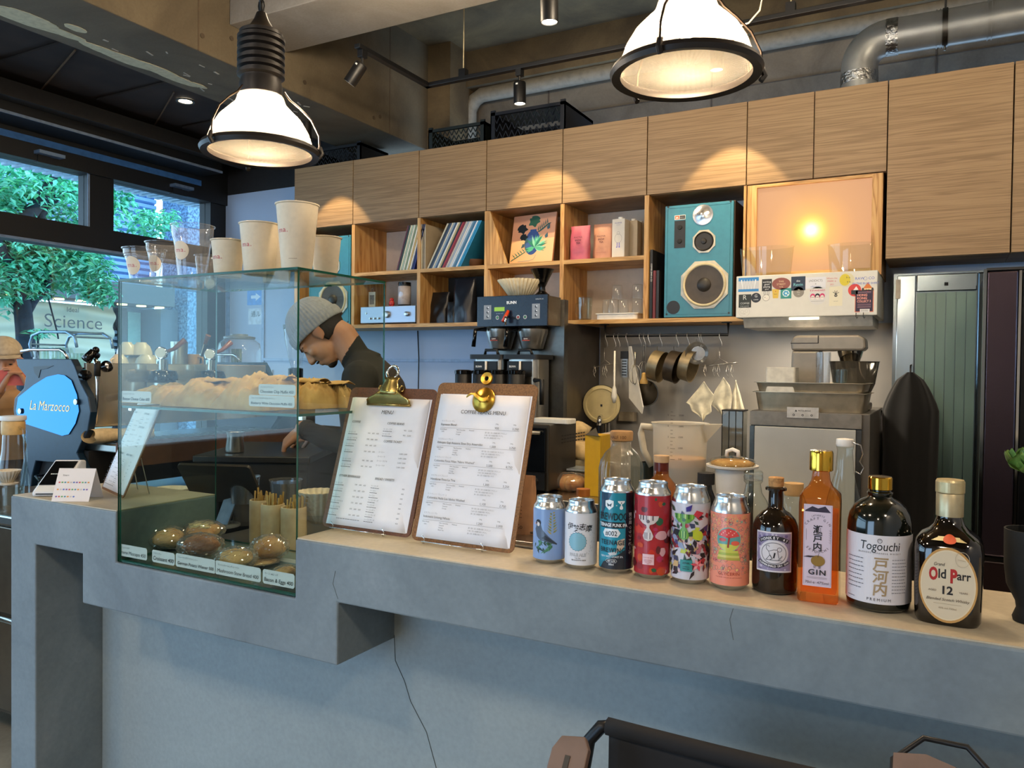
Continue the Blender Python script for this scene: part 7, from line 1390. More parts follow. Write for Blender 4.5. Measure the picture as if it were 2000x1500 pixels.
# sink tap
t = thing('sink_tap', 'chrome kitchen mixer tap at the wall behind the measuring jug', 'tap', (at(1183, 830, Y=4.15).x, 4.15, KZ)); z0 = at(1183, 800, Y=4.15).z-KZ
part('column', G().lathe([(.03, 0), (.026, .02), (.026, z0-.05), (.03, z0-.02), (.02, z0), (0, z0)], 20), CHROME, t, smooth=True); part('spout', G().tube([(0, 0, z0-.07), (.0, -.06, z0-.03), (.02, -.14, z0-.04), (.02, -.15, z0-.08)], .013, 12), CHROME, t, smooth=2); part('lever', G().tube([(0, 0, z0), (.03, -.01, z0+.015), (.09, -.02, z0+.02)], .007, 8), CHROME, t, smooth=2)
solo('soap_box', 'beige soap holder on the wall beside the tap', 'holder', G().rbox(-.05, .05, -.03, .02, 0, .05, .01), M('#a99c84', .6), (at(1225, 815, Y=4.25).x, 4.255, at(1225, 822, Y=4.25).z))
# hanging rail
RY = 4.02; rz_ = at(1300, 655, Y=RY).z; rx0, rx1 = at(1182, 655, Y=RY).x, at(1422, 655, Y=RY).x
t = thing('hanging_rail', 'black square-bar utensil rail fixed under the plywood shelf', 'rail', ((rx0+rx1)/2, RY, rz_))
part('rail_bar', G().tube([(rx0, RY, ZB), (rx0, RY, rz_), (rx1, RY, rz_), (rx1, RY, ZB)], .0075, 8), BLACK, t, world=True, smooth=2)
for x in (rx0, rx1): part('mount_plate', G().bb(x-.03, x+.015, RY-.02, RY+.02, ZB-.004, ZB), BLACK, t, world=True)
def rp(px, py, Yp=RY): return at(px, py, Y=Yp)
hooks = [1184, 1200, 1208, 1224, 1250, 1258, 1267, 1290, 1322, 1343, 1366, 1370, 1406]
hk_ = ['at its end, over the enamel plate', 'over the white spoon', 'over the small grater', 'over the white cutting board', 'over the larger whisk', 'over the smaller whisk', 'over the wooden masher', 'over the tin nearest the sieve', 'over the darkest tin', 'over the tin beside the small steel cup', 'first of two over the small steel cup', 'second of two over the small steel cup', 'over the cream cloths']
for k, px in enumerate(hooks):
    x = rp(px, 655).x; t = thing('s_hook', 'thin steel S hook on the utensil rail, '+hk_[k], 'hook', (x, RY, rz_+.0095), group='steel hooks on the utensil rail')
    part('wire', G().tube([(.0, .010, -.012), (.0, .008, .002), (0, 0, .0035), (0, -.010, 0), (.0, -.012, -.02), (.012, -.012, -.05), (.014, -.012, -.065), (.004, -.012, -.072)], .0016, 6), STEEL, t, smooth=2)
def hang(px0, py0): return rp(px0, py0)
def dz(py, px=1300): return rp(px, py).z
# enamel lid
c = rp(1175, 790, 4.06); t = thing('enamel_plate', 'round cream enamel plate with a dark rim hanging from a peg hanger', 'plate', (c.x, 4.06, c.z)); rr = sz(76, c)/2
T = Matrix.Rotation(.12, 4, 'Z') @ ax((0, -1, 0)); part('plate_disc', G().lathe([(rr, 0), (rr*.97, .006), (rr*.82, .008), (rr*.78, .003), (0, .001)], 44, T), M('#cfc090', .35, var=.02), t, smooth=True); part('dark_rim', G().open_lathe([(rr*1.0, -.002), (rr*1.015, .001), (rr*1.0, .004)], 44, T), BLACKM, t, smooth=2); part('maker_mark', G().box((0, -.003, -.005), (.012, .001, .012)), P('#2a2e3a'), t)
def peghanger(px, py, w, label, name='peg_hanger', n=4):
    c = rp(px, py, RY-.012); t = thing(name, label, 'hanger', (c.x, RY, c.z), group='wire peg hangers on the utensil rail')
    part('hanger_hook', G().tube([(0, -.012, rz_-.065-c.z), (0, -.012, .03), (.0, -.012, .01)], .0015, 6), STEEL, t, smooth=2); part('wire_frame', G().tube([(-w, -.03, -.02), (w, -.03, .0), (w, .03, .0), (-w, .03, -.02)], .0017, 6, True).tube([(-w*.5, 0, -.01), (0, 0, .02), (w*.5, 0, -.004)], .0015, 6), STEEL, t, smooth=2)
    for k in range(n):
        x = -w+2*w*(k+.5)/n; y = -.03 if k % 2 == 0 else .02
        part('wire_peg', G().tube([(x, y, -.012), (x-.008, y, -.045), (x+.002, y, -.055), (x+.008, y, -.045), (x, y, -.012)], .0014, 5).tube([(x-.005, y, -.055), (x+.005, y, -.075)], .0014, 5), STEEL, t, smooth=2)
    return t
peghanger(1180, 710, .065, 'wire peg hanger holding the round enamel plate'); peghanger(1405, 708, .085, 'wire peg hanger holding three cream cloths', n=5)
# white ladle, boards, whisks
def zz(py): return rp(1200, py).z
t = thing('white_ladle', 'long white plastic spoon hanging beside the enamel plate', 'spoon', (rp(1206, 690).x, RY-.04, rp(1206, 690).z)); L_ = rp(1206, 690).z-rp(1206, 787).z
part('spoon_body', G().tube([(0, 0, .012), (0, 0, -L_*.65), (0, 0, -L_*.72), (0, 0, -L_*.88), (0, 0, -L_)], [.005, .005, .012, .016, .006], 12), WHITE, t, smooth=2)
t = thing('cutting_board', 'thin white cutting board hanging edge-on among the whisks', 'board', (rp(1228, 680).x, RY+.02, rp(1228, 676).z)); h = rp(1228, 676).z-rp(1228, 806).z; T = Matrix.Rotation(-.62, 4, 'Z')
part('board_body', G().prism([(-.01, 0), (.01, 0), (.13, -h*.9), (.12, -h), (-.0, -h*.78)], -.003, .003, T @ Matrix.Rotation(pi/2, 4, 'X')), WHITE, t)
t = thing('grater', 'small steel grater with a dark top hanging behind the white spoon', 'grater', (rp(1216, 690).x, RY+.03, rp(1216, 690).z)); part('grater_sheet', G().bb(-.018, .018, -.002, .002, -.13, 0), STEEL, t); part('grip', G().bb(-.022, .022, -.004, .004, -.03, .012), BLACK, t)
for k in range(6): part('grater_slot', G().bb(-.013, .013, -.003, -.002, -.12+k*.015, -.114+k*.015), BLACK, t)
def whisk(px, py, L, r, label, up=False):
    c = rp(px, py); t = thing('whisk', label, 'whisk', (c.x, RY-.02+.03*up, c.z)); 
    part('handle', G().tube([(0, 0, 0), (0, 0, -L*.4)], .006, 8), STEEL, t, smooth=2)
    for k in range(4):
        a = pi*k/4; part('wire_loop', G().tube([(r*math.sin(q)*math.cos(a), r*math.sin(q)*math.sin(a), -L*.4-L*.3*(1-math.cos(q))) for q in [2*pi*i/18 for i in range(18)]], .0013, 5, True), STEEL, t, smooth=2)
whisk(1243, 688, .17, .034, 'steel balloon whisk hanging next to the white cutting board'); whisk(1256, 684, .15, .028, 'smaller steel whisk hanging behind the wooden spoon handle', True)
t = thing('sieve', 'round fine mesh sieve hanging under the whisks', 'sieve', (rp(1260, 768).x, RY+.01, rp(1260, 768).z)); rr = sz(50, rp(1260, 768))/2
part('sieve_rim', G().tube([(rr*math.cos(a), 0, rr*math.sin(a)) for a in [2*pi*i/32 for i in range(32)]], .003, 6, True), STEELD, t, smooth=2); part('mesh_bowl', G().lathe([(rr, 0), (rr*.8, .02), (rr*.4, .032), (0, .035)], 32, ax((0, 1, 0))), glass('sieve_mesh', '#6a6052', .6, .45, .3, dense='#6d6456'), t, smooth=2); part('sieve_handle', G().tube([(-.01, 0, rr), (-.015, -.0, rr+.04)], .004, 6), STEEL, t)
t = thing('wooden_masher', 'tan bulb-headed wooden pastry tool hanging on two steel wires', 'masher', (rp(1264, 730).x, RY-.05, rp(1264, 730).z)); part('wood_head', G().lathe([(0, -.055), (.020, -.053), (.022, -.04), (.013, -.022), (.012, 0), (.006, .006), (0, .007)], 24), M('#c8a058', .5), t, smooth=True)
for x in (-.006, .006): part('hanging_wire', G().tube([(x*.6, 0, .004), (x, 0, rz_-.05-t.location.z), (x, .035, rz_-.06-t.location.z)], .0014, 6), STEEL, t)
# tins
TIN = M('#9a8a6c', .4, .6, ns=20, var=.08); TIND = M('#54483a', .4, .5, ns=20, var=.1)
for k, (px, py, m_, l, w, h) in enumerate(((1286, 715, TIN, 'bronze cake tin, the one nearest the sieve, hanging tilted', 36, 60), (1316, 716, TIND, 'darkest cake tin, in the middle of the three hanging tins', 30, 62), (1342, 714, TIN, 'bronze cake tin beside the small steel cup, hanging tilted', 38, 62))):
    c = rp(px, py); t = thing('cake_tin', l, 'cake tin', (c.x, RY-.02+.02*k, c.z), group='cake tins on the utensil rail'); r = sz(h, c)/2; d_ = .055
    T = Matrix.Rotation(.25, 4, 'Y') @ Matrix.Rotation(1.5, 4, 'Z') @ ax((0, -1, 0))
    part('tin_wall', G().open_lathe([(0, -d_/2), (r*.97, -d_/2), (r, d_/2), (r*1.03, d_/2+.002), (r*.97, d_/2), (r*.94, -d_/2+.003), (0, -d_/2+.003)], 36, T), m_, t, smooth=True); part('handle_tab', G().tube([(0, 0, r), (0, -.01, r+.02), (0, 0, rz_-.06-c.z)], .002, 6), STEEL, t)
c = rp(1365, 690); t = thing('sierra_cup', 'small round steel cup hung with its open mouth to the room', 'cup', (c.x, RY-.04, c.z)); r = sz(44, c)/2
part('cup_bowl', G().open_lathe([(r, .0), (r*.98, -.002), (r*.62, -.05), (0, -.05)], 36, ax((.15, -1, 0))), STEEL, t, smooth=True); part('cup_floor', G().lathe([(r*.58, -.048), (0, -.0475)], 28, ax((.15, -1, 0))), M('#d0d2d6', .15, .5), t); part('wire_handle', G().tube([(-.006, 0, r), (-.005, 0, rz_-.02-c.z), (.005, 0, rz_-.02-c.z), (.006, 0, r)], .0018, 6), STEEL, t, smooth=2)
CL = M('#e4dcc2', .9, ns=40, var=.05, bump=.5)
for k, (pts, l) in enumerate((([(1376, 745), (1398, 775), (1390, 790), (1392, 806), (1382, 810), (1375, 822), (1362, 808), (1352, 804), (1348, 790), (1340, 788)], 'cream cloth with a frayed lower edge, nearest the cake tins'), ([(1414, 737), (1426, 752), (1432, 775), (1428, 802), (1412, 812), (1400, 800), (1387, 788), (1398, 762)], 'cream cloth hanging in the middle of the three'), ([(1438, 742), (1446, 770), (1455, 800), (1446, 806), (1430, 804), (1432, 770)], 'narrow cream cloth, farthest from the cake tins'))):
    pw = [rp(x, y) for x, y in pts]; c = sum(pw, Vector())/len(pw); t = thing('dish_cloth', l, 'cloth', (c.x, RY-.01, c.z), group='cream cloths on the peg hanger')
    top = pw[0]; n = 22
    def f(u, v, pw=pw, c=c, k=k):
        zt_, zb_ = pw[0].z-c.z, min(q.z for q in pw)-c.z; z = zt_+(zb_-zt_)*v
        xs = []
        for i in range(len(pw)):
            a_, b_ = pw[i]-c, pw[(i+1) % len(pw)]-c
            if (a_.z-z)*(b_.z-z) <= 0 and abs(a_.z-b_.z) > 1e-6: xs.append(a_.x+(b_.x-a_.x)*(a_.z-z)/(a_.z-b_.z))
        x0, x1 = (min(xs), max(xs)) if xs else (pw[0].x-c.x, pw[0].x-c.x)
        return (x0+(x1-x0)*u, .008*math.sin(u*11+k)*v+.004*math.sin(v*9+u*4), z)
    part('cloth', G().grid(f, n, 20), CL, t, smooth=2, solid=.003)
# dark band clips, acrylic box
a, b = at(1412, 850, Y=3.9).x, at(1452, 850, Y=3.9).x; h = at(1430, 803, Y=3.9).z-KZ
t = thing('acrylic_box', 'tall clear acrylic box with dark edges under the hanging cloths', 'box', ((a+b)/2, 3.93, KZ+.0005)); w = (b-a)/2
part('box_wall', G().bb(-w, w, -.05, .05, 0, h), glass('smoky_acrylic', '#c9c2b8', 1.2, .08), t)
for x in (-w, -w*.33, w*.33, w): part('dark_edge', G().bb(x-.002, x+.002, -.052, -.048, 0, h), BLACKM, t)
part('top_edge', G().bb(-w-.003, w+.003, -.053, .053, h, h+.006), BLACKM, t)
# ice maker with trays and mixer on it
IY = 3.42; ia, ib = at(1465, 800, Y=IY).x, at(1683, 822, Y=IY).x; iz = at(1570, 805, Y=IY).z
IB = M('#bdbdb8', .4, .15, ns=6, var=.02)
t = thing('ice_maker', 'brushed steel under-counter ice maker with a small control label', 'ice maker', ((ia+ib)/2, IY, 0))
part('cabinet_body', G().bb(ia, ib+.03, IY+.02, 4.2, .05, iz), M('#6f6a63', .4, .3, ns=8, var=.04), t, world=True, bev=.004); part('front_door', G().bb(ia+.02, ib-.02, IY-.004, IY+.02, .1, iz-.065), IB, t, world=True, bev=.003); part('top_strip', G().bb(ia, ib, IY, IY+.02, iz-.06, iz-.002), M('#8f877c', .4, .5), t, world=True); part('side_trim', G().bb(ia, ia+.018, IY, IY+.02, .1, iz-.065).bb(ib-.018, ib, IY, IY+.02, .1, iz-.065), STEELD, t, world=True)
a = at(1568, 806, Y=IY); part('control_label', G().bb(a.x-.062, a.x+.062, IY-.004, IY, a.z-.022, a.z+.022), M('#c9c8c6', .4), t, world=True); d = D()
d.text('▲ MITSUBISHI', 0, .004, .011, '#2a2a2a', bold=.01, sx=.9)
for x in (-.035, .0, .035): d.disc(x, -.010, .0045, '#3a3a3a'); d.disc(x, -.010, .002, '#c8c8c8')
d.build('label_print', t, VF(a.x-t.location.x, -.0045, a.z)); 
for x in (ia+.04, ib-.04): part('foot', G().lathe([(.02, 0), (.02, .05)], 12, c=(x, IY+.06)), BLACK, t, world=True)
PAN = M('#c4b8a0', .32, .75, ns=14, var=.08)
pa, pb = at(1464, 745, Y=IY-.02).x, at(1696, 745, Y=IY-.02).x; zc = iz
for k, (z0_, h, l) in enumerate(((zc+.0005, .080, 'deep steel catering pan, lower of the two on the ice maker'), (zc+.066, .052, 'steel catering pan nested on top of the other, on the ice maker'))):
    t = thing('catering_pan', l, 'pan', ((pa+pb)/2, IY+.18, z0_+.0), group='steel pans on the ice maker'); w = (pb-pa)/2-.004*k
    pr = [(.91, 0), (1, 1)]
    g = G(); n = 8
    def ring_(s, z, r=.03): 
        pts = []
        for cx, cy, a0 in ((w*s-r, .16*s-r, 0), (-w*s+r, .16*s-r, 90), (-w*s+r, -.16*s+r, 180), (w*s-r, -.16*s+r, 270)):
            for i in range(5): q = math.radians(a0+90*i/4); pts.append((cx+r*math.cos(q), cy+r*math.sin(q), z))
        return pts
    rings = [ring_(.90, 0), ring_(.955, h-.003), ring_(1.0, h-.002), ring_(1.0, h), ring_(.94, h), ring_(.89, .003)]
    v = [p for r_q in rings for p in r_q]; m_ = len(rings[0]); f = [(j*m_+i, j*m_+(i+1) % m_, (j+1)*m_+(i+1) % m_, (j+1)*m_+i) for j in range(len(rings)-1) for i in range(m_)]
    f += [tuple(range(m_))[::-1], tuple(range(5*m_, 6*m_))]
    if k == 1: t.location.z = zc+.0812-.012
    part('pan_body', G().add(v, f), PAN, t, smooth=True)
pz_ = zc+.0812-.012+.0535
a, b = at(1492, 730, Y=IY).x, at(1551, 730, Y=IY).x; h = at(1520, 717, Y=IY).z-pz_
t = thing('white_tub', 'white rectangular plastic tub on the steel pans', 'tub', ((a+b)/2, IY+.08, pz_-.045)); part('tub_body', G().rbox(-(b-a)/2, (b-a)/2, -.05, .05, 0, h+.045, .01), M('#d8d3c4', .4), t, bev=.002)
tumbler(1607, 744, IY+.06, .030, at(1607, 688, Y=IY+.06).z-pz_+.04, 'tall narrow clear tumbler on the steel pans in front of the mixer', 'glass', PLAST, Z=pz_-.04, name='glass_tumbler'); tumbler(1640, 744, IY+.10, .030, .10, 'small clear jar standing on the pans beside the tall tumbler', 'jar', CLEAR, Z=pz_-.045, name='glass_jar')
MXC = M('#8a8276', .4, .3, ns=20, var=.03); my = 3.80
ma_, mb_ = at(1549, 700, Y=my).x, at(1694, 680, Y=my).x; zt = at(1600, 656, Y=my).z; zm = at(1600, 686, Y=my).z
t = thing('stand_mixer', 'grey stand mixer with a large steel bowl behind the catering pans', 'mixer', ((ma_+mb_)/2, my, iz+.0005))
part('mixer_head', G().prism([(ma_+.004, zm), (ma_+.0, zt-.03), (ma_+.012, zt-.005), (ma_+.03, zt), (mb_-.03, zt), (mb_-.004, zt-.015), (mb_, zm+.015), (mb_-.01, zm)], my-.075, my+.06, MXZ), MXC, t, world=True, bev=.01)
part('mixer_column', G().prism([(ma_-.002, iz+.001), (ma_+.13, iz+.001), (ma_+.125, zm), (ma_+.004, zm)], my-.07, my+.055, MXZ), MXC, t, world=True, bev=.01); part('mixer_base', G().bb(ma_, mb_+.02, my-.08, my+.07, iz+.001, iz+.035), MXC, t, world=True, bev=.008)
part('head_seam', G().bb(ma_+.115, ma_+.119, my-.0765, my-.075, zt-.035, zt-.002).bb(ma_+.0, ma_+.119, my-.0765, my-.075, zt-.037, zt-.034), BLACKM, t, world=True)
bx_ = at(1668, 740, Y=my).x; r = sz(90, Vector((bx_, my, 1.4)))/2; zb0, zb1 = iz+.036, at(1668, 706, Y=my).z
part('mixing_bowl', G().open_lathe([(r*.5, zb0), (r*.55, zb0+.01), (r*.85, zb0+(zb1-zb0)*.45), (r, zb1-.004), (r*1.03, zb1), (r*.98, zb1-.004)], 40, c=(bx_, my-.01)), glass('steel_bowl_glass', '#8d8a82', 2.5, .25, .1, dense='#6a665e'), t, world=True, smooth=True); part('planetary_hub', G().lathe([(.03, zb1-.03), (.05, zm-.02), (.055, zm)], 24, c=(mb_-.07, my)), CHROME, t, world=True, smooth=True)
# cold-room door
DY = 4.18
da, db = at(1746, 540, Y=DY).x, at(1930, 540, Y=DY).x; dt = at(1800, 533, Y=DY).z
dd_ = struct('door_1', G().bb(da, db, DY, 4.28, 0, dt), M('#7d8a95', .28, .9, ns=3, var=.06))
a, b = at(1787, 700, Y=DY-.01).x, at(1905, 700, Y=DY-.01).x; zt = at(1800, 572, Y=DY-.01).z
for k in range(6):
    x = a+(b-a)*k/6; part('panel', G().bb(x+.0012, x+(b-a)/6-.0012, DY-.012, DY-.001, .1, zt), M('#6f8a84', .3, .1, ns=4, var=.02), dd_)
fr_ = part('steel_frame', G().bb(da+.015, a-.003, DY-.015, DY-.001, .05, dt-.01), M('#a9bccb', .2, .7, plain=1), dd_, bev=.004); part('steel_frame', G().bb(a, b, DY-.015, DY-.001, zt+.005, dt-.01), M('#9fb0bc', .15, 1, plain=1), dd_, bev=.004); part('steel_frame', G().bb(b+.003, db-.003, DY-.02, DY-.001, .05, dt-.01), M('#5f6a72', .15, 1, plain=1), dd_, bev=.006)
part('hinge', G().bb(da+.01, da+.03, DY-.03, DY-.015, dt-.12, dt-.03), STEELD, dd_); part('door_lock', G().bb((a+b)/2-.008, (a+b)/2+.008, DY-.018, DY-.015, zt+.03, zt+.045), BLACKM, dd_)
# dark cloth (coat) hanging in front of the door
c = at(1778, 727, Y=4.02); t = thing('black_coat', 'long black coat hanging from a peg in front of the green door', 'coat', (c.x, 4.02, c.z)); H_ = 1.05; w1 = sz(94, c)/2
def coat(u, v):
    ww = w1*(.12+.88*min(1, (v/.16))**.55)*(1+.04*math.sin(v*7)); a = 2*pi*u
    return (ww*math.cos(a)*(1+.06*math.sin(a*5+v*4)), .07*(.3+.7*min(1, v/.2))*math.sin(a)*(1+.12*math.sin(a*7)), -H_*v)
part('coat_body', G().grid(coat, 56, 30, wrap=True), M('#070708', .9, ns=20, sheen=.3), t, smooth=2); part('hanging_loop', G().tube([(0, 0, -.01), (0, .02, .03), (0, .13, .035)], .004, 6), BLACK, t, smooth=2)
solo('folded_apron', 'dark grey cloth bunched behind the black coat near the floor', 'apron', G().grid(lambda u, v: (-.02-.12*u*v-.02*math.sin(v*5), .01*math.sin(u*16), -.5*v), 20, 10), M('#2a2826', .9), (c.x-.10, 4.1, 1.25), smooth=2, solid=.008)
# big fridge
fa = at(1921, 545, Y=3.6).x; fz = at(1960, 522, Y=3.6).z
t = thing('tall_fridge', 'tall purple-brown mirror-finish fridge at the frame edge, with a chrome strip', 'fridge', (fa+.4, 3.6, 0))
part('fridge_body', G().bb(fa+.01, fa+.80, 3.63, 4.17, .02, fz-.01), BLACKM, t, world=True); FRD = M('#4a3f48', .22, .75, ns=3, var=.05)
zs = at(1925, 1090, Y=3.6).z
s2 = at(1986, 700, Y=3.6).x
part('door', G().bb(fa+.012, s2, 3.6, 3.63, zs+.01, fz-.015), FRD, t, world=True, bev=.006); part('door', G().bb(s2+.012, fa+.80, 3.6, 3.63, zs+.01, fz-.015), M('#101114', .2, .3, plain=1), t, world=True, bev=.006); part('drawer', G().bb(fa+.012, fa+.80, 3.6, 3.63, .06, zs-.01), M('#2e2224', .3, .5, plain=1), t, world=True, bev=.006)
part('chrome_strip', G().bb(s2+.001, s2+.010, 3.59, 3.63, .06, fz-.015), CHROME, t, world=True); part('edge_trim', G().bb(fa, fa+.011, 3.595, 3.63, .02, fz-.005), M('#9aa4ac', .12, 1, plain=1), t, world=True); part('top_cap', G().bb(fa+.01, fa+.80, 3.6, 3.7, fz-.01, fz), BLACK, t, world=True); part('split_strip', G().bb(fa+.012, fa+.80, 3.592, 3.6, zs-.006, zs+.006), CHROME, t, world=True)
# ============================================================= BEHIND THE CANS, ON THE WORK SURFACE
def wth(name, px, py, Yp, label, cat): 
    p = at(px, py, Y=Yp); t = thing(name, label, cat, (p.x, Yp, WZ+.0005)); return t, (lambda y: at(px, y, Y=Yp).z-WZ), (lambda w: sz(w, p))
t, z, s = wth('glass_bottle', 1214, 850, 1.86, 'large clear ribbed-shoulder bottle with a wide wooden stopper, behind the teal can', 'bottle')
part('glass_body', G().open_lathe([(0, .004), (s(84)/2, .004), (s(86)/2, .02), (s(86)/2, z(915)), (s(80)/2, z(900)), (s(62)/2, z(884)), (s(40)/2, z(874)), (s(34)/2, z(866)), (s(38)/2, z(860))], 120, wob=lambda a, q: 1+.012*math.cos(30*a)), glass('seeded_glass', '#e9eae2', 1.8, .06, .08), t, smooth=2); part('wood_stopper', G().lathe([(s(34)/2, z(862)), (s(44)/2, z(860)), (s(45)/2, z(845)), (s(42)/2, z(842)), (0, z(842))], 28), M('#b08a5c', .6, ns=40, var=.06), t, smooth=True)
d = D(); d.text('HALF 100', 0, 0, .011, '#5a3c22'); d.build('stopper_marks', t, Matrix.Translation((0, 0, z(856))), wrap=s(45)/2+.0006)
t, z, s = wth('measuring_jug', 1328, 850, 1.96, 'translucent measuring jug with a handle, holding dark coffee with pale foam', 'jug')
JG = glass('milky_plastic', '#e6e4da', .6, .42, .2, dense='#f4f0e4'); r0, r1 = s(100)/2, s(106)/2
part('jug_wall', G().open_lathe([(r0*.96, .004), (r0*.97, z(1000) if z(1000) > .02 else .02), (r1*.98, z(835)), (r1*1.04, z(828)), (r1*1.06, z(826)), (r1, z(829))], 44), JG, t, smooth=True)
part('spout', G().add([(r1*.85, -.03, z(827)), (r1*.85, .03, z(827)), (r1*1.55, 0, z(825)), (r1*.95, 0, z(862)), (r1*.9, -.02, z(850)), (r1*.9, .02, z(850))], [(0, 2, 3, 4), (1, 5, 3, 2)]), JG, t, solid=.0015)
part('jug_handle', G().tube([(-r1*.95, 0, z(838)), (-r1*1.45, 0, z(836)), (-r1*1.5, 0, z(850)), (-r1*1.38, 0, z(885)), (-r1*1.05, 0, z(915))], .009, 10), M('#cfcbbd', .4), t, smooth=2)
part('coffee', G().lathe([(r0*.975, .006), (r0*.985, z(915)), (r0*.99, z(909)), (0, z(909))], 40), M('#0e0705', .2, plain=1), t, smooth=True); part('foam', G().lathe([(r0*.992, z(909)), (r0*.995, z(894)), (0, z(895))], 40), M('#c99a5c', .6, ns=60, var=.06), t, smooth=True)
d = D(.0003)
for k in range(14): d.rect(-.014, k*.009, -.014+(.012 if k % 3 == 0 else .006), k*.009+.0009, '#3a3a3a'); d.hold()
for k, q in enumerate(('500', '1000', '1500', '2000', '2500')): d.text(q, .006, k*.027, .006, '#3a3a3a', 'l'); d.text(str(k+1), -.018, k*.027, .006, '#3a3a3a', 'r')
d.build('scale_marks', t, Matrix.Rotation(.15, 4, 'Z') @ Matrix.Translation((0, 0, z(893))), wrap=r1*1.005)
t, z, s = wth('whisky_bottle', 1292, 900, 1.75, 'amber bottle with a brown neck band and pale wooden cap, behind the red can', 'bottle')
part('glass_body', G().open_lathe([(s(64)/2, .004), (s(64)/2, z(960)), (s(54)/2, z(944)), (s(30)/2, z(930)), (s(26)/2, z(910))], 32), AMBER, t, smooth=True); part('neck_band', G().lathe([(s(28)/2, z(925)), (s(28)/2, z(903)), (0, z(903))], 28), M('#5a2014', .3), t, smooth=True); part('wood_cap', G().lathe([(s(29)/2, z(903)), (s(30)/2, z(890)), (0, z(889))], 28), M('#c8a880', .6), t, smooth=True)
t, z, s = wth('black_cap_bottle', 1379, 930, 1.72, 'dark bottle with a ribbed black cap between the jug and the white pot', 'bottle')
part('bottle_body', G().lathe([(s(40)/2, 0), (s(40)/2, z(975)), (s(24)/2, z(955)), (s(22)/2, z(945))], 28), BLACKG, t, smooth=True); part('ribbed_cap', G().lathe([(s(32)/2, z(946)), (s(32)/2, z(924)), (0, z(922))], 60, wob=lambda a, q: 1+.02*math.cos(30*a)), BLACKM, t)
t, z, s = wth('serving_pot', 1430, 930, 1.92, 'white round pot under a glass lid with a knob, behind the pink can', 'pot')
part('pot_wall', G().lathe([(s(56)/2, 0), (s(60)/2, z(960)), (s(66)/2, z(916)), (s(98)/2, z(912)), (s(100)/2, z(908)), (s(60)/2, z(909)), (0, z(912))], 40), WHITE, t, smooth=True); part('pie_crust', G().lathe([(s(76)/2, z(909)), (s(84)/2, z(904)), (s(60)/2, z(899)), (0, z(898))], 40, wob=lambda a, q: 1+.03*math.sin(13*a)), M('#c89a58', .6, ns=60, h2='#a8742f', bump=.5), t, smooth=2)
part('glass_lid', G().open_lathe([(s(88)/2, z(908)), (s(84)/2, z(898)), (s(40)/2, z(892)), (0, z(891))], 36), CLEAR, t, smooth=2); part('lid_knob', G().tube([(-.014, 0, z(892)), (-.013, 0, z(882)), (.0, 0, z(878)), (.013, 0, z(882)), (.014, 0, z(892))], .005, 8), WHITE, t, smooth=2)
solo('stacked_lid', 'flat white lid leaning on the white pot next to the jug', 'lid', G().lathe([(.045, 0), (.05, .006), (.046, .012), (0, .014)], 32), WHITE, (at(1400, 905, Y=2.05).x, 2.045, at(1400, 912, Y=2.05).z), smooth=True) if 0 else None
t, z, s = wth('clear_decanter', 1471, 950, 1.68, 'small clear decanter with a thick glass collar, beside the pink can', 'decanter')
part('glass_body', G().open_lathe([(0, .004), (s(66)/2, .004), (s(68)/2, z(1000)), (s(54)/2, z(978)), (s(34)/2, z(962)), (s(28)/2, z(945)), (s(36)/2, z(940)), (s(36)/2, z(922)), (s(30)/2, z(919))], 40), CLEAR, t, smooth=True); part('glass_collar', G().lathe([(s(34)/2, z(938)), (s(37)/2, z(932)), (s(34)/2, z(926)), (0, z(927))], 30), PLAST, t, smooth=True)
t, z, s = wth('corked_jar', 1550, 965, 1.70, 'clear jar with a wide pale wooden stopper behind the stout gin bottle', 'jar')
part('glass_wall', G().open_lathe([(0, .004), (s(52)/2, .004), (s(52)/2, z(985)), (s(40)/2, z(972)), (s(36)/2, z(965))], 30), CLEAR, t, smooth=True); part('wood_stopper', G().lathe([(s(34)/2, z(968)), (s(36)/2, z(964)), (s(37)/2, z(944)), (0, z(942))], 28), M('#c09a64', .6), t, smooth=True)
t, z, s = wth('swing_top_bottle', 1650, 900, 1.74, 'clear swing-top bottle with a white cap and wire, behind the tall amber bottle', 'bottle')
part('glass_body', G().open_lathe([(0, .004), (s(72)/2, .004), (s(72)/2, z(1000)), (s(60)/2, z(970)), (s(34)/2, z(920)), (s(28)/2, z(880)), (s(32)/2, z(872))], 32), CLEAR, t, smooth=True); part('white_cap', G().lathe([(s(30)/2, z(872)), (s(34)/2, z(868)), (s(32)/2, z(858)), (0, z(856))], 26), WHITE, t, smooth=True)
part('wire_bail', G().tube([(.012, -.01, z(862)), (.030, -.01, z(868)), (.034, -.005, z(885)), (.028, 0, z(900)), (.036, 0, z(912)), (.03, 0, z(925)), (.02, 0, z(920))], .0014, 6), STEEL, t, smooth=2)
t, z, s = wth('dark_cup', 1268, 915, 1.98, 'dark green-black cup behind the bottle with the pale wooden cap', 'cup'); part('cup_wall', G().lathe([(s(30)/2, 0), (s(36)/2, z(903)), (s(33)/2, z(903)), (s(28)/2, z(930)), (0, z(930))], 28), M('#18201e', .4), t, smooth=True)
t, z, s = wth('wood_cap_bottle', 1139, 958, 1.66, 'small bottle with an orange-brown wooden cap, behind the white can', 'bottle'); part('bottle_body', G().lathe([(s(40)/2, 0), (s(40)/2, z(985)), (s(24)/2, z(975)), (s(22)/2, z(968))], 26), CLEAR, t, smooth=True); part('wooden_cap', G().lathe([(s(27)/2, z(969)), (s(27)/2, z(955)), (0, z(954))], 26), M('#b06a28', .5), t, smooth=True)
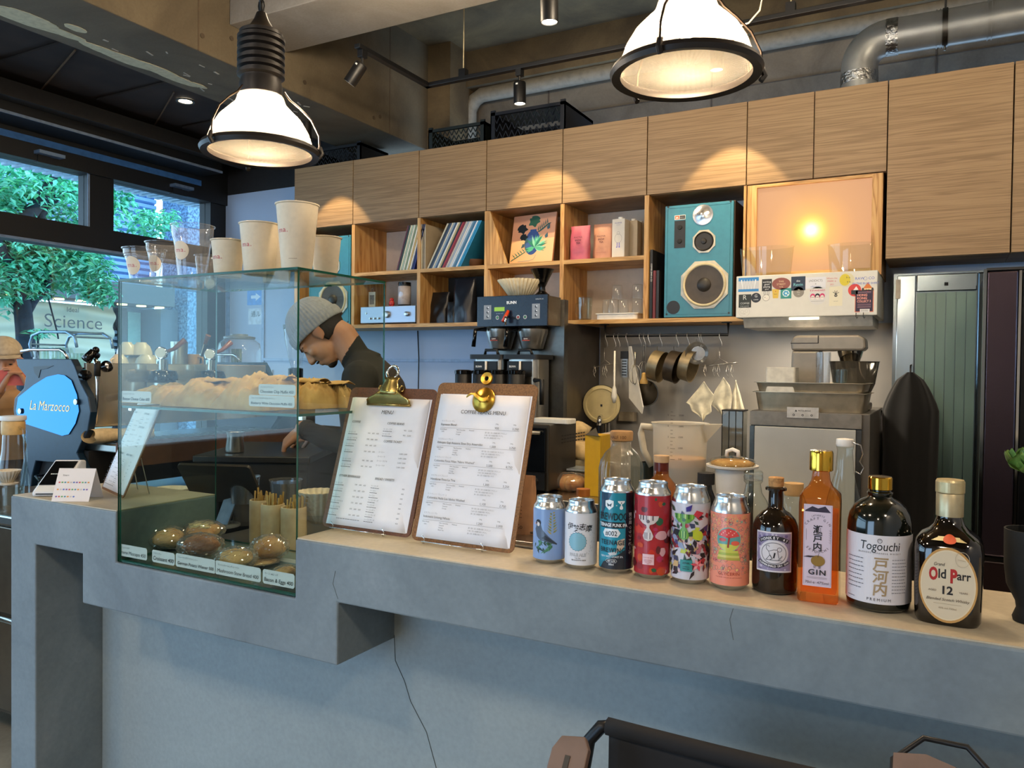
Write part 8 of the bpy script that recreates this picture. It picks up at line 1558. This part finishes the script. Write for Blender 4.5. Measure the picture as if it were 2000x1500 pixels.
# kraft pouch and metal tray on the counter behind the clipboard
c = at(1030, 1028, Z=CZ); t = pouch(c.x+.0, 1.56, CZ, .13, .05, .135, M('#b08460', .7, ns=30, var=.05), 'kraft coffee bean pouch standing behind the light brown clipboard', 9); d = D(); d.text('K-RISDI', .03, .095, .010, '#3a2a20', bold=.02)
for k in range(6): bars(d, .012, .084-.008*k, [.004]*9, .0014, '#4a3628')
d.text('OCo', .035, .02, .014, '#4a3628'); d.build('pouch_print', t, VF(0, -.0285, 0))
t = thing('metal_tray', 'small rounded steel tray lying on the counter beside the clipboard', 'tray', (at(1030, 1058, Z=CZ).x, 1.50, CZ)); part('tray_body', G().rbox(-.07, .07, -.05, .05, 0, .005, .03).add([(0, 0, 0)], []), STEEL, t); part('tray_rim', G().tube([(x, y, .010) for x, y in [(.07*max(-1, min(1, 1.25*math.cos(a))), .05*max(-1, min(1, 1.25*math.sin(a)))) for a in [2*pi*i/40 for i in range(40)]]], .003, 6, True), STEEL, t, smooth=2)
# ============================================================= CHAIR AT THE FRONT
t = thing('folding_chair', 'black canvas folding chair with tan wooden arms in front of the counter', 'chair', (-.26, 1.02, 0))
CV = M('#111114', .85, ns=60, var=.06); FRM = M('#17191d', .4, .4); WD = M('#6f5a50', .5, ns=20, var=.05)
ya = 1.16; tz0 = .872
xa, xb = at(1195, 1415, Y=ya).x, at(1835, 1560, Y=ya).x
part('back_canvas', G().grid(lambda u, v: (xa+.0+(xb-xa)*u, ya-.01-.025*math.sin(pi*u)*(1-abs(2*v-1)), .55+(tz0-.55)*v), 24, 10), CV, t, world=True, smooth=2, solid=.004)
part('top_hem', G().tube([(xa-.005+(xb-xa+.01)*k/8, ya-.005-.02*math.sin(pi*k/8)*.3, tz0-.008) for k in range(9)], .014, 10), CV, t, world=True, smooth=2)
for s, x in ((-1, xa), (1, xb)):
    part('back_post', G().tube([(x-s*-.0, ya, tz0-.01), (x+s*.018, ya-.0, tz0-.014), (x+s*.034, ya-.01, tz0-.035), (x+s*.04, ya-.02, tz0-.09), (x+s*.04, ya-.05, .45)], .0105, 10), FRM, t, world=True, smooth=2)
    if s < 0:
        c_ = at(1110, 1502, Y=1.04); T_ = Matrix.Translation(c_) @ Matrix.Rotation(.9, 4, 'X'); part('wooden_arm', G().prism([(-.028, -.06), (-.028, .02), (-.018, .04), (.018, .046), (.028, .03), (.03, -.05), (.018, -.075), (-.016, -.075)], .0, .014, T_), WD, t, world=True, bev=.002); part('arm_slot', G().bb(-.004, .004, -.02, .015, .0145, .0155, T_), BLACK, t, world=True)
    else:
        c_ = at(1845, 1546, Y=1.04); T_ = Matrix.Translation(c_) @ Matrix.Rotation(.9, 4, 'X'); oc = [(.060*math.cos(q), .060*math.sin(q), 0) for q in [pi/8+pi/4*i for i in range(8)]]; part('arm_rim', G().tube(oc, .0035, 8, True, T_), FRM, t, world=True, smooth=2); part('wooden_arm', G().prism([(-.055, -.022), (.055, -.022), (.055, .018), (-.02, .036), (-.055, .030)], -.004, .004, T_), WD, t, world=True)
    part('leg', G().tube([(x+s*.04, ya-.05, .45), (x-s*.02, .82, .0)], .011, 8), FRM, t, world=True, smooth=2); part('leg', G().tube([(x+s*.04, .80, .60), (x-s*.02, 1.14, .0)], .011, 8), FRM, t, world=True, smooth=2)
part('seat_canvas', G().grid(lambda u, v: (xa+(xb-xa)*u, .78+.34*v, .44-.03*math.sin(pi*u)), 16, 8), CV, t, world=True, smooth=2, solid=.004)
# ============================================================= PEOPLE
SKIN = M('#b88868', .55, ns=8, h2='#a87456', sub=.06); SHIRT = M('#15130f', .85, ns=20, var=.06); APR = M('#16191e', .8); PANTS = M('#1c2026', .85)
def caps(g, pts, rs, n=14):
    "tapered limb with rounded ends"
    g.tube(pts, rs, n)
    for p, r in zip(pts, rs): g.ball(p, r*.995, n, 8)
def head_geo(T):
    g = G(); B = lambda c, r, k=18: g.ball(c, r, k, 12, T)
    B((0, -.012, .022), (.076, .096, .100), 26); B((0, .035, -.035), (.062, .060, .070), 22); B((0, .052, -.078), (.040, .040, .034)); B((0, .066, -.100), (.022, .020, .016)); B((0, .070, .018), (.055, .026, .020))
    g.tube([(0, .085, .010), (0, .098, -.012), (0, .111, -.034)], [.009, .011, .014], 10, T=T); B((0, .107, -.036), (.015, .014, .010)); B((-.012, .098, -.038), (.008, .009, .007), 10); B((.012, .098, -.038), (.008, .009, .007), 10)
    B((0, .090, -.061), (.022, .012, .006), 12); B((0, .089, -.071), (.020, .012, .007), 12)
    for s in (-1, 1):
        B((s*.038, .060, -.025), (.026, .028, .022), 14); B((s*.031, .080, .000), (.014, .010, .009), 12)
        B((s*.078, -.006, -.008), (.009, .020, .030), 14); B((s*.085, -.014, .002), (.006, .017, .018), 12); B((s*.080, .002, -.032), (.006, .008, .010), 10)
    return g
def hand_geo(g, W_, dirv, palm, s=1, curl=.5, spread=.018):
    "palm plus four fingers and a thumb; dirv = wrist to fingers, palm = palm normal"
    d = Vector(dirv).normalized(); n = Vector(palm); n = (n-d*n.dot(d)).normalized(); l = d.cross(n)*s; W_ = Vector(W_)
    for k in range(4):
        o = (k-1.5)*.019; caps(g, [W_+l*o*.7, W_+d*.045+l*o*.95, W_+d*.085+l*o], [.015, .0155, .011], 10)
        L = (.034, .040, .037, .029)[k]; p = W_+d*.085+l*o; pts = [p]; a = curl*.4; sp_ = l*(k-1.5)*.08
        for j, f_ in enumerate((1, .72, .6)): a += curl*(.8 if j else .4); q = (d+sp_)*math.cos(a)+n*math.sin(a); p = p+q.normalized()*L*f_; pts.append(p)
        caps(g, pts, [.0098, .0088, .0078, .0066], 9)
    b = W_+d*.018-l*.026; caps(g, [W_-l*.012, b, b+(d*.6-l*.75+n*.3).normalized()*.036, b+(d*.95-l*.30+n*.55).normalized()*.066], [.016, .0145, .0105, .0085], 10)
def grow(name, g, mats, picker, parent, vox=.0046, label=None):
    "one continuous body skin from overlapping closed pieces"
    me = bpy.data.meshes.new('tmp'); me.from_pydata(g.v, [], g.f); o = bpy.data.objects.new('tmp', me); COL.objects.link(o)
    bm = bmesh.new(); bm.from_mesh(me); bmesh.ops.recalc_face_normals(bm, faces=bm.faces); bm.to_mesh(me); bm.free()
    r = o.modifiers.new('r', 'REMESH'); r.mode = 'VOXEL'; r.voxel_size = vox; s = o.modifiers.new('s', 'SMOOTH'); s.iterations = 5; s.factor = .6
    m2 = bpy.data.meshes.new_from_object(o.evaluated_get(bpy.context.evaluated_depsgraph_get())); bpy.data.objects.remove(o); m2.name = name
    for m_ in mats: m2.materials.append(m_)
    for p in m2.polygons: p.material_index = picker(p.center); p.use_smooth = True
    w = parent.location; m2.transform(Matrix.Translation(-w)); ob = bpy.data.objects.new(name, m2); COL.objects.link(ob); ob.parent = parent
    if label: ob['label'] = label
    return ob
# barista, bowing his head over the station, seen in left profile
O = at(745, 760, Y=2.42); O.z = 1.344; Fd = Vector((-.879, -.478, 0)).normalized(); Ld = Vector((.478, -.879, 0)).normalized()
kk = dep(O)/3.03
def q_(f, l, z): return Vector((O.x, O.y, 0))+Fd*f*kk+Ld*l+Vector((0, 0, HC+(z-HC)*kk))
bar = thing('person', 'man in a grey knit beanie and black shirt bowing over the station', 'person', q_(0, 0, 0)); bar.location.z = 0
pt = math.radians(58); hd, hu = Fd*math.cos(pt)-Vector((0, 0, math.sin(pt))), Fd*math.sin(pt)+Vector((0, 0, math.cos(pt))); hx = hd.cross(hu); hc = q_(.238, 0, 1.553)
HS = 1.0*kk
TH = Matrix(((hx.x*HS, hd.x*HS, hu.x*HS, hc.x), (hx.y*HS, hd.y*HS, hu.y*HS, hc.y), (hx.z*HS, hd.z*HS, hu.z*HS, hc.z), (0, 0, 0, 1)))
g = head_geo(TH)
g.tube([TH @ Vector((0, -.035, -.02)), TH @ Vector((0, -.04, -.075)), q_(.10, 0, 1.46), q_(.05, 0, 1.42)], [.055, .056, .060, .075], 18)
# torso: stacked ellipses
def torso(g, secs, n=28):
    v = []; f = []
    for (f_, z, rf, rl) in secs:
        for i in range(n): a = 2*pi*i/n; v.append(q_(f_+rf*math.cos(a), rl*math.sin(a), z))
    for j in range(len(secs)-1):
        for i in range(n): k = (i+1) % n; f.append((j*n+i, j*n+k, (j+1)*n+k, (j+1)*n+i))
    f += [tuple(range(n))[::-1], tuple(range((len(secs)-1)*n, len(secs)*n))]; g.add(v, f)
torso(g, [(-.06, .86, .115, .165), (-.05, .95, .115, .165), (-.03, 1.08, .105, .150), (0, 1.20, .115, .165), (.02, 1.30, .125, .185), (.03, 1.37, .115, .185), (.045, 1.42, .095, .16), (.06, 1.455, .07, .10), (.075, 1.485, .05, .06)])
for s in (-1, 1):
    caps(g, [q_(.05, s*.165, 1.385), q_(.06, s*.225, 1.28), q_(.05, s*.235, 1.15)], [.068, .056, .048], 16)
    if s == 1: caps(g, [q_(.05, .235, 1.15), q_(.17, .18, 1.165), q_(.27, .11, 1.195)], [.048, .042, .032], 14)
    else: caps(g, [q_(.05, -.235, 1.15), q_(.16, -.16, 1.14), q_(.24, -.06, 1.165)], [.048, .042, .032], 14)
    caps(g, [q_(-.05, s*.095, .90), q_(.0, s*.105, .50), q_(-.05, s*.105, .09)], [.098, .066, .045], 16); caps(g, [q_(-.06, s*.105, .05), q_(.04, s*.115, .040), q_(.12, s*.12, .035)], [.042, .042, .032], 12)
hl = q_(.275, .105, 1.193); hand_geo(g, hl, Fd*.75-Vector((0, 0, .65)), -Ld*.3-Fd*.2-Vector((0, 0, .8)), 1, .75)
hr = q_(.245, -.055, 1.165); hand_geo(g, hr, Fd*.9-Vector((0, 0, .3)), -Vector((0, 0, 1)), -1, .6)
neckc = q_(.055, 0, 1.455)
def pick(c):
    h_ = TH.inverted() @ c
    if h_.length < .15 and h_.z > -.135: 
        if (c-neckc).dot((hu*.45+Fd*.6).normalized()) > -.0: return 0
    if (c-hl).length < .14 and (c-hl).dot(Fd) > -.01: return 0
    if (c-hr).length < .14 and (c-hr).dot(Fd) > -.01: return 0
    return 1 if c.z > .93 else 2
grow('body', g, [SKIN, SHIRT, PANTS], pick, bar)
# shoes are part of the figure; apron, beanie, hair and beard as its clothing
def hsurf(c, r, u0, u1, v0, v1, nu, nv, off=0, wob=None):
    def f(u, v):
        a = u0+(u1-u0)*u; b = v0+(v1-v0)*v; k = 1+off+(wob(a, b) if wob else 0); p = Vector((c[0]+r[0]*k*math.cos(b)*math.cos(a), c[1]+r[1]*k*math.cos(b)*math.sin(a), c[2]+r[2]*k*math.sin(b))); return TH @ p-bar.location
    return G().grid(f, nu, nv)
KN = M('#8d8f93', .9, ns=60, var=.05, bump=.2)
Bn = Matrix.Rotation(.30, 4, 'X')
def beanie(u, v):
    a = 2*pi*u; b = -.16+(pi/2+.16)*v; k = 1+.016*math.cos(46*a)*(1-v**3)+.03*math.sin(v*pi); p = Vector((.084*k*math.cos(b)*math.cos(a), .104*k*math.cos(b)*math.sin(a), .118*k*math.sin(b)))
    return TH @ (Vector((0, -.012, .026))+(Bn @ p))-bar.location
part('knit_beanie', G().grid(beanie, 276, 26, wrap=True), KN, bar, smooth=2, solid=.004)
def cuff(u, v):
    a = 2*pi*u; k = 1.06+.018*math.cos(46*a)+.02*math.sin(pi*v); b = -.17+.36*v; p = Vector((.086*k*math.cos(b)*math.cos(a), .106*k*math.cos(b)*math.sin(a), .118*math.sin(b))); return TH @ (Vector((0, -.012, .026))+(Bn @ p))-bar.location
part('beanie_cuff', G().grid(cuff, 276, 6, wrap=True), KN, bar, smooth=2, solid=.004)
HR = M('#1d1511', .7, ns=90, var=.2, bump=.4)
part('hair', hsurf((0, -.012, .022), (.076, .096, .100), pi*1.0-.12, pi*2.0+.12, -.80, .2, 40, 14, .045, lambda a, b: .012*noise.noise(Vector((a*14, b*9, 0)))), HR, bar, smooth=2, solid=.004)
part('goatee', G().ball((0, .068, -.101), (.024, .022, .017), 16, 10, Matrix.Translation(-bar.location) @ TH, fn=lambda a, b: 1+.06*noise.noise(Vector((math.cos(a)*5, math.sin(a)*5, b*4)))), HR, bar, smooth=2)
part('moustache', G().tube([(-.022, .088, -.058), (0, .103, -.052), (.022, .088, -.058)], .0035, 6, T=Matrix.Translation(-bar.location) @ TH), HR, bar)
for s in (-1, 1):
    part('eyebrow', G().tube([(s*.014, .096, .016), (s*.032, .090, .021), (s*.05, .075, .015)], .003, 6, T=Matrix.Translation(-bar.location) @ TH), HR, bar); part('eye', G().ball((s*.031, .083, -.001), (.010, .007, .0045), 12, 8, Matrix.Translation(-bar.location) @ TH), BLACKG, bar, smooth=2)
part('sleeve_cuff', G().tube([q_(.245, .125, 1.187)-bar.location, q_(.265, .112, 1.193)-bar.location], .038, 16), SHIRT, bar, smooth=2)
part('apron', G().grid(lambda u, v: q_(.135*math.cos((u-.5)*2.3)-.04+.01*math.sin(u*20)*v, .175*math.sin((u-.5)*2.3), 1.10-.62*v)-bar.location, 24, 12), APR, bar, smooth=2, solid=.004)
# station under his hands
bs = q_(.38, .02, 0); t = thing('prep_cabinet', 'black cabinet under the man hands in the beanie, seen through the case', 'cabinet', (bs.x, bs.y, 0), math.atan2(Fd.y, Fd.x)); t['label'] = 'black prep cabinet under the hands of the man in the beanie'
part('cabinet_body', G().bb(-.17, .22, -.26, .26, 0, 1.085), BLACKM, t, bev=.004); part('worktop', G().bb(-.18, .23, -.27, .27, 1.086, 1.11), M('#2b2a28', .4, .4), t, bev=.004)
solo('milk_pitcher', 'small steel jug on the black prep cabinet by the hands', 'jug', G().open_lathe([(0, .002), (.032, .002), (.034, .01), (.028, .06), (.033, .075), (.03, .074)], 26), STEEL, tuple(bs+Fd*.12+Ld*.16+Vector((0, 0, 1.1112))), smooth=True)
# customer at the window side with a pink phone
C0 = at(8, 760, X=-4.32); f2 = Vector((.86, -.5, 0)).normalized(); l2 = Vector((.5, .86, 0)).normalized()
cu = thing('person', 'customer in a beige cap and tan top holding up a pink phone', 'person', (C0.x, C0.y, 0))
eye = at(4, 706, X=-4.32).z; c_off = C0
def w_(f, l, z): return Vector((C0.x, C0.y, 0))+f2*f+l2*l+Vector((0, 0, z))
hcz = eye-.0; hc2 = w_(.05, 0, hcz); up2 = (Vector((0, 0, 1))+f2*.15).normalized(); fd2 = (f2-up2*f2.dot(up2)).normalized(); hx2 = fd2.cross(up2)
TH2 = Matrix(((hx2.x, fd2.x, up2.x, hc2.x), (hx2.y, fd2.y, up2.y, hc2.y), (hx2.z, fd2.z, up2.z, hc2.z), (0, 0, 0, 1)))
g = head_geo(TH2); g.tube([TH2 @ Vector((0, -.03, -.03)), w_(0, 0, hcz-.20)], [.05, .06], 16)
dzh = hcz-1.58
def tor2(secs, n=26):
    v = []; f = []
    for (f_, z, rf, rl) in secs:
        for i in range(n): a = 2*pi*i/n; v.append(w_(f_+rf*math.cos(a), rl*math.sin(a), z+dzh if z > .9 else z*(1+dzh/1.6)))
    for j in range(len(secs)-1):
        for i in range(n): k = (i+1) % n; f.append((j*n+i, j*n+k, (j+1)*n+k, (j+1)*n+i))
    f += [tuple(range(n))[::-1], tuple(range((len(secs)-1)*n, len(secs)*n))]; g.add(v, f)
tor2([(-.02, .84, .11, .16), (-.02, .95, .11, .155), (-.01, 1.1, .10, .145), (0, 1.25, .115, .165), (0, 1.34, .11, .17), (0, 1.40, .08, .12), (0, 1.43, .05, .06)])
ph = at(30, 738, X=-4.05); phf = ph
for s in (-1, 1):
    sh_ = w_(0, s*.155, hcz-.235); el = w_(.12, s*.21, hcz-.42); wr = phf+l2*s*.065-f2*.03-Vector((0, 0, .06)); caps(g, [sh_, (sh_+el)/2, el], [.058, .05, .043], 14); caps(g, [el, (el+wr)/2, wr], [.043, .036, .026], 14)
    hand_geo(g, wr, Vector((0, 0, .75))-l2*s*.35+f2*.2, -l2*s, s, .55)
    caps(g, [w_(-.02, s*.09, .88), w_(0, s*.10, .48), w_(-.04, s*.10, .09)], [.09, .062, .042], 14); caps(g, [w_(-.05, s*.10, .045), w_(.11, s*.12, .035)], [.04, .03], 12)
ws = [phf+l2*s*.065-f2*.03-Vector((0, 0, .06)) for s in (-1, 1)]
def pick2(c):
    if (c-hc2).length < .15 and c.z > hcz-.15: return 0
    if min((c-w).length for w in ws) < .15 and c.z > ws[0].z-.04: return 0
    return 1 if c.z > .92 else 2
grow('body', g, [M('#b98462', .5, ns=8, var=.03), M('#a8825c', .85, ns=12, var=.05), M('#4a3a30', .85)], pick2, cu, .005)
I2 = Matrix.Translation(-cu.location) @ TH2
part('cap', G().grid(lambda u, v: I2 @ Vector((.084*math.cos(v*pi/2)*math.cos(2*pi*u), -.012+.104*math.cos(v*pi/2)*math.sin(2*pi*u), .045+.085*math.sin(v*pi/2))), 36, 12, wrap=True), M('#b3a48e', .85, ns=50, var=.05), cu, smooth=2, solid=.004); part('cap_peak', G().grid(lambda u, v: I2 @ Vector(((u-.5)*.15, .075+.07*v*(1-(2*u-1)**2)**.5, .045-.01*v)), 14, 6), M('#b3a48e', .85), cu, smooth=2, solid=.004)
part('hair', G().grid(lambda u, v: I2 @ Vector((.082*math.cos(-.7+1.1*v)*math.cos(pi+pi*u), -.014+.102*math.cos(-.7+1.1*v)*math.sin(pi+pi*u), .022+.106*math.sin(-.7+1.1*v))), 30, 12), HR, cu, smooth=2, solid=.004)
for s in (-1, 1): part('eye', G().ball((s*.031, .085, -.001), (.009, .005, .005), 10, 8, I2), BLACKG, cu, smooth=2)
# phone
t = thing('phone', 'pink phone held up by the customer in the beige cap', 'phone', tuple(phf+Vector((0, 0, .0)))); t.rotation_euler = (0, 0, math.atan2(f2.y, f2.x)+pi/2)
part('phone_case', G().rbox(-.075, .075, -.038, .038, -.005, .004, .012, T=Matrix.Rotation(pi/2, 4, 'X')), M('#c8605c', .4, plain=1), t); part('screen', G().bb(-.07, .07, .0052, .0056, -.033, .033), M('#20304a', .15, plain=1), t); part('lens', G().lathe([(.012, 0), (.012, .003), (0, .003)], 16, ax((0, -1, 0), (.055, -.004, .015))), P('#d83a78'), t)
